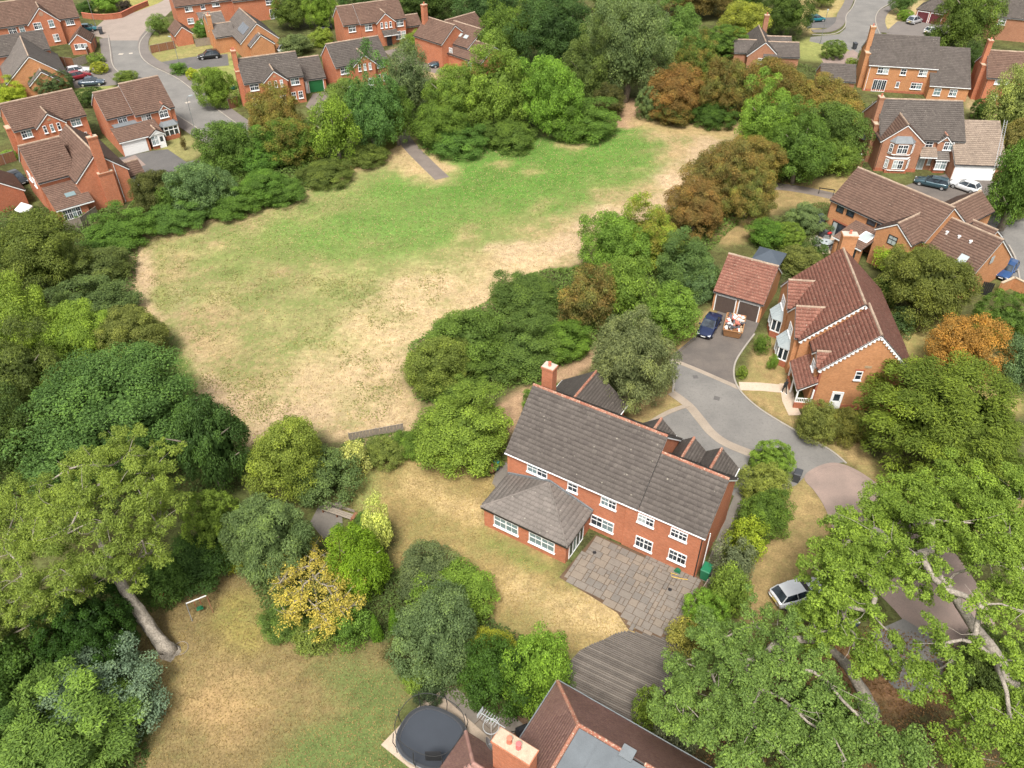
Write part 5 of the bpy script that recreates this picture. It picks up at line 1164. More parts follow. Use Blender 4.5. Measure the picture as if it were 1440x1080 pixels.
# foliage colours (linear)
DK=(.068,.104,.024); MID=(.110,.165,.032); BR=(.165,.238,.040); YG=(.192,.252,.042); OLV=(.160,.182,.046); GRY=(.140,.180,.080); BRN=(.205,.150,.058); ORG=(.30,.150,.045); LIME=(.27,.33,.035); YEL=(.46,.38,.06); BLUE=(.105,.160,.050); DKB=(.066,.105,.032); YEW=(.118,.160,.026); HAW=(.200,.180,.052); PALE_=(.30,.30,.10)
gB='trees of the belt along the far side of the field'; gR='hawthorns and trees right of the field'; gL='trees of the wood left of the field'
V_ = [
 # far belt, left to right
 ('fine',185,232,255,305,(.10,.10,.035),'brownish-green shrub between the chimney house and the field corner','shrub'),
 ('leafy',240,222,328,308,GRY,'grey-green rounded shrub next to the chimney house driveway','shrub'),
 ('leafy',282,165,372,250,MID,'dark leafy bush beside the bend of the road','shrub'),
 ('leafy',318,188,402,248,MID,'green thicket bush at the field edge below the road end','shrub'),
 ('fine',345,118,422,200,HAW,'olive hawthorn screening the green-door garage house','tree'),
 ('leafy',362,160,452,238,MID,'leafy green bush in the belt below the olive hawthorn','shrub'),
 ('leafy',398,178,456,230,BR,'bright green bush in the belt above the long grass','shrub'),
 ('loose',438,132,502,232,YG,'yellow-green upright ash tree left of the field path','tree'),
 ('leafy',485,100,562,216,BLUE,'dark blue-green tall tree left of the field path','tree'),
 ('loose',540,66,612,165,GRY,'pale grey-green airy tree above the field path','tree'),
 ('leafy',535,128,582,205,MID,'dark tree overhanging the start of the field path','tree'),
 ('leafy',450,110,515,175,OLV,'olive tree in front of the slit-window house without chimney','tree'),
 ('leafy',576,138,660,212,MID,'dark dense bush right of the field path','shrub'),
 ('leafy',596,92,680,190,BR,'mid-green tree below the three steep gables','tree'),
 ('leafy',655,76,752,188,BR,'bright leafy tree in the belt, left one of a bright pair','tree'),
 ('leafy',735,78,822,192,BR,'bright leafy tree in the belt, right one of a bright pair','tree'),
 ('leafy',718,-8,838,98,DKB,'tall dark green tree rising behind the bright pair','tree'),
 ('leafy',822,0,945,145,GRY,'large grey-green tree above the dirt gap in the belt','tree'),
 ('leafy',900,8,990,92,(.135,.185,.05),'light green tree beside the clipped hedge','tree'),
 ('leafy',938,62,1012,128,MID,'green tree behind the orange hawthorn','tree'),
 ('fine',905,90,992,165,(.22,.15,.05),'orange-brown hawthorn right of the dirt gap','tree'),
 ('fine',982,82,1062,168,(.155,.155,.048),'olive-brown hawthorn between the orange hawthorn and the bungalow','tree'),
 ('fine',1045,78,1135,170,(.17,.155,.048),'rusty olive hawthorn in front of the bungalow','tree'),
 ('dome',893,122,930,172,GRY,'small grey-green bush at the right lip of the dirt gap','shrub'),
 ('leafy',832,118,880,168,(.09,.09,.03),'dull brownish bush at the left lip of the dirt gap','shrub'),
 ('leafy',922,148,978,176,DK,'low dark bush under the orange hawthorn at the field edge','shrub'),
 ('leafy',970,148,1035,176,DK,'low dark bush at the far right corner of the field','shrub'),
 ('leafy',760,150,850,190,MID,'low green undergrowth bush under the tall trees at the field edge','shrub'),
 ('dome',975,42,1052,80,MID,'clipped dark green hedge beside the bungalow','hedge'),
 ('loose',1012,2,1088,56,YEL if False else (.26,.24,.05),'yellowing tree above the clipped hedge','tree'),
 ('leafy',1072,-14,1142,48,DK,'dark tree left of the turquoise car','tree'),
 ('leafy',545,-22,645,34,DK,'dark tree behind the three steep gables','tree'), ('leafy',635,-28,738,44,DKB,'dark tree filling the skyline left of the tallest tree','tree'),
 ('leafy',378,-10,436,40,MID,'garden tree between the solar roof and the slit-window row','tree'), ('leafy',428,-14,474,40,YG,'yellow-green garden tree by the glass shed','tree'),
 ('leafy',830,-30,930,20,MID,'green tree at the top frame edge over the grey-green tree','tree'), ('fine',930,-30,1030,18,(.14,.10,.035),'brown-leaved tree at the top frame edge','tree'),('leafy',1010,-34,1082,12,DK,'dark tree at the top frame edge above the yellowing tree','tree'),
 ('leafy',395,48,440,78,GRY,'grey-green garden shrub behind the green-door house','shrub'),('leafy',436,40,470,66,YG,'yellow-green shrub behind the green-door house','shrub'),
 ('loose',560,44,612,80,YG,'pale willow-like shrub in front of the canopy house','shrub'),
 ('leafy',585,-30,640,10,MID,'green tree over the roofs at the top frame edge','tree'),
 ('leafy',205,285,290,322,(.105,.15,.036),'low bramble spilling over the top left field corner','bramble'),('leafy',280,266,362,306,(.10,.15,.034),'low bramble on the bank below the grey-green rounded shrub','bramble'),('leafy',350,246,430,292,(.11,.155,.036),'low bramble on the bank below the leafy belt bush','bramble'),('leafy',418,226,490,266,(.11,.15,.036),'low bramble on the bank beside the long pale grass','bramble'),('leafy',486,200,545,238,(.115,.15,.036),'low bramble between the long pale grass and the path','bramble'),
 ('leafy',588,182,680,214,(.105,.16,.034),'low bramble at the foot of the bush right of the field path','bramble'),('leafy',672,172,762,204,(.11,.165,.034),'low bramble at the foot of the bright pair of trees','bramble'),('leafy',772,158,872,188,(.115,.18,.036),'low bramble left of the dirt gap','bramble'),
 ('leafy',670,5,752,92,MID,'green tree between the steep gables and the tallest dark tree','tree'),('leafy',786,55,856,155,(.10,.14,.04),'dull green tree behind the right one of the bright pair','tree'),('leafy',480,-25,560,22,DK,'dark trees behind the canopy house roof','tree'),
 # right belt
 ('leafy',1036,128,1122,225,YG,'yellow-green tree at the far right corner of the field','tree'),
 ('fine',1105,108,1205,185,HAW,'olive and orange hawthorn below the low garage','tree'),
 ('leafy',1128,140,1218,235,(.10,.15,.035),'green tree next to the fenced garden of the bay house','tree'),
 ('leafy',1080,165,1172,262,MID,'broad green tree above the grass ride','tree'),
 ('leafy',1150,190,1205,250,BR,'bright shrub at the bay house fence','shrub'),
 ('fine',1022,185,1108,265,HAW,'olive hawthorn at the start of the grass ride','tree'),
 ('fine',968,192,1065,300,(.16,.145,.048),'brown hawthorn leaning over the bare field edge','tree'),
 ('fine',1010,232,1092,312,(.17,.17,.045),'yellow-brown hawthorn between field and grass ride','tree'),
 ('fine',935,250,1025,335,(.20,.15,.05),'rust-coloured hawthorn above the bright bush','tree'),
 ('leafy',818,292,915,395,BR,'bright yellow-green bush bulging into the field','shrub'),
 ('leafy',862,290,962,385,YG,'lime-tinted bush behind the rust hawthorn','shrub'),
 ('leafy',920,335,1015,425,(.11,.15,.05),'grey-green shrub left of the double garage','shrub'),
 ('leafy',960,368,1010,430,GRY,'flowering pale shrub against the double garage','shrub'),
 ('leafy',908,398,985,478,BR,'rounded bright green tree at the drive corner by the navy car','tree'),
 ('fine',785,372,872,468,(.15,.135,.045),'brown hawthorn in the middle of the thicket island','tree'),
 ('leafy',688,368,800,470,(.095,.135,.034),'dark bramble mound at the top of the thicket island','bramble'),
 ('leafy',835,360,915,460,BR,'bright green bush behind the willow','shrub'),
 ('leafy',572,462,668,560,OLV,'olive bush at the field end of the thicket island','shrub'),
 ('leafy',600,430,720,530,MID,'green bush in the thicket island near the olive bush','shrub'),
 ('leafy',660,440,790,545,(.10,.145,.036),'dark low bramble in the middle of the thicket island','bramble'),
 ('leafy',745,440,835,520,MID,'green bramble at the path side of the thicket island','bramble'),
 ('leafy',595,505,690,572,MID,'low green bramble at the tip of the thicket island','bramble'),
 ('fine',822,436,944,578,(.165,.195,.080),'grey-green weeping willow between drive and house','tree'),
 ('leafy',575,548,722,668,BR,'large bright green bush against the left end of the long dark-roofed house','shrub'),
 ('leafy',655,632,705,668,BR,'small grassy clump beside the teal water butt','shrub'),
 ('dome',735,538,805,590,MID,'small green bush behind the tall garden chimney','shrub'),
 ('leafy',1052,308,1105,352,MID,'green garden shrub left of the grey parasol','shrub'),('dome',1082,312,1132,352,BR,'bright rounded shrub behind the grey parasol','shrub'),('fine',1105,284,1165,330,GRY,'grey lavender-like shrub by the blue shed','shrub'),('leafy',1100,345,1160,392,OLV,'yellow-green shrub between the garage and the garden table','shrub'),('leafy',1130,340,1162,372,DK,'dark shrub at the edge of the garden terrace','shrub'),
 ('fine',1238,338,1372,458,(.125,.135,.035),'big olive-green tree in front of the low brown wing','tree'),('loose',1228,334,1305,390,LIME,'lime-yellow acacia branch tree over the brown gable','tree'),
 ('up',1248,432,1290,470,(.09,.14,.05),'spiky yucca clump under the olive-green tree','shrub'),('leafy',1222,385,1265,440,DK,'dark shrub between the two brick houses','shrub'),
 ('loose',1300,438,1408,540,(.36,.19,.045),'small orange autumn tree on the right lawn','tree'),
 ('dome',1368,415,1462,500,MID,'green hedge along the right garden edge','hedge'),('leafy',1405,470,1470,560,GRY,'grey-green shrub by the right frame edge','shrub'),
 ('spray',1222,506,1450,682,YEW,'very large dark yew spreading beside the orange brick gable','tree'),
 ('leafy',1118,562,1180,628,OLV,'mottled olive bush at the corner of the orange brick gable','shrub'),('leafy',1160,570,1215,628,(.13,.12,.03),'bush with yellow flowers beside the yew','shrub'),
 ('dome',1036,514,1052,534,YG,'tiny clipped yellow-green ball bush on the dry lawn','shrub'),('leafy',1080,498,1094,522,BR,'small green shrub under the bay windows','shrub'),
 ('leafy',1060,470,1082,500,MID,'narrow green shrub between double garage and orange house','shrub'),
 # hedge row right of the long house
 ('dome',1056,618,1116,676,BR,'rounded green shrub at the drive end of the side hedge','shrub'),('leafy',1046,650,1112,716,(.22,.24,.06),'yellow-variegated shrub in the side hedge','shrub'),('leafy',1040,688,1112,760,MID,'green shrub in the middle of the side hedge','shrub'),('leafy',1024,730,1080,792,LIME,'lime-yellow shrub in the side hedge','shrub'),('fine',1006,760,1064,826,(.15,.16,.11),'grey-leaved shrub in the side hedge','shrub'),('leafy',998,800,1056,872,BR,'bright green shrub below the grey-leaved one','shrub'),('dome',958,828,1026,898,YG,'dome-shaped yellow-tipped shrub by the patio fence','shrub'),('leafy',935,868,985,920,(.28,.27,.07),'cream-flecked shrub at the end of the patio fence','shrub'),
 # top right
 ('loose',1392,85,1470,205,PALE_,'pale yellow-green tree beside the red house','tree'),('leafy',1398,185,1470,330,MID,'mixed green tree right of the pale-roofed garage','tree'),('fine',1405,165,1465,240,HAW,'tan-leaved tree behind the pale-roofed garage','tree'),('leafy',1322,-30,1405,75,MID,'tall green tree right of the burgundy garage','tree'),('dome',1365,138,1400,172,DK,'dark clipped ball shrub above the ladder','shrub'),('leafy',1395,265,1450,310,YG,'yellow-green shrub beside the green bin','shrub'),
 ('dome',1155,56,1192,84,OLV,'cluster of clipped balls on the far verge','shrub'),('leafy',1255,-12,1285,20,BLUE,'blue-green small tree on the far corner verge','tree'),('dome',1262,14,1284,30,YG,'low bush under the blue-green small tree','shrub'),('leafy',1140,-18,1175,10,OLV,'olive garden tree above the turquoise car','tree'),('leafy',1205,70,1222,98,OLV,'small shrub left of the tall chimney','shrub'),('dome',1190,82,1208,92,YG,'low clipped shrub by the pink paving','shrub'),
 ('leafy',1300,40,1345,70,DK,'dark shrub behind the buff brick house','shrub'),('leafy',1345,60,1380,110,DK,'dark hedge tree between buff and red houses','tree'),
 # left close
 ('dome',42,98,102,136,(.09,.12,.05),'round grey-green bush in front of the taupe gables','shrub'),('dome',123,75,147,90,BR,'small green ball shrub by the garden wall','shrub'),('dome',127,87,153,104,(.32,.30,.04),'small golden ball shrub by the parked cars','shrub'),('leafy',161,100,194,118,OLV,'low olive bush on the pavement edge','shrub'),('loose',204,20,238,48,OLV,'small young tree on the grass by the turning area','tree'),('leafy',270,30,300,54,MID,'dark shrubs beside the conservatory','shrub'),('leafy',276,92,332,156,BR,'tall green shrub at the pavement below the dish','shrub'),('dome',262,96,279,114,(.34,.36,.03),'bright yellow ball shrub on the front lawn','shrub'),('leafy',240,88,262,106,MID,'low green shrub beside the yellow ball','shrub'),('leafy',-20,118,36,150,LIME,'lime garden shrub at the frame edge','shrub'),
 ('dome',105,126,150,146,DK,'clipped hedge behind the slit-window house','hedge'),('leafy',128,-12,170,18,YG,'yellow-green garden shrub beside the brick wall','shrub'),('leafy',165,0,186,18,(.06,.05,.05),'dark purple shrub on the far lawn','shrub'),('leafy',110,2,135,22,DK,'dark conifer by the lamp post','conifer'),('loose',253,182,262,222,(.15,.11,.04),'thin young tree on the corner lawn','tree'),('leafy',0,212,22,226,YG,'clipped green hedge by the brown fence','hedge'),
 # left wood
 ('fine',-24,298,112,415,(.125,.145,.035),'broad olive-green tree at the left of the bramble bank','tree'),
 ('leafy',72,385,192,478,(.10,.135,.046),'dark bramble bank along the left side of the field','bramble'),('leafy',88,330,188,420,(.105,.145,.042),'bramble mound below the chimney house','bramble'),('leafy',120,300,215,350,MID,'low bramble climbing to the chimney house wall','bramble'),
 ('fine',-50,385,72,525,YG,'yellow-green tree at the left frame edge','tree'),('fine',50,425,158,520,YG,'feathery yellow-green tree behind the large dark ash','tree'),('fine',135,428,242,518,OLV,'olive-green tree on the field side of the large dark ash','tree'),('leafy',-40,470,90,600,(.10,.12,.03),'shaded olive tree left of the large dark ash','tree'),
 ('leafy',38,488,300,672,(.085,.135,.034),'large rounded dark green ash at the wood edge','tree'),('fine',245,548,345,700,DKB,'dark grey-green evergreen at the field corner','tree'),('leafy',-50,560,70,690,DK,'dark tree under the large ash at the frame edge','tree'),
 ('leafy',215,255,270,310,MID,'green bush at the top left field corner','shrub'),('leafy',325,240,405,285,MID,'low green bush on the bank above the field','shrub'),
 # gardens, left
 ('leafy',344,578,462,705,YG,'yellow-green tall shrub at the garden end','shrub'),('leafy',398,622,498,708,(.108,.158,.05),'glossy dark green laurel above the timber bench','shrub'),('leafy',474,620,518,672,(.44,.42,.13),'cream-yellow shrub behind the laurel','shrub'),
 ('leafy',512,612,566,658,OLV,'mixed shrub along the low garden fence','shrub'),('leafy',550,606,604,648,MID,'green shrub along the low garden fence','shrub'),('leafy',588,612,642,652,(.36,.36,.07),'yellow-flecked shrub in the corner of the lawn','shrub'),
 ('dome',258,688,346,785,BR,'dense bright green dome-shaped shrub','shrub'),('spray',316,695,438,825,(.128,.178,.062),'blue-green spreading juniper beside the dome-shaped shrub','conifer'),('spray',302,762,352,802,(.22,.24,.03),'yellow-green juniper tuft at the foot of the spreading juniper','conifer'),
 ('spray',466,742,550,848,(.15,.21,.02),'lime-green cypress beside the yellow-leaved tree','conifer'),('leafy',490,722,548,772,MID,'green shrub next to the timber bench','shrub'),
 ('leafy',508,708,552,782,(.50,.50,.16),'cream-variegated clipped arc of shrub at the lawn edge','shrub'),
 ('fine',556,775,652,830,(.12,.14,.07),'low grey-green shrub spreading on the lawn','shrub'),('leafy',545,815,682,955,(.115,.150,.072),'big grey-green holly in the bed between the gardens','shrub'),('leafy',590,810,700,870,BR,'bright shrub behind the big grey-green holly','shrub'),
 ('spray',640,880,724,962,(.25,.27,.03),'golden cypress in front of the big holly','conifer'),('leafy',645,892,748,1003,(.05,.10,.018),'dark green shrub beside the trampoline terrace','shrub'),('leafy',715,884,806,1005,BR,'glossy mid-green shrub next to the timber deck','shrub'),
 ('leafy',365,850,430,905,MID,'dark leafy shrub under the yellow-leaved tree','shrub'),('leafy',462,850,520,908,MID,'dark leafy shrub below the twin cypresses','shrub'),('leafy',545,890,600,940,(.10,.09,.03),'small dull shrub at the bed edge','shrub'),('leafy',410,880,470,908,OLV,'low edging plants below the yellow-leaved tree','shrub'),
 ('leafy',562,935,612,972,BR,'small bright shrub at the corner of the trampoline terrace','shrub'),('dome',578,958,626,988,(.06,.075,.035),'dark clump behind the trampoline net','shrub'),
 ('dome',55,812,196,960,(.032,.065,.012),'clipped dark yew hedge beside the leaning trunk','hedge'),('leafy',30,935,212,1060,(.15,.19,.12),'silvery grey-green shrub at the edge of the front lawn','shrub'),('spray',-30,985,190,1130,(.125,.182,.036),'bright green spreading conifer at the lower left frame corner','conifer'),('leafy',-60,880,70,1010,DK,'dark shrub behind the clipped yew hedge','shrub'),('spray',-50,985,30,1090,(.09,.17,.035),'green conifer cut by the lower left frame edge','conifer'),
 ('leafy',190,775,262,850,DK,'dark shrub behind the toddler swing lawn','shrub'),('leafy',230,760,330,825,(.05,.08,.02),'shaded shrub under the dome-shaped shrub','shrub'),
 ('leafy',1100,948,1200,1110,DK,'dark understorey bush below the oak','shrub'),('dome',888,955,935,1045,BR,'upright bright green shrub at the corner of the timber deck','shrub'),('leafy',920,1000,985,1075,(.10,.11,.06),'grey shrub beside the plum-tiled roof','shrub'),
 ('leafy',1330,880,1470,1010,DK,'dark shrub mass beneath the oak limbs','shrub'),
]
for v in V_:
    st, x0, y0, x1, y1, tint, label, cat = v
    gname = {'bramble':'bramble'}.get(cat, cat)
    plant(st, x0, y0, x1, y1, tint, label, cat=gname, name={'tree':'broadleaf_tree' if st != 'fine' else 'hawthorn_tree','shrub':'shrub','hedge':'clipped_hedge','conifer':'conifer','bramble':'bramble_thicket'}[cat], trunk=cat in ('tree','conifer'), autumn=.48 if 'hawthorn' in label else .0)

# narrow thuja cones
def thuja(px, py, hpx, label):
    b = G(px, py, 0); h_ = 2.6*hpx/70; root = empty('thuja', b, VC[0], label, 'conifer'); rs = np.random.default_rng(int(px)); n = 3600
    z = rs.random(n)**.8; th = rs.uniform(0,6.28,n); rad = (.55*(1-z)**.7*np.minimum(1,z*6+.5)+.02)*rs.random(n)**.25
    P = np.stack([rad*np.cos(th), rad*np.sin(th), z*h_],1); q = np.stack([np.cos(th),np.sin(th),np.full(n,.3)],1)
    V = leaf_quads(P, unit(q+rs.normal(0,.3,(n,3))), np.full(n,.15)*rs.uniform(.7,1.3,n), rs, .35, axis=np.array([0,0,1.0])+q*.3)
    co = link('crown', np_mesh('crown', V, np.arange(len(V)).reshape(-1,4), 'leaf', np.repeat(rs.random(n),4)), root); co.color = (.10,.19,.02,1)
    MB().tube([(0,0,0),(0,0,h_*.8)],[.05,.02],6).build('trunk','bark',root)
thuja(531,898,84,'narrow green thuja cone, left one of a close pair'); thuja(556,886,78,'narrow green thuja cone, right one of a close pair')

# ------------------------------------------------ big trees with visible limbs
def rough_tube(mb, T, radii, nr, n=14):
    P = []; Rr = []
    for i in range(len(T)-1):
        for k in range(6): t = k/6; P.append(T[i].lerp(T[i+1],t)+Vector(nr.normal(0,.035,3)*radii[i])); Rr.append(radii[i]*(1-t)+radii[i+1]*t)
    P.append(T[-1]); Rr.append(radii[-1]); b = len(mb.v); mb.tube(P, Rr, n)
    ph = nr.uniform(0,6.28,n)
    for i in range(len(P)):
        for k in range(n):
            v = Vector(mb.v[b+i*n+k]); f = 1+.13*math.sin(ph[k]+i*.55)+nr.normal(0,.05)+(.35*max(0,1-i/5)*(1 if k % 3 == 0 else .2))
            mb.v[b+i*n+k] = tuple(P[i]+(v-P[i])*f)
def limb_tree(name, label, base, trunk_pts, radii, tips, leaf, per, tint, bark_='bark', seed=1, style='leafy', extra=2, spread=1.0, k0=3, twigs=2, thick=1.0):
    """tips: (point, radius) of leafy clumps; each branch leaves the nearest wood already grown, thickness follows what it carries"""
    rs = random.Random(seed); nr = np.random.default_rng(seed)
    root = empty(name, base, 0, label, 'tree'); mb = MB(); T = [Vector(p) for p in trunk_pts]
    rough_tube(mb, T, radii, nr)
    top = T[-1]; nodes = [dict(p=T[i], par=(i-1 if i > k0 else -1), r2=0.0, trunk=True) for i in range(len(T))]
    tp = sorted(tips, key=lambda t: min((Vector(t[0])-q).length for q in T[k0:])); clumps = []
    for p, r, *_ in tp:
        p = Vector(p); best = min(range(k0, len(nodes)), key=lambda i: (nodes[i]['p']-p).length+.35*max(0, nodes[i]['p'].z-p.z+.5))
        b = nodes[best]['p']; L = (p-b).length; n = max(2, int(L/1.1)); last = best; j = Vector((rs.gauss(0,1),rs.gauss(0,1),rs.gauss(0,.6)))*L*.09
        for i in range(1, n+1):
            t = i/n; q = b.lerp(p,t)+j*math.sin(t*math.pi)+Vector((rs.gauss(0,1),rs.gauss(0,1),rs.gauss(0,1)))*.10*(1 if i < n else 0)
            nodes.append(dict(p=q, par=last, r2=0.0, trunk=False)); last = len(nodes)-1
        k = last
        while k >= 0 and not nodes[k]['trunk']: nodes[k]['r2'] += .0016*r*thick; k = nodes[k]['par']
        clumps.append((p, r)); 
        for _ in range(extra if r >= 1.1 or extra < 3 else 1):
            cl = lambda q: max(-1.15,min(1.15,q)); c = p+Vector((cl(rs.gauss(0,1)),cl(rs.gauss(0,1)),cl(rs.gauss(0,.45))))*r*.95*spread; clumps.append((c, r*rs.uniform(.5,.85)))
            if rs.random() < .7: mb.tube([nodes[last]['p'], nodes[last]['p'].lerp(c,.55)+Vector((0,0,.12)), c],[.03,.022,.008],4,cap=False)
        for _ in range(twigs):
            e = p+Vector((rs.gauss(0,1),rs.gauss(0,1),rs.gauss(0,.5)+.3))*r*.8; mb.tube([p.lerp(b,.25), p.lerp(e,.5), e],[.028,.02,.006],4,cap=False)
    for nd in nodes:
        if nd['par'] >= 0 and not nd['trunk']:
            pr = nodes[nd['par']]; r1 = max(.022*min(thick,1), math.sqrt(nd['r2'])*1.15); r0 = r1*1.15 if pr['trunk'] else max(r1, min(math.sqrt(pr['r2'])*1.15, r1*1.3))
            mb.tube([pr['p'], nd['p']], [r0, r1], 6, cap=False)
    Vs = []; Rn = []
    for p, r in clumps:
        n = int(per*r*r); nl = 8; lc = nr.normal(0,1,(nl,3))*np.array([1,1,.5])*r*.5; li = nr.integers(0,nl,n); q = unit(nr.normal(size=(n,3))+np.array([0,0,.35]))
        P = np.array(p)+lc[li]+q*(r*.42*nr.random(n)**.4)[:,None]*np.array([1,1,.7])
        N = unit(q*.7+nr.normal(0,.5,(n,3))+np.array([0,0,.6])); ax = None; asp = .6
        if style == 'fine': asp = .36; ax = unit(q+np.array([0,0,-.5]))
        tone = nr.normal(0,.12); Vs.append(leaf_quads(P, N, leaf*nr.uniform(.65,1.35,n), nr, asp, axis=ax)); Rn.append(np.repeat(np.clip(nr.beta(1.7,2.0,n)*.9+tone,0,1),4))
    mb.build('trunk', bark_, root, smooth=True)
    V = np.concatenate(Vs); co = link('crown', np_mesh('crown', V, np.arange(len(V)).reshape(-1,4), 'leaf', np.concatenate(Rn)), root); co.color = (*tint,1)
    return root
def big_oak():
    rs = random.Random(4); b = G(1425,985,0)
    def L(px,py,z): return G(px,py,z)-b
    T = [Vector((0,0,-.2)), Vector((0,.2,1.6)), L(1418,960,3.2), L(1405,930,5.0), L(1370,880,7.5), L(1330,820,9.5), L(1290,780,11)]
    rad = [.75,.55,.48,.44,.34,.24,.12]
    tips = []
    # clumps ring the crown; lower ones reach left over the drive
    def add(px,py,z,r,k): tips.append((L(px,py,z), r, k))
    for px,py,z,r,k in ((1275,695,8,1.3,5),(1240,760,8,1.4,5),(1215,785,8,1.4,5),(1280,745,9,1.5,5),(1340,755,9,1.5,5),(1400,760,10,1.5,5),(1440,760,10,1.5,5),(1170,830,7,1.3,5),(1215,835,8.5,1.3,5),(1275,800,10,1.3,5),(1190,880,8,1.2,5),(1400,715,9,1.5,5),(1330,710,9.5,1.5,5),(1300,690,9,1.5,5),(1340,680,9,1.6,5),(1390,690,9.5,1.6,5),(1435,700,10,1.6,4),(1265,720,9.5,1.5,6),(1310,730,11,1.6,6),(1365,735,11.5,1.7,6),(1420,745,12,1.7,5),(1230,745,9.5,1.5,6),(1195,760,9,1.4,6),(1250,775,11,1.5,6),(1300,790,12,1.2,6),(1390,785,12.5,1.3,5),(1440,800,12.5,1.4,4),(1165,780,8,1.3,5),(1200,805,10,1.4,6),(1165,815,8,1.2,5),(1240,820,11.5,1.0,6),(1330,830,12,.8,5),(1380,850,12.5,.9,5),(1440,860,12.5,1.2,4),(1180,850,9.5,1.3,5),(1150,862,7.5,1.2,5),(1225,860,10.5,.9,5),(1325,905,11.5,1.0,4),(1372,905,11,.9,4),(1302,945,10,1.2,4),(1345,925,11,.9,4),(1265,900,9.5,.9,5),(1435,930,12,1.0,3),(1200,910,9,1.1,5),(1150,890,8,1.2,5),(1235,935,8.5,1.1,4),(1420,1010,10,1.2,3),(1380,1030,9.5,1.3,3),(1350,1060,9,1.3,3),(1440,1060,10,1.4,3)): add(px,py,z,r,k)
    limb_tree('oak_tree','huge open-crowned oak with bare twisting limbs over the pink drive',b,T,rad,tips,.152,1000,(.20,.285,.042),'bark_pale',seed=9,extra=4,thick=1.4)
    b2 = G(1225,1005,0)
    def L(px,py,z): return G(px,py,z)-b2
    T = [Vector((0,0,-.2)), L(1215,975,2.0), L(1195,940,4.0), L(1170,915,5.5), L(1150,900,7)]; tips = []
    for px,py,z,r,k in ((1060,880,7,1.3,4),(1015,900,6.5,1.2,4),(1090,905,8,1.3,4),(1050,930,8,1.3,4),(1000,945,7,1.3,4),(960,930,6,1.1,4),(950,970,6.5,1.2,3),(1010,985,8,1.3,4),(1070,970,9,1.4,4),(1120,940,9,1.3,4),(1165,960,9,1.2,3),(1120,1000,9.5,1.4,4),(1060,1020,9,1.4,3),(1000,1030,8,1.3,3),(960,1015,7,1.1,3),(1160,1030,9,1.4,3),(1210,1010,9,1.2,3),(1100,1060,9.5,1.4,3),(1040,1070,9,1.4,3),(1190,1070,9.5,1.4,3),(1250,1050,9,1.4,3),(1290,1060,9,1.3,2),(985,890,5.5,1.0,4)): tips.append((L(px,py,z),r,k))
    limb_tree('oak_tree','darker oak with mossy limbs standing between the deck and the parked white car',b2,T,[.55,.42,.34,.26,.16],tips,.152,1000,(.155,.235,.055),'bark_pale',seed=12,extra=3,spread=1.1)
    b3 = G(238,918,0)
    def L(px,py,z): return G(px,py,z)-b3
    T = [Vector((0,0,-.2)), Vector((0,0,.4)), L(214,888,1.5), L(190,852,3.4), L(172,825,4.8), L(150,780,7.0), L(130,740,8.5)]; tips = []
    for px,py,z,r,k in ((180,640,9.5,1.4,6),(140,655,9.5,1.4,6),(95,660,9,1.4,6),(55,680,8.5,1.4,6),(212,665,9.5,1.3,6),(226,695,8.5,1.1,6),(165,685,11,1.4,6),(115,700,11,1.5,6),(70,715,10,1.4,6),(25,720,8.5,1.4,6),(205,710,11,1.4,6),(222,738,9,1.1,5),(150,735,11.5,1.3,6),(95,750,11,1.4,6),(45,760,9.5,1.4,5),(5,770,8,1.4,5),(200,760,10.5,1.3,6),(212,778,8.5,1.0,5),(140,790,10.5,1.2,6),(85,800,9.5,1.3,5),(30,810,8,1.3,5),(190,805,8.5,1.0,5),(120,830,8,1.0,5),(60,845,7,1.1,5),(5,850,6,1.2,4),(170,625,8.5,1.0,6),(205,640,8.5,1.0,6)): tips.append((L(px,py,z),r,k))
    limb_tree('ash_tree','tall ash with pale leaning trunk rising from the dry front lawn',b3,T,[.75,.55,.46,.42,.36,.26,.15],tips,.162,1000,(.215,.275,.050),'bark_pale',seed=21,style='fine',extra=4,spread=1.1)
    b4 = G(60,915,0)
    def L(px,py,z): return G(px,py,z)-b4
    T = [Vector((0,0,-.2)), L(52,895,1.5), L(35,875,3.2), L(5,845,5.0), L(-20,800,7)]; tips=[]
    for px,py,z,r,k in ((40,880,5,.9,3),(10,895,4.5,1.0,3),(-10,830,7,1.3,4),(-25,880,6,1.3,3),(75,870,4.5,.8,2)): tips.append((L(px,py,z),r,k))
    limb_tree('ash_tree','second leaning trunk beside the clipped yew hedge at the frame edge',b4,T,[.45,.36,.3,.25,.15],tips,.18,1000,(.14,.175,.036),'bark',seed=22,style='fine',extra=3,k0=2)
    b5 = G(445,870,0)
    def L(px,py,z): return G(px,py,z)-b5
    T = [Vector((0,0,-.1)), L(446,855,1.0), L(444,835,1.9), L(440,815,2.8)]; tips=[]
    rr = random.Random(8)
    for i in range(46):
        a = rr.uniform(0,6.28); q = rr.random()**.5; px = 442+math.cos(a)*58*q; py = 822+math.sin(a)*62*q; tips.append((L(px,py,1.5+2.4*(1-q*.6)+rr.uniform(-.4,.4)), rr.uniform(.7,.95)))
    limb_tree('magnolia_tree','thin small tree with yellow autumn leaves and grey bare branches',b5,T,[.11,.09,.07,.04],tips,.13,250,(.50,.40,.085),'bark_pale',seed=30,extra=2,k0=1,spread=1.2,thick=.25)
big_oak()

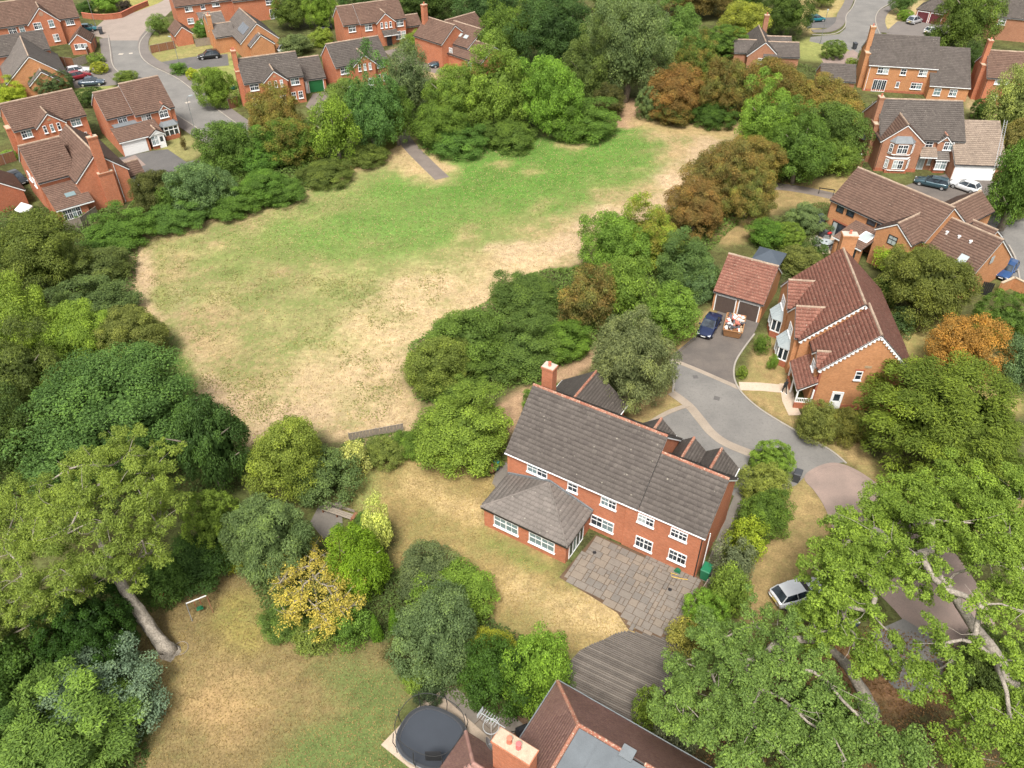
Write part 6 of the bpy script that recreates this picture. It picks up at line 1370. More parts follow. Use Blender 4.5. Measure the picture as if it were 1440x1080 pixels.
# ------------------------------------------------ ground cover under the belts (uncountable)
def cover(name, pix, hmax, n, tint, leaf_, label, seed, style='leafy', cm=1.28, patchy=0.0):
    rs = np.random.default_rng(seed); p = ccw(W(smooth_poly(pix, n=3))); a = np.array(p); out = []
    tries = 0
    while sum(len(o) for o in out) < n and tries < 60:
        tries += 1
        q = rs.uniform(a.min(0), a.max(0), (n*2,2)); d = sdist(q[:,0], q[:,1], p); q = q[d > -.3*rs.random(len(q))]
        if patchy: q = q[fbm(q[:,0],q[:,1],4.0,seed)*.6+fbm(q[:,0],q[:,1],1.2,seed+5)*.4+rs.normal(0,.03,len(q)) > patchy]
        out.append(q)
    q = np.concatenate(out)[:n]
    pp = np.array(W([(553,172),(575,204),(598,228),(622,251)])); far = np.ones(len(q),bool)
    for i in range(3):
        e = pp[i+1]-pp[i]; t = np.clip(((q-pp[i])@e)/(e@e),0,1); far &= np.linalg.norm(q-pp[i]-t[:,None]*e,axis=1) > 1.5
    q = q[far]; n = len(q); d = sdist(q[:,0],q[:,1],p); top = hmax*(.25+.95*fbm(q[:,0],q[:,1],3.2,seed))*np.clip(.25+d/1.2,.2,1); z = top*rs.random(n)**.45
    P = np.column_stack([q,z+.03]); N = unit(rs.normal(0,.55,(n,3))+np.array([0,0,1.0])); asp = .6; ax = None
    if style == 'grass': asp=.14; ax=np.tile([0,0,1.0],(n,1)); N = unit(rs.normal(size=(n,3))*np.array([1,1,.3]))
    V = leaf_quads(P,N,leaf_*rs.uniform(.7,1.4,n),rs,asp,axis=ax)
    co = link(name, np_mesh(name,V,np.arange(len(V)).reshape(-1,4),'leaf',np.repeat(np.clip(rs.beta(2,2.6,n)*.6+fbm(q[:,0],q[:,1],2.0,seed+3)*.5,0,1),4))); co.color=(tint[0]*cm,tint[1]*cm,tint[2]*cm,1)
    tag(co, label, 'undergrowth', kind='stuff')
cover('undergrowth',[(185,322),(240,318),(300,308),(348,302),(402,282),(470,250),(530,220),(552,190),(540,150),(440,170),(330,190),(290,220),(190,280)],1.2,34000,(.095,.14,.034),.26,'low tangled undergrowth on the bank above the field',1)
cover('long_grass',[(440,252),(480,226),(540,204),(552,192),(556,205),(500,236),(450,262)],.9,9000,(.17,.16,.05),.5,'strip of long pale grass along the bank',2,'grass')
cover('undergrowth',[(575,175),(615,206),(680,198),(745,184),(850,172),(870,150),(850,110),(700,110),(600,120)],1.2,26000,(.09,.14,.032),.25,'shady undergrowth beneath the far belt of trees',3)
cover('undergrowth',[(900,150),(912,166),(1040,172),(1080,260),(1150,250),(1210,225),(1220,150),(1120,90),(960,90)],1.1,20000,(.08,.105,.03),.28,'undergrowth beneath the hawthorns',4)
cover('undergrowth',[(572,500),(600,470),(680,428),(740,388),(830,372),(940,300),(1000,260),(1060,290),(1000,350),(960,430),(900,460),(830,490),(750,535),(650,560),(590,565)],1.4,30000,(.10,.15,.034),.26,'dense bramble undergrowth filling the thicket island',5)
cover('undergrowth',[(-30,330),(110,300),(190,310),(190,420),(235,480),(250,530),(330,600),(340,680),(250,720),(-40,720)],1.3,34000,(.085,.125,.034),.27,'dark bramble undergrowth along the left wood',6)
cover('border_plants',[(210,850),(260,800),(340,800),(370,850),(395,890),(470,902),(545,900),(600,930),(640,985),(740,1010),(800,990),(800,930),(700,880),(640,835),(550,800),(480,780),(440,770),(340,780),(250,780)],.6,26000,(.075,.11,.03),.16,'mixed low border plants between the two lawns',7)
cover('border_plants',[(480,680),(510,652),(560,640),(600,640),(660,655),(705,655),(700,640),(600,608),(500,618),(470,650)],.5,7000,(.09,.13,.03),.16,'low border plants along the garden fence',8)
cover('border_plants',[(40,930),(190,945),(212,980),(205,1040),(185,1090),(-20,1090),(-20,930)],.5,9000,(.06,.09,.025),.18,'low border plants beside the front lawn',9)
cover('ivy',[(150,285),(160,280),(165,300),(150,305)],.5,900,(.06,.10,.025),.2,'ivy patch at the foot of the chimney breast',10)
cover('leaf_litter',[(1060,900),(1200,880),(1420,940),(1440,1090),(900,1090),(930,1030)],.08,9000,(.16,.09,.04),.16,'scattered fallen leaves under the oaks',11)
cover('border_plants',[(1000,860),(1050,800),(1075,720),(1112,640),(1060,640),(1045,700),(1010,800),(985,850),(950,900)],.5,8000,(.08,.11,.03),.16,'low plants under the side hedge',12)
cover('border_plants',[(1060,345),(1110,300),(1165,285),(1160,320),(1140,350),(1165,385),(1110,395)],.6,9000,(.09,.12,.035),.17,'low garden plants round the grey parasol',13)

cover('dry_grass',FIELD,.05,30000,(.40,.295,.165),.15,'thin dry grass tufts over the field',21,cm=1.0)
cover('green_weeds',[(200,345),(300,330),(420,390),(560,380),(640,390),(560,480),(560,580),(430,590),(340,600),(270,520),(215,420)],.07,6500,(.25,.24,.09),.16,'green weed tufts scattered in the dry part of the field',22,cm=1.0,patchy=.56)
cover('green_grass',[(300,335),(450,280),(540,258),(640,262),(700,220),(760,195),(860,180),(925,205),(900,255),(770,300),(600,345),(430,370)],.05,14000,(.20,.275,.07),.15,'short green grass in the middle of the field',23,cm=1.0)
cover('lawn_grass',[(200,900),(240,825),(300,806),(345,820),(380,870),(470,908),(545,908),(590,950),(560,1010),(590,1090),(190,1100),(210,1000)],.04,13000,(.28,.20,.09),.10,'brown dry lawn grass of the front garden',24,cm=1.0)
cover('lawn_grass',[(485,708),(505,670),(545,645),(650,660),(700,690),(680,740),(780,810),(860,865),(895,890),(800,915),(640,830),(560,795),(550,750)],.04,10000,(.34,.25,.11),.10,'dry lawn grass of the back garden',25,cm=1.0)
# ============================================================ vehicles
def car(p_rear, p_front, paint, label, style='hatch', L=4.3, Wd=1.78, Ht=1.48, group=None, plate='plate_yellow'):
    a = G(*p_rear); b = G(*p_front); d = b-a; c = (a+b)/2
    root = empty('parked_car', c, math.atan2(d.y,d.x), label, 'car', group); P = 'car_'+paint; hl = L/2; hw = Wd/2
    # body shell lofted along its length
    prof = {'hatch': [(-hl,.55,.86,.60),(-hl+.12,.30,.95,.86),(-hl+.5,.22,.97,.98),(-.9,.2,.95,1.0),(.3,.2,.93,1.0),(hl-1.15,.2,.92,1.0),(hl-.6,.22,.82,.96),(hl-.15,.28,.70,.84),(hl,.42,.60,.62)],
            'saloon': [(-hl,.50,.84,.62),(-hl+.12,.30,.93,.86),(-hl+.6,.22,.95,.97),(-.9,.2,.93,1.0),(.3,.2,.91,1.0),(hl-1.2,.2,.90,1.0),(hl-.6,.22,.80,.96),(hl-.15,.28,.68,.84),(hl,.42,.58,.62)]}['saloon' if style == 'saloon' else 'hatch']
    mb = MB(); n = 12
    for x, zb, zt, k in prof:
        w_ = hw*(.55+.45*k)
        sec = [(-w_*.80,zb),(-w_*.97,zb+.12),(-w_,zb+(zt-zb)*.45),(-w_*.97,zt-.10),(-w_*.88,zt-.01),(-w_*.45,zt+.025)]
        sec = sec+[(-y,z) for y,z in sec[::-1]]
        mb.v += [(x,y,z) for y,z in sec]
    for i in range(len(prof)-1):
        for j in range(n):
            mb.f.append((i*n+j, i*n+(j+1)%n, (i+1)*n+(j+1)%n, (i+1)*n+j)); mb.m.append(0)
    mb.f.append(tuple(range(n))); mb.m.append(0); mb.f.append(tuple((len(prof)-1)*n+j for j in range(n))[::-1]); mb.m.append(0)
    body = mb.build('body', P, root, smooth=True)
    # glasshouse: rear base, rear top, front top, front base
    xr, xrt, xft, xf = {'hatch':(-hl+.12,-hl+.62,.15,1.0),'estate':(-hl+.08,-hl+.40,.1,1.0),'saloon':(-hl+.75,-hl+1.35,.15,1.05)}[style]
    zb = .92; wb = hw*.92; wt = hw*.72
    B = [(xr,zb,wb*.92),((xr+xf)/2,zb,wb),(xf,zb-.04,wb*.9)]; T = [(xrt,Ht-.04,wt*.95),((xrt+xft)/2,Ht,wt),(xft,Ht-.05,wt*.96)]
    v = []
    for q in (B,T):
        for x,z,y in q: v += [(x,-y,z),(x,y,z)]
    MB().add(v,[(0,2,8,6),(2,4,10,8),(3,1,7,9),(5,3,9,11),(4,5,11,10),(1,0,6,7),(6,8,9,7),(8,10,11,9)]).build('window_glass','glass',root)
    mb = MB()
    t_ = [(x,y,z) for x,z,y in T]
    mb.add([(t_[0][0]-.02,-t_[0][1],t_[0][2]+.012),(t_[1][0],-t_[1][1],t_[1][2]+.018),(t_[2][0]+.02,-t_[2][1],t_[2][2]+.012),(t_[2][0]+.02,t_[2][1],t_[2][2]+.012),(t_[1][0],t_[1][1],t_[1][2]+.018),(t_[0][0]-.02,t_[0][1],t_[0][2]+.012),(t_[1][0],0,t_[1][2]+.05),(t_[0][0]-.03,0,t_[0][2]+.03),(t_[2][0]+.03,0,t_[2][2]+.03)],[(0,1,6,7),(1,2,8,6),(8,3,4,6),(7,6,4,5)])
    for i in (0,1,2):
        for sg in (-1,1): mb.beam((B[i][0],sg*(B[i][2]+.004),B[i][1]),(T[i][0],sg*(T[i][2]+.008),T[i][1]+.01),.07 if i != 1 else .05,.05)
    mb.build('roof', P, root)
    for sg in (-1,1):
        for x in (-hl+.78, hl-.85):
            w = MB(); w.tube([(0,-.1,0),(0,.1,0)],[.32,.32],18); o = w.build('wheel','rubber',root,loc=(x,sg*(hw-.09),.32)); MB().tube([(0,sg*.06,0),(0,sg*.108,0)],[.21,.19],12).build('rim','alu',o)
        MB().box(-.14,.14,-.13,.13,-.06,.06).build('headlight','lamp_clear',root,loc=(hl-.17,sg*(hw-.28),.62),rot=(0,.25,0))
        MB().box(-.06,.06,-.12,.12,-.10,.10).build('tail_light','lamp_red',root,loc=(-hl+.08,sg*(hw-.28),.76))
        MB().box(-.09,.09,-.09,.09,-.06,.06).build('mirror',P,root,loc=(.78,sg*(hw+.06),1.0))
    MB().box(-.012,.012,-.26,.26,-.055,.055).build('number_plate',plate,root,loc=(-hl+.0,0,.62)); MB().box(-.012,.012,-.26,.26,-.055,.055).build('number_plate','plate_white',root,loc=(hl+.006,0,.47))
    MB().box(-.04,.03,-.5,.5,-.10,.06).build('grille','black_paint',root,loc=(hl-.02,0,.52))
    return root
car((1007,446),(986,481),'navy','navy blue car parked on the block drive beside the skip','saloon',L=4.5)
car((1329,266),(1288,257),'petrol','dark teal estate car parked outside the bay house','estate',L=4.7)
car((1368,271),(1342,262),'white','white car with black roof glass outside the white garage door','hatch',L=4.2)
car((1424,372),(1402,399),'blue','dark blue car beside the black gate and low brick wall','hatch',L=4.4)
car((313,80),(276,84),'black','black hatchback on the drive below the solar roof','hatch',L=4.4,Ht=1.62)
car((96,106),(126,101),'white','white car, first of three parked side by side near the golden bush','hatch'); car((97,114),(127,107),'red','dark red car in the middle of three parked side by side','hatch'); car((110,121),(150,118),'steelblue','blue-grey saloon nearest the hedge of three parked side by side','saloon',L=4.5)
car((630,91),(607,95),'petrol','dark car on the drive of the three-gabled house','hatch'); car((1137,31),(1158,29),'teal','turquoise car on the far drive beside the dark tree','hatch',L=4.0)
car((1274,36),(1296,29),'silver','silver car in front of the burgundy garage doors','hatch',L=4.3,Ht=1.6); car((1301,49),(1322,46),'white','white car behind the ridge of the buff house','hatch')
car((1079,852),(1158,826),'white','white car half hidden under the oak beside the verge','hatch'); car((1138,905),(1196,872),'navy','dark blue car deep under the oak branches','saloon')
car((17,250),(36,262),'black','dark car in the gap left of the chimney house','hatch',L=4.0); car((119,44),(131,43),'teal','pale blue car tucked behind the lamp post and bin','hatch',L=3.6); car((392,75),(412,70),'white','white car behind the green-door house','hatch')
# skip full of rubbish
a = G(1035,447); b = G(1026,485); d = a-b; c = (a+b)/2
sk = empty('waste_skip', c, math.atan2(d.y,d.x)-math.pi/2, 'open rusty skip heaped with white and red rubbish', 'skip')
mb = MB(); o_ = [(-.85,-1.35),(.85,-1.35),(.85,1.35),(-.85,1.35)]; i_ = [(x*1.22,y*1.25) for x,y in o_]
mb.add([(x,y,.1) for x,y in o_]+[(x,y,1.15) for x,y in i_],[(3,2,1,0),(0,1,5,4),(1,2,6,5),(2,3,7,6),(3,0,4,7)]); mb.build('bin_body','rust',sk)
mb = MB()
for k in range(4): p, q = i_[k], i_[(k+1)%4]; mb.beam((*p,1.15),(*q,1.15),.09,.09)
mb.build('rim','rust',sk)
rr = random.Random(3); ru = empty('rubbish_heap', c+Vector((0,0,1.0)), sk.rotation_euler.z, 'heap of white and red rubbish filling the skip', 'rubbish')
for i in range(70):
    s_ = rr.uniform(.10,.30); m_ = rr.choice(['rubbish_white','rubbish_white','rubbish_white','rubbish_red','rubbish_dark','timber_pale'])
    MB().box(-s_,s_,-s_*rr.uniform(.3,1),s_*rr.uniform(.3,1),-.05,.05+s_*.3).build('scrap',m_,ru,loc=(rr.uniform(-.85,.85),rr.uniform(-1.45,1.45),rr.uniform(-.05,.3)),rot=(rr.uniform(-.5,.5),rr.uniform(-.5,.5),rr.uniform(0,3)))

# ============================================================ street furniture, bins, fences
def lamp(pb, label, h_=6.5, ang=0):
    r = empty('street_lamp', G(*pb), ang, label, 'street lamp')
    MB().tube([(0,0,0),(0,0,1.2)],.09,8).build('base','steel',r); MB().tube([(0,0,1.2),(0,0,h_-.2),(.1,0,h_),(.5,0,h_+.08)],[.055,.045,.045,.04],8).build('pole','steel',r)
    mb = MB(); mb.box(.4,1.05,-.14,.14,h_+.03,h_+.14); mb.build('lamp_head','zinc',r)
lamp((276,190),'grey street lamp on the pavement opposite the road bend',6.2,.8); lamp((136,41),'grey street lamp beside the black bin at the turning area',6.5,.5); lamp((253,94),'grey street lamp beside the yellow ball shrub',5.5,2.6); lamp((1153,62),'slim street lamp on the far verge by the clipped balls',6.5,1.2)
def wheelie(px, py, mat_, label, ang=0, s=1.0):
    r = empty('wheelie_bin', G(px,py), ang, label, 'bin'); r.scale = (s,s,s)
    MB().add([(-.24,-.28,.06),(.24,-.28,.06),(.24,.24,.06),(-.24,.24,.06),(-.29,-.36,.98),(.29,-.36,.98),(.29,.34,.98),(-.29,.34,.98)],[(3,2,1,0),(4,5,6,7),(0,1,5,4),(1,2,6,5),(2,3,7,6),(3,0,4,7)]).build('bin_body',mat_,r)
    MB().add([(-.31,-.39,.985),(.31,-.39,.985),(.31,.40,.985),(-.31,.40,.985),(-.28,-.33,1.05),(.28,-.33,1.05),(.28,.36,1.09),(-.28,.36,1.09)],[(3,2,1,0),(4,5,6,7),(0,1,5,4),(1,2,6,5),(2,3,7,6),(3,0,4,7)]).build('lid',mat_,r)
    MB().tube([(-.25,.43,.95),(.25,.43,.95)],.02,6).build('handle',mat_,r)
    for x in (-.27,.27): MB().tube([(x-.03,.24,.1),(x+.03,.24,.1)],.1,12).build('wheel','rubber',r)
wheelie(1119,676,'dark_grey','dark grey wheelie bin at the end of the side hedge',-.5,1.1); wheelie(991,812,'green_plastic','green wheelie bin at the corner of the long house',PANG,1.25); wheelie(1418,287,'green_plastic','green wheelie bin beside the pale-roofed garage drive',.2,1.2); wheelie(1201,69,'dark_grey','dark wheelie bin on the far pavement',.2,1.2); wheelie(143,48,'dark_grey','black wheelie bin beside the lamp post',.3,1.3)
def fence(label, pts, h_, m_='timber_brown', name='panel_fence', pw=1.8, post='timber_grey', z0=0):
    P = [G(x,y,z0) for x,y in pts]; r = empty(name, P[0], 0, label, 'fence'); O_ = P[0]
    for a, b in zip(P, P[1:]):
        L = (b-a).length; n = max(1,int(round(L/pw))); d = (b-a)/n; u = d.normalized(); nn = Vector((-u.y,u.x,0))
        for i in range(n):
            s = a+d*i-O_; e = a+d*(i+1)-O_
            MB().box(-.05,.05,-.05,.05,0,h_+.08).build('post',post,r,loc=s,rot=(0,0,math.atan2(u.y,u.x)))
            k = max(4,int((e-s).length/.3)); 
            for j in range(k):
                a1 = s+(e-s)*((j+.04)/k); b1 = s+(e-s)*((j+.96)/k); off = nn*(.012*(j%2))
                MB().beam(a1+off+Vector((0,0,h_/2)),b1+off+Vector((0,0,h_/2)),.025,h_-.06).build('board',m_,r)
            MB().beam(s+Vector((0,0,h_)),e+Vector((0,0,h_)),.06,.05).build('capping',post,r)
    return r
fence('low weathered timber fence between the garden and the field',[(492,620),(530,613),(568,606)],.95,'timber_grey')
fence('grey timber fence under the corner house garden-room window',[(95,328),(118,322),(140,306)],1.7,'timber_grey'); fence('russet panel fence beside the small garage with white barge',[(213,75),(248,68)],1.5); fence('grey panel fence beside the conservatory house garden',[(276,66),(304,62)],1.5,'timber_grey')
fence('russet fence in front of the taupe gables garden',[(82,92),(105,94)],1.7); fence('grey fence panel next to the russet garden fence',[(106,94),(123,89)],1.5,'timber_grey'); fence('russet fence by the green hedge at the frame edge',[(-8,236),(24,226)],1.6); fence('dark fence beside the green parasol',[(323,154),(336,150)],1.8); fence('russet fence by the small gabled garage',[(124,78),(134,70),(137,60)],1.5)
fence('pale timber fence along the bay house side garden',[(1203,208),(1214,180),(1224,155)],1.6,'timber_pale')
fence('bleached picket fence at the side of the paved terrace',[(992,828),(975,855),(957,888)],1.1,'timber_pale',pw=1.5)
def bwall(label, pts, h_, m_='brick_red', t=.23):
    P = [G(x,y) for x,y in pts]; r = empty('brick_wall', P[0], 0, label, 'wall')
    mb = MB(); mc = MB()
    for a, b in zip(P,P[1:]):
        mb.beam(a-P[0]+Vector((0,0,h_/2)), b-P[0]+Vector((0,0,h_/2)), t, h_); mc.beam(a-P[0]+Vector((0,0,h_+.035)), b-P[0]+Vector((0,0,h_+.035)), t+.08, .07)
    mb.build('brickwork',m_,r,walluv=True); mc.build('coping','terracotta' if m_=='brick_red' else 'stone_cap',r)
bwall('curved low brick wall round the far lawn',[(117,25),(130,27),(146,28),(160,27),(172,25),(190,16),(209,8)],1.1); bwall('low brick wall with red coping right of the black gate',[(1402,413),(1420,405),(1446,418)],1.5,'brick_orange'); bwall('brick pier wall of the garden at the bay house yard',[(1192,232),(1212,236)],1.2,'brick_brown')
r = empty('garden_gate', G(1384,415), R(-25), 'solid black timber gate beside the low brick wall', 'gate')
for i in range(6): MB().box(-.6+i*.2+.01,-.4+i*.2-.01,-.02,.02,.05,1.75).build('board','black_paint',r)
MB().box(-.6,.6,.02,.06,.4,.5).build('rail','black_paint',r); MB().box(-.6,.6,.02,.06,1.3,1.4).build('rail','black_paint',r)
r = empty('path_barrier', G(1161,274), R(-18), 'low black metal barrier across the tarmac path', 'barrier'); MB().box(-1.1,1.1,-.04,.04,.85,.97).build('rail','black_paint',r)
for x in (-1,1): MB().tube([(x,0,0),(x,0,.9)],.04,6).build('post','black_paint',r)

# ============================================================ garden things
def trampoline(px, py, rx, ry, ang, label, hoop=True, net_=True):
    r = empty('trampoline', G(px,py,0), ang, label, 'trampoline'); n = 32
    E = lambda k, s=1.0, z=0: (rx*s*math.copysign(abs(math.cos(k))**.8,math.cos(k)), ry*s*math.copysign(abs(math.sin(k))**.8,math.sin(k)), z)
    K = [2*math.pi*i/n for i in range(n)]
    MB().add([E(k,.9,.88) for k in K],[tuple(range(n))]).build('jumping_mat','tramp_mat',r)
    mb = MB(); mb.add([E(k,.9,.90) for k in K]+[E(k,1.02,.92) for k in K]+[E(k,1.02,.86) for k in K],[(i,n+i,n+(i+1)%n,(i+1)%n) for i in range(n)][::1]+[(n+i,2*n+i,2*n+(i+1)%n,n+(i+1)%n) for i in range(n)]); mb.build('safety_pad','dark_grey',r)
    MB().tube([E(k,1.02,.86) for k in K]+[E(0,1.02,.86)],.04,6,cap=False).build('frame','steel',r)
    MB().add([E(k,1.02,.86) for k in K]+[E(k,1.0,.3) for k in K],[(i,(i+1)%n,n+(i+1)%n,n+i) for i in range(n)]).build('skirt','net',r)
    for i in range(0,n,4):
        x,y,_ = E(K[i],1.04); MB().tube([(x,y,.0),(x,y,.86)],.03,6).build('leg','steel',r)
        if net_: MB().tube([(x,y,.86),(x*1.06,y*1.06,1.6),(x*1.0,y*1.0,2.75)],.03,6).build('net_pole','net_pole',r)
    if net_:
        mb = MB(); Z = [(.93,.9),(.97,1.6),(.98,2.7)]
        for s,z in Z: mb.v += [E(k,s,z) for k in K]
        for j in range(2):
            for i in range(n): mb.f.append((j*n+i,j*n+(i+1)%n,(j+1)*n+(i+1)%n,(j+1)*n+i)); mb.m.append(0)
        mb.build('safety_net','net',r); MB().tube([E(k,.98,2.7) for k in K]+[E(0,.98,2.7)],.025,6,cap=False).build('top_rail','net_pole',r)
    if hoop:
        hx,hy,_ = E(-1.05,.90); bo = MB().box(-.5,.5,-.02,.02,-.4,.45).build('backboard','fabric_black',r,loc=(hx,hy,2.35),rot=(-.2,0,.45)); MB().box(-.2,.2,.021,.03,-.1,.18).build('target','white_paint',bo); MB().box(-.15,.15,.03,.036,-.06,.13).build('target_centre','fabric_black',bo)
        MB().tube([(.2*math.cos(k),.25+.2*math.sin(k),-.2) for k in K]+[(.2,.25,-.2)],.015,5,cap=False).build('ring','white_paint',bo)
trampoline(608,1046,2.25,2.0,PANG+.1,'large oval black trampoline with safety net and basketball hoop')
trampoline(457,42,1.6,1.6,0,'dark round trampoline in the far garden',hoop=False)
def swing():
    b = G(283,860); r = empty('toddler_swing', b, .5, 'toddler swing frame with green seat on the dry lawn', 'swing')
    T = 1.55
    MB().beam((-.75,0,T),(.75,0,T),.07,.07).build('top_bar','white_paint',r)
    for x in (-.75,.75):
        for y in (-.55,.55): MB().beam((x,0,T),(x*1.05,y,0),.05,.05).build('leg','timber_brown' if x > 0 else 'steel',r)
    for x in (-.2,.2): MB().tube([(x,0,T),(x,0,.55)],.012,5).build('rope','red_paint',r)
    mb = MB(); K = [math.pi+math.pi*i/10 for i in range(11)]
    mb.add([(.26*math.cos(k),.2*math.sin(k)+.05,.72) for k in K]+[(.24*math.cos(k),.18*math.sin(k)+.05,.42) for k in K],[(i,i+1,i+12,i+11) for i in range(10)]); mb.box(-.24,.24,-.15,.2,.40,.45); mb.build('seat','green_plastic',r)
swing()
o = MB().lathe([(.05,0),(.2,.05),(.26,.2),(.2,.36),(.05,.42)],(0,0,0),12).build('garden_ball','red_paint',loc=G(229,836),smooth=True); tag(o,'small red ball at the edge of the dry lawn','ball')
tag(MB().tube([(.55*math.cos(i*.3142),.55*math.sin(i*.3142),.04) for i in range(21)],.03,6,cap=False).build('hoop','timber_grey',loc=G(254,912)),'thin hoop lying at the foot of the leaning trunk','hoop')
def bench():
    a = G(455,718); b = G(497,732); d = b-a; r = empty('timber_bench', (a+b)/2, math.atan2(d.y,d.x), 'old grey timber bench with russet end by the laurel', 'bench'); L = d.length
    for k in range(3): MB().box(-L/2,L/2,-.28+k*.2,-.11+k*.2,.40,.45).build('slat','timber_grey',r)
    for k in range(2): MB().box(-L/2,L/2,.38,.42,.6+k*.18,.73+k*.18).build('backrest_slat','timber_grey',r)
    for x in (-L/2+.1,0,L/2-.1): MB().box(x-.05,x+.05,-.25,.4,0,.4).build('leg','timber_brown',r)
    MB().box(L/2-.02,L/2+.28,-.3,.45,0,.62).build('end_block','timber_brown',r)
bench()
r = empty('water_butt', G(698,660), 0, 'teal plastic water butt at the left end of the long house', 'water butt'); MB().lathe([(.24,0),(.30,.3),(.30,.75),(.26,.95)],(0,0,0),14).build('barrel','teal_plastic',r,smooth=True); MB().lathe([(.29,.95),(.29,1.02),(.08,1.08)],(0,0,0),14).build('lid','teal_plastic',r)
r = empty('chiminea', G(692,668), 0, 'brown clay chiminea beside the teal water butt', 'chiminea'); MB().lathe([(.1,.35),(.26,.5),(.30,.7),(.22,.95),(.10,1.15),(.12,1.4)],(0,0,0),12).build('clay_body','timber_brown',r,smooth=True)
for k in range(3): MB().tube([(.1*math.cos(k*2.1),.1*math.sin(k*2.1),.5),(.25*math.cos(k*2.1),.25*math.sin(k*2.1),0)],.025,5).build('leg','black_paint',r)
r = empty('covered_barbecue', G(735,1034), .4, 'black covered barbecue on the terrace near the plum-tiled roof', 'barbecue'); MB().add([(-.4,-.3,0),(.4,-.3,0),(.4,.3,0),(-.4,.3,0),(-.42,-.3,.8),(.42,-.3,.8),(.42,.3,.8),(-.42,.3,.8),(-.3,-.12,1.05),(.3,-.12,1.05),(.3,.12,1.05),(-.3,.12,1.05)],[(0,1,5,4),(1,2,6,5),(2,3,7,6),(3,0,4,7),(4,5,9,8),(5,6,10,9),(6,7,11,10),(7,4,8,11),(8,9,10,11)]).build('cover','fabric_black',r); MB().tube([(-.5,.1,.75),(-.8,.1,.9)],.03,6).build('handle','black_paint',r)
for i,(px,py) in enumerate(((836,777),(942,829))):
    tag(MB().lathe([(.16,0),(.16,.02),(.13,.024)],(0,0,0),14).build('drain_cover','black_paint',loc=G(px,py,.075)), ['round black drain cover on the terrace near the french window','round black drain cover on the terrace below the hose reel'][i],'drain cover')
# terrace furniture
c = G(1160,347,.08); r = empty('garden_table', c, 0, 'round grey rattan garden table on the pale terrace', 'table'); MB().lathe([(.78,.70),(.80,.74),(.78,.76)],(0,0,0),20).build('table_top','zinc',r); MB().lathe([(.4,0),(.3,.1),(.3,.6),(.5,.7)],(0,0,0),12).build('pedestal','rattan',r); MB().lathe([(.14,.76),(.14,.80)],(0,0,0),10).build('centre_plate','dark_grey',r)
for i in range(6):
    a = i*1.047+.2; r = empty('rattan_chair', c+Vector((1.15*math.cos(a),1.15*math.sin(a),0)), a+math.pi/2, 'grey rattan armchair drawn up to the round garden table', 'chair', 'chairs round the garden table')
    MB().box(-.3,.3,-.3,.3,.1,.45).build('seat','rattan',r); MB().box(-.3,.3,-.36,-.26,.1,.88).build('backrest','rattan',r)
    for sg in (-1,1): MB().box(sg*.32-.05,sg*.32+.05,-.32,.28,.1,.66).build('armrest','rattan',r)
    for x in (-.25,.25):
        for y in (-.25,.25): MB().box(x-.03,x+.03,y-.03,y+.03,0,.1).build('leg','dark_grey',r)
r = empty('barbecue', G(1159,334,.08), R(-55), 'dark grey barbecue with hood against the terrace wall', 'barbecue'); MB().box(-.75,.75,-.3,.3,.1,.85).build('cabinet','dark_grey',r); MB().tube([(-.4,0,.9),(.4,0,.9)],.28,10).build('hood','dark_grey',r); MB().box(.45,.75,-.28,.28,.85,1.0).build('side_burner','red_paint',r)
r = empty('garden_shed', G(1146,322), R(-55), 'dark blue-grey arched garden store by the terrace', 'shed')
mb = MB(); pr = [(-.95,0),(.95,0),(.95,1.5),(.6,1.95),(0,2.15),(-.6,1.95),(-.95,1.5)]; mb.add([(x,-.7,z) for x,z in pr]+[(x,.7,z) for x,z in pr],[tuple(range(7)),tuple(range(7,14))[::-1]]+[(i,i+7,(i+1)%7+7,(i+1)%7) for i in range(7)]); mb.build('shell','slate_cloth',r); MB().box(-.5,.5,-.73,-.7,.05,1.6).build('door','dark_grey',r)
def parasol(px, py, z, rad, m_, label, sides=4, ang=0, rise=.8):
    p = G(px,py,z); r = empty('garden_parasol', (p.x,p.y,0), ang, label, 'parasol'); K = [2*math.pi*(i+.5)/sides for i in range(sides)]
    lo = [(rad*math.cos(k),rad*math.sin(k),z) for k in K]; mb = MB()
    for i in range(sides): mb.add([lo[i],lo[(i+1)%sides],(0,0,z+rise)],[(0,1,2)]); mb.add([lo[i],lo[(i+1)%sides],(lo[(i+1)%sides][0],lo[(i+1)%sides][1],z-.18),(lo[i][0],lo[i][1],z-.18)],[(3,2,1,0)])
    mb.build('canopy',m_,r); MB().tube([(0,0,0),(0,0,z+rise)],.04,8).build('pole','dark_grey',r); MB().box(-.4,.4,-.4,.4,0,.1).build('base','concrete',r)
    for i in range(sides): MB().tube([(0,0,z+rise-.05),(lo[i][0],lo[i][1],z-.02)],.015,5).build('rib','dark_grey',r)
parasol(1082,360,2.2,2.4,'slate_cloth','large square slate-grey parasol behind the double garage',4,R(-30),.85); parasol(33,292,2.1,1.1,'white_paint','white parasol beside the broad chimney house',6); parasol(327,123,2.2,.9,'green_plastic','small green parasol by the tall orange gable end',8,0,.4)
r = empty('yard_awning', G(1210,212), R(-70), 'black awning over the cluttered side yard of the bay house', 'awning'); MB().box(-1.2,1.2,-1.0,1.0,2.3,2.36).build('canopy','dark_grey',r)
for x in (-1.1,1.1):
    for y in (-.9,.9): MB().box(x-.04,x+.04,y-.04,y+.04,0,2.3).build('post','timber_pale',r)
rr = random.Random(6)
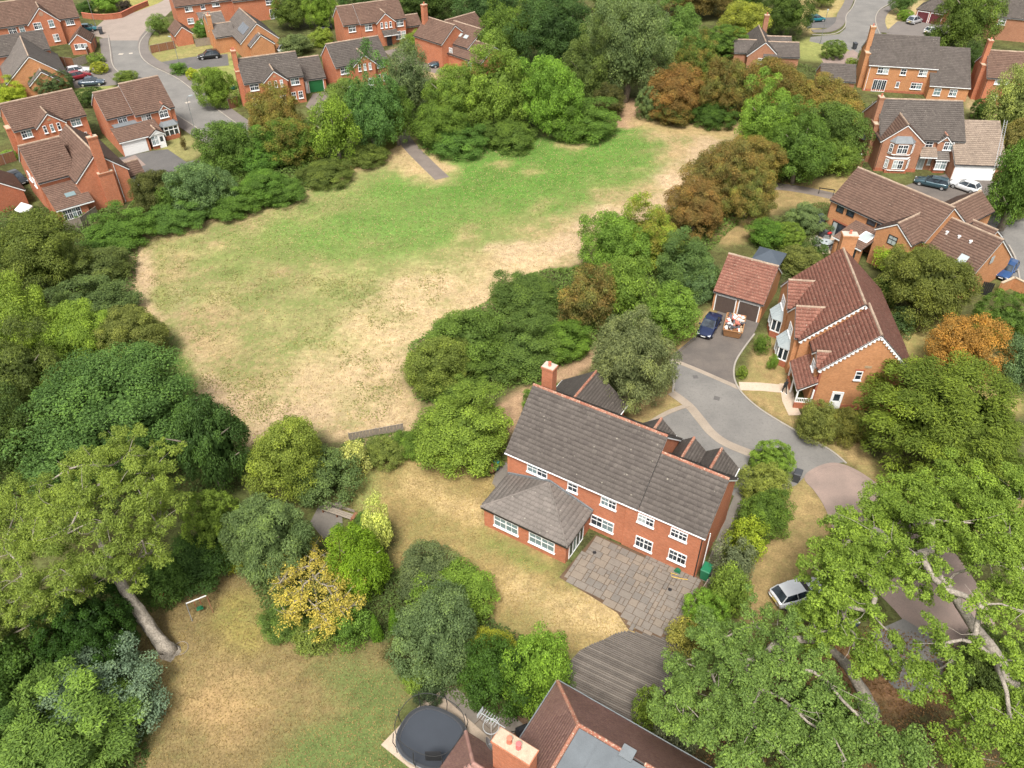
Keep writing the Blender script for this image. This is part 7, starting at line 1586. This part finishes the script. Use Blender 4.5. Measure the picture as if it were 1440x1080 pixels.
for i,(px,py,m_,nm,lb) in enumerate(((1207,222,'rubbish_white','storage_box','white plastic crate in the side yard'),(1213,225,'terracotta','plant_pot','terracotta pot stack in the side yard'),(1204,228,'timber_pale','timber_stack','pale timber stack at the mouth of the side yard'))):
    r = empty(nm, G(px,py), .4*i, lb, nm.replace('_',' '))
    if nm == 'plant_pot': MB().lathe([(.2,0),(.3,.5),(.34,.5),(.34,.6),(.28,.6)],(0,0,0),12).build('pot',m_,r); MB().lathe([(.26,.58),(.26,.6)],(0,0,0),10).build('soil','soil',r)
    elif nm == 'storage_box': MB().box(-.5,.5,-.4,.4,0,.5).build('box_body',m_,r); MB().box(-.53,.53,-.43,.43,.5,.57).build('lid',m_,r)
    else:
        for k in range(5): MB().box(-.9,.9,-.3,.3,k*.09,k*.09+.08).build('plank',m_,r,rot=(0,0,rr.uniform(-.05,.05)))
# ============================================================ person by the porch
def person():
    b = G(1102,553); me = bpy.data.meshes.new('person'); S_ = [((0,0,.95),.15),((0,.0,1.15),.14),((0,.02,1.40),.17),((0,.03,1.52),.07),((0,.05,1.60),.085),((0,.06,1.70),.095),((0,.05,1.79),.06),
        ((-.10,0,.90),.10),((-.11,.16,.50),.075),((-.11,.10,.08),.05),((-.11,.26,.05),.045),((.10,0,.90),.10),((.11,-.08,.50),.075),((.11,-.30,.12),.05),((.11,-.20,.04),.045),
        ((-.20,.02,1.42),.07),((-.27,-.06,1.14),.05),((-.27,.05,.90),.038),((.20,.02,1.42),.07),((.27,.10,1.15),.05),((.26,.26,.96),.038)]
    E_ = [(0,1),(1,2),(2,3),(3,4),(4,5),(5,6),(0,7),(7,8),(8,9),(9,10),(0,11),(11,12),(12,13),(13,14),(2,15),(15,16),(16,17),(2,18),(18,19),(19,20)]
    me.from_pydata([p for p,_ in S_], E_, []); me.materials.append(M('fabric_black'))
    o = link('person', me, loc=b, rot=(0,0,.3))
    m = o.modifiers.new('skin','SKIN')
    sv = me.skin_vertices[0].data
    for i,(p,r_) in enumerate(S_): sv[i].radius = (r_,r_*.85); sv[i].use_root = (i == 0)
    s = o.modifiers.new('sub','SUBSURF'); s.levels = s.render_levels = 1
    tag(o,'person in black clothes and white shoes walking along the path by the porch','person')
    MB().lathe([(.02,-.13),(.075,-.10),(.098,0),(.085,.09),(.02,.125)],(0,.065,1.69),12).build('head','skin',o,smooth=True)
    MB().lathe([(.098,-.03),(.112,.04),(.095,.11),(.02,.14)],(0,.045,1.69),12).build('hair','hair',o,smooth=True)
    for x,y,z in ((-.11,.2,.045),(.11,-.24,.06)): MB().box(x-.05,x+.05,y-.13,y+.13,z-.045,z+.05).build('shoe','white_paint',o)
    for x,y,z in ((-.27,.06,.85),(.26,.29,.92)):
        mb = MB(); mb.tube([(x,y,z+.05),(x,y+.01,z-.03)],[.03,.042],8)
        for k in range(4): mb.tube([(x-.03+k*.02,y+.01,z-.02),(x-.03+k*.02,y+.03,z-.10+.008*abs(k-1))],[.011,.008],5)
        mb.tube([(x,y+.03,z),(x+.01,y+.075,z-.04)],[.012,.009],5); mb.build('hand','skin',o,smooth=True)
person()
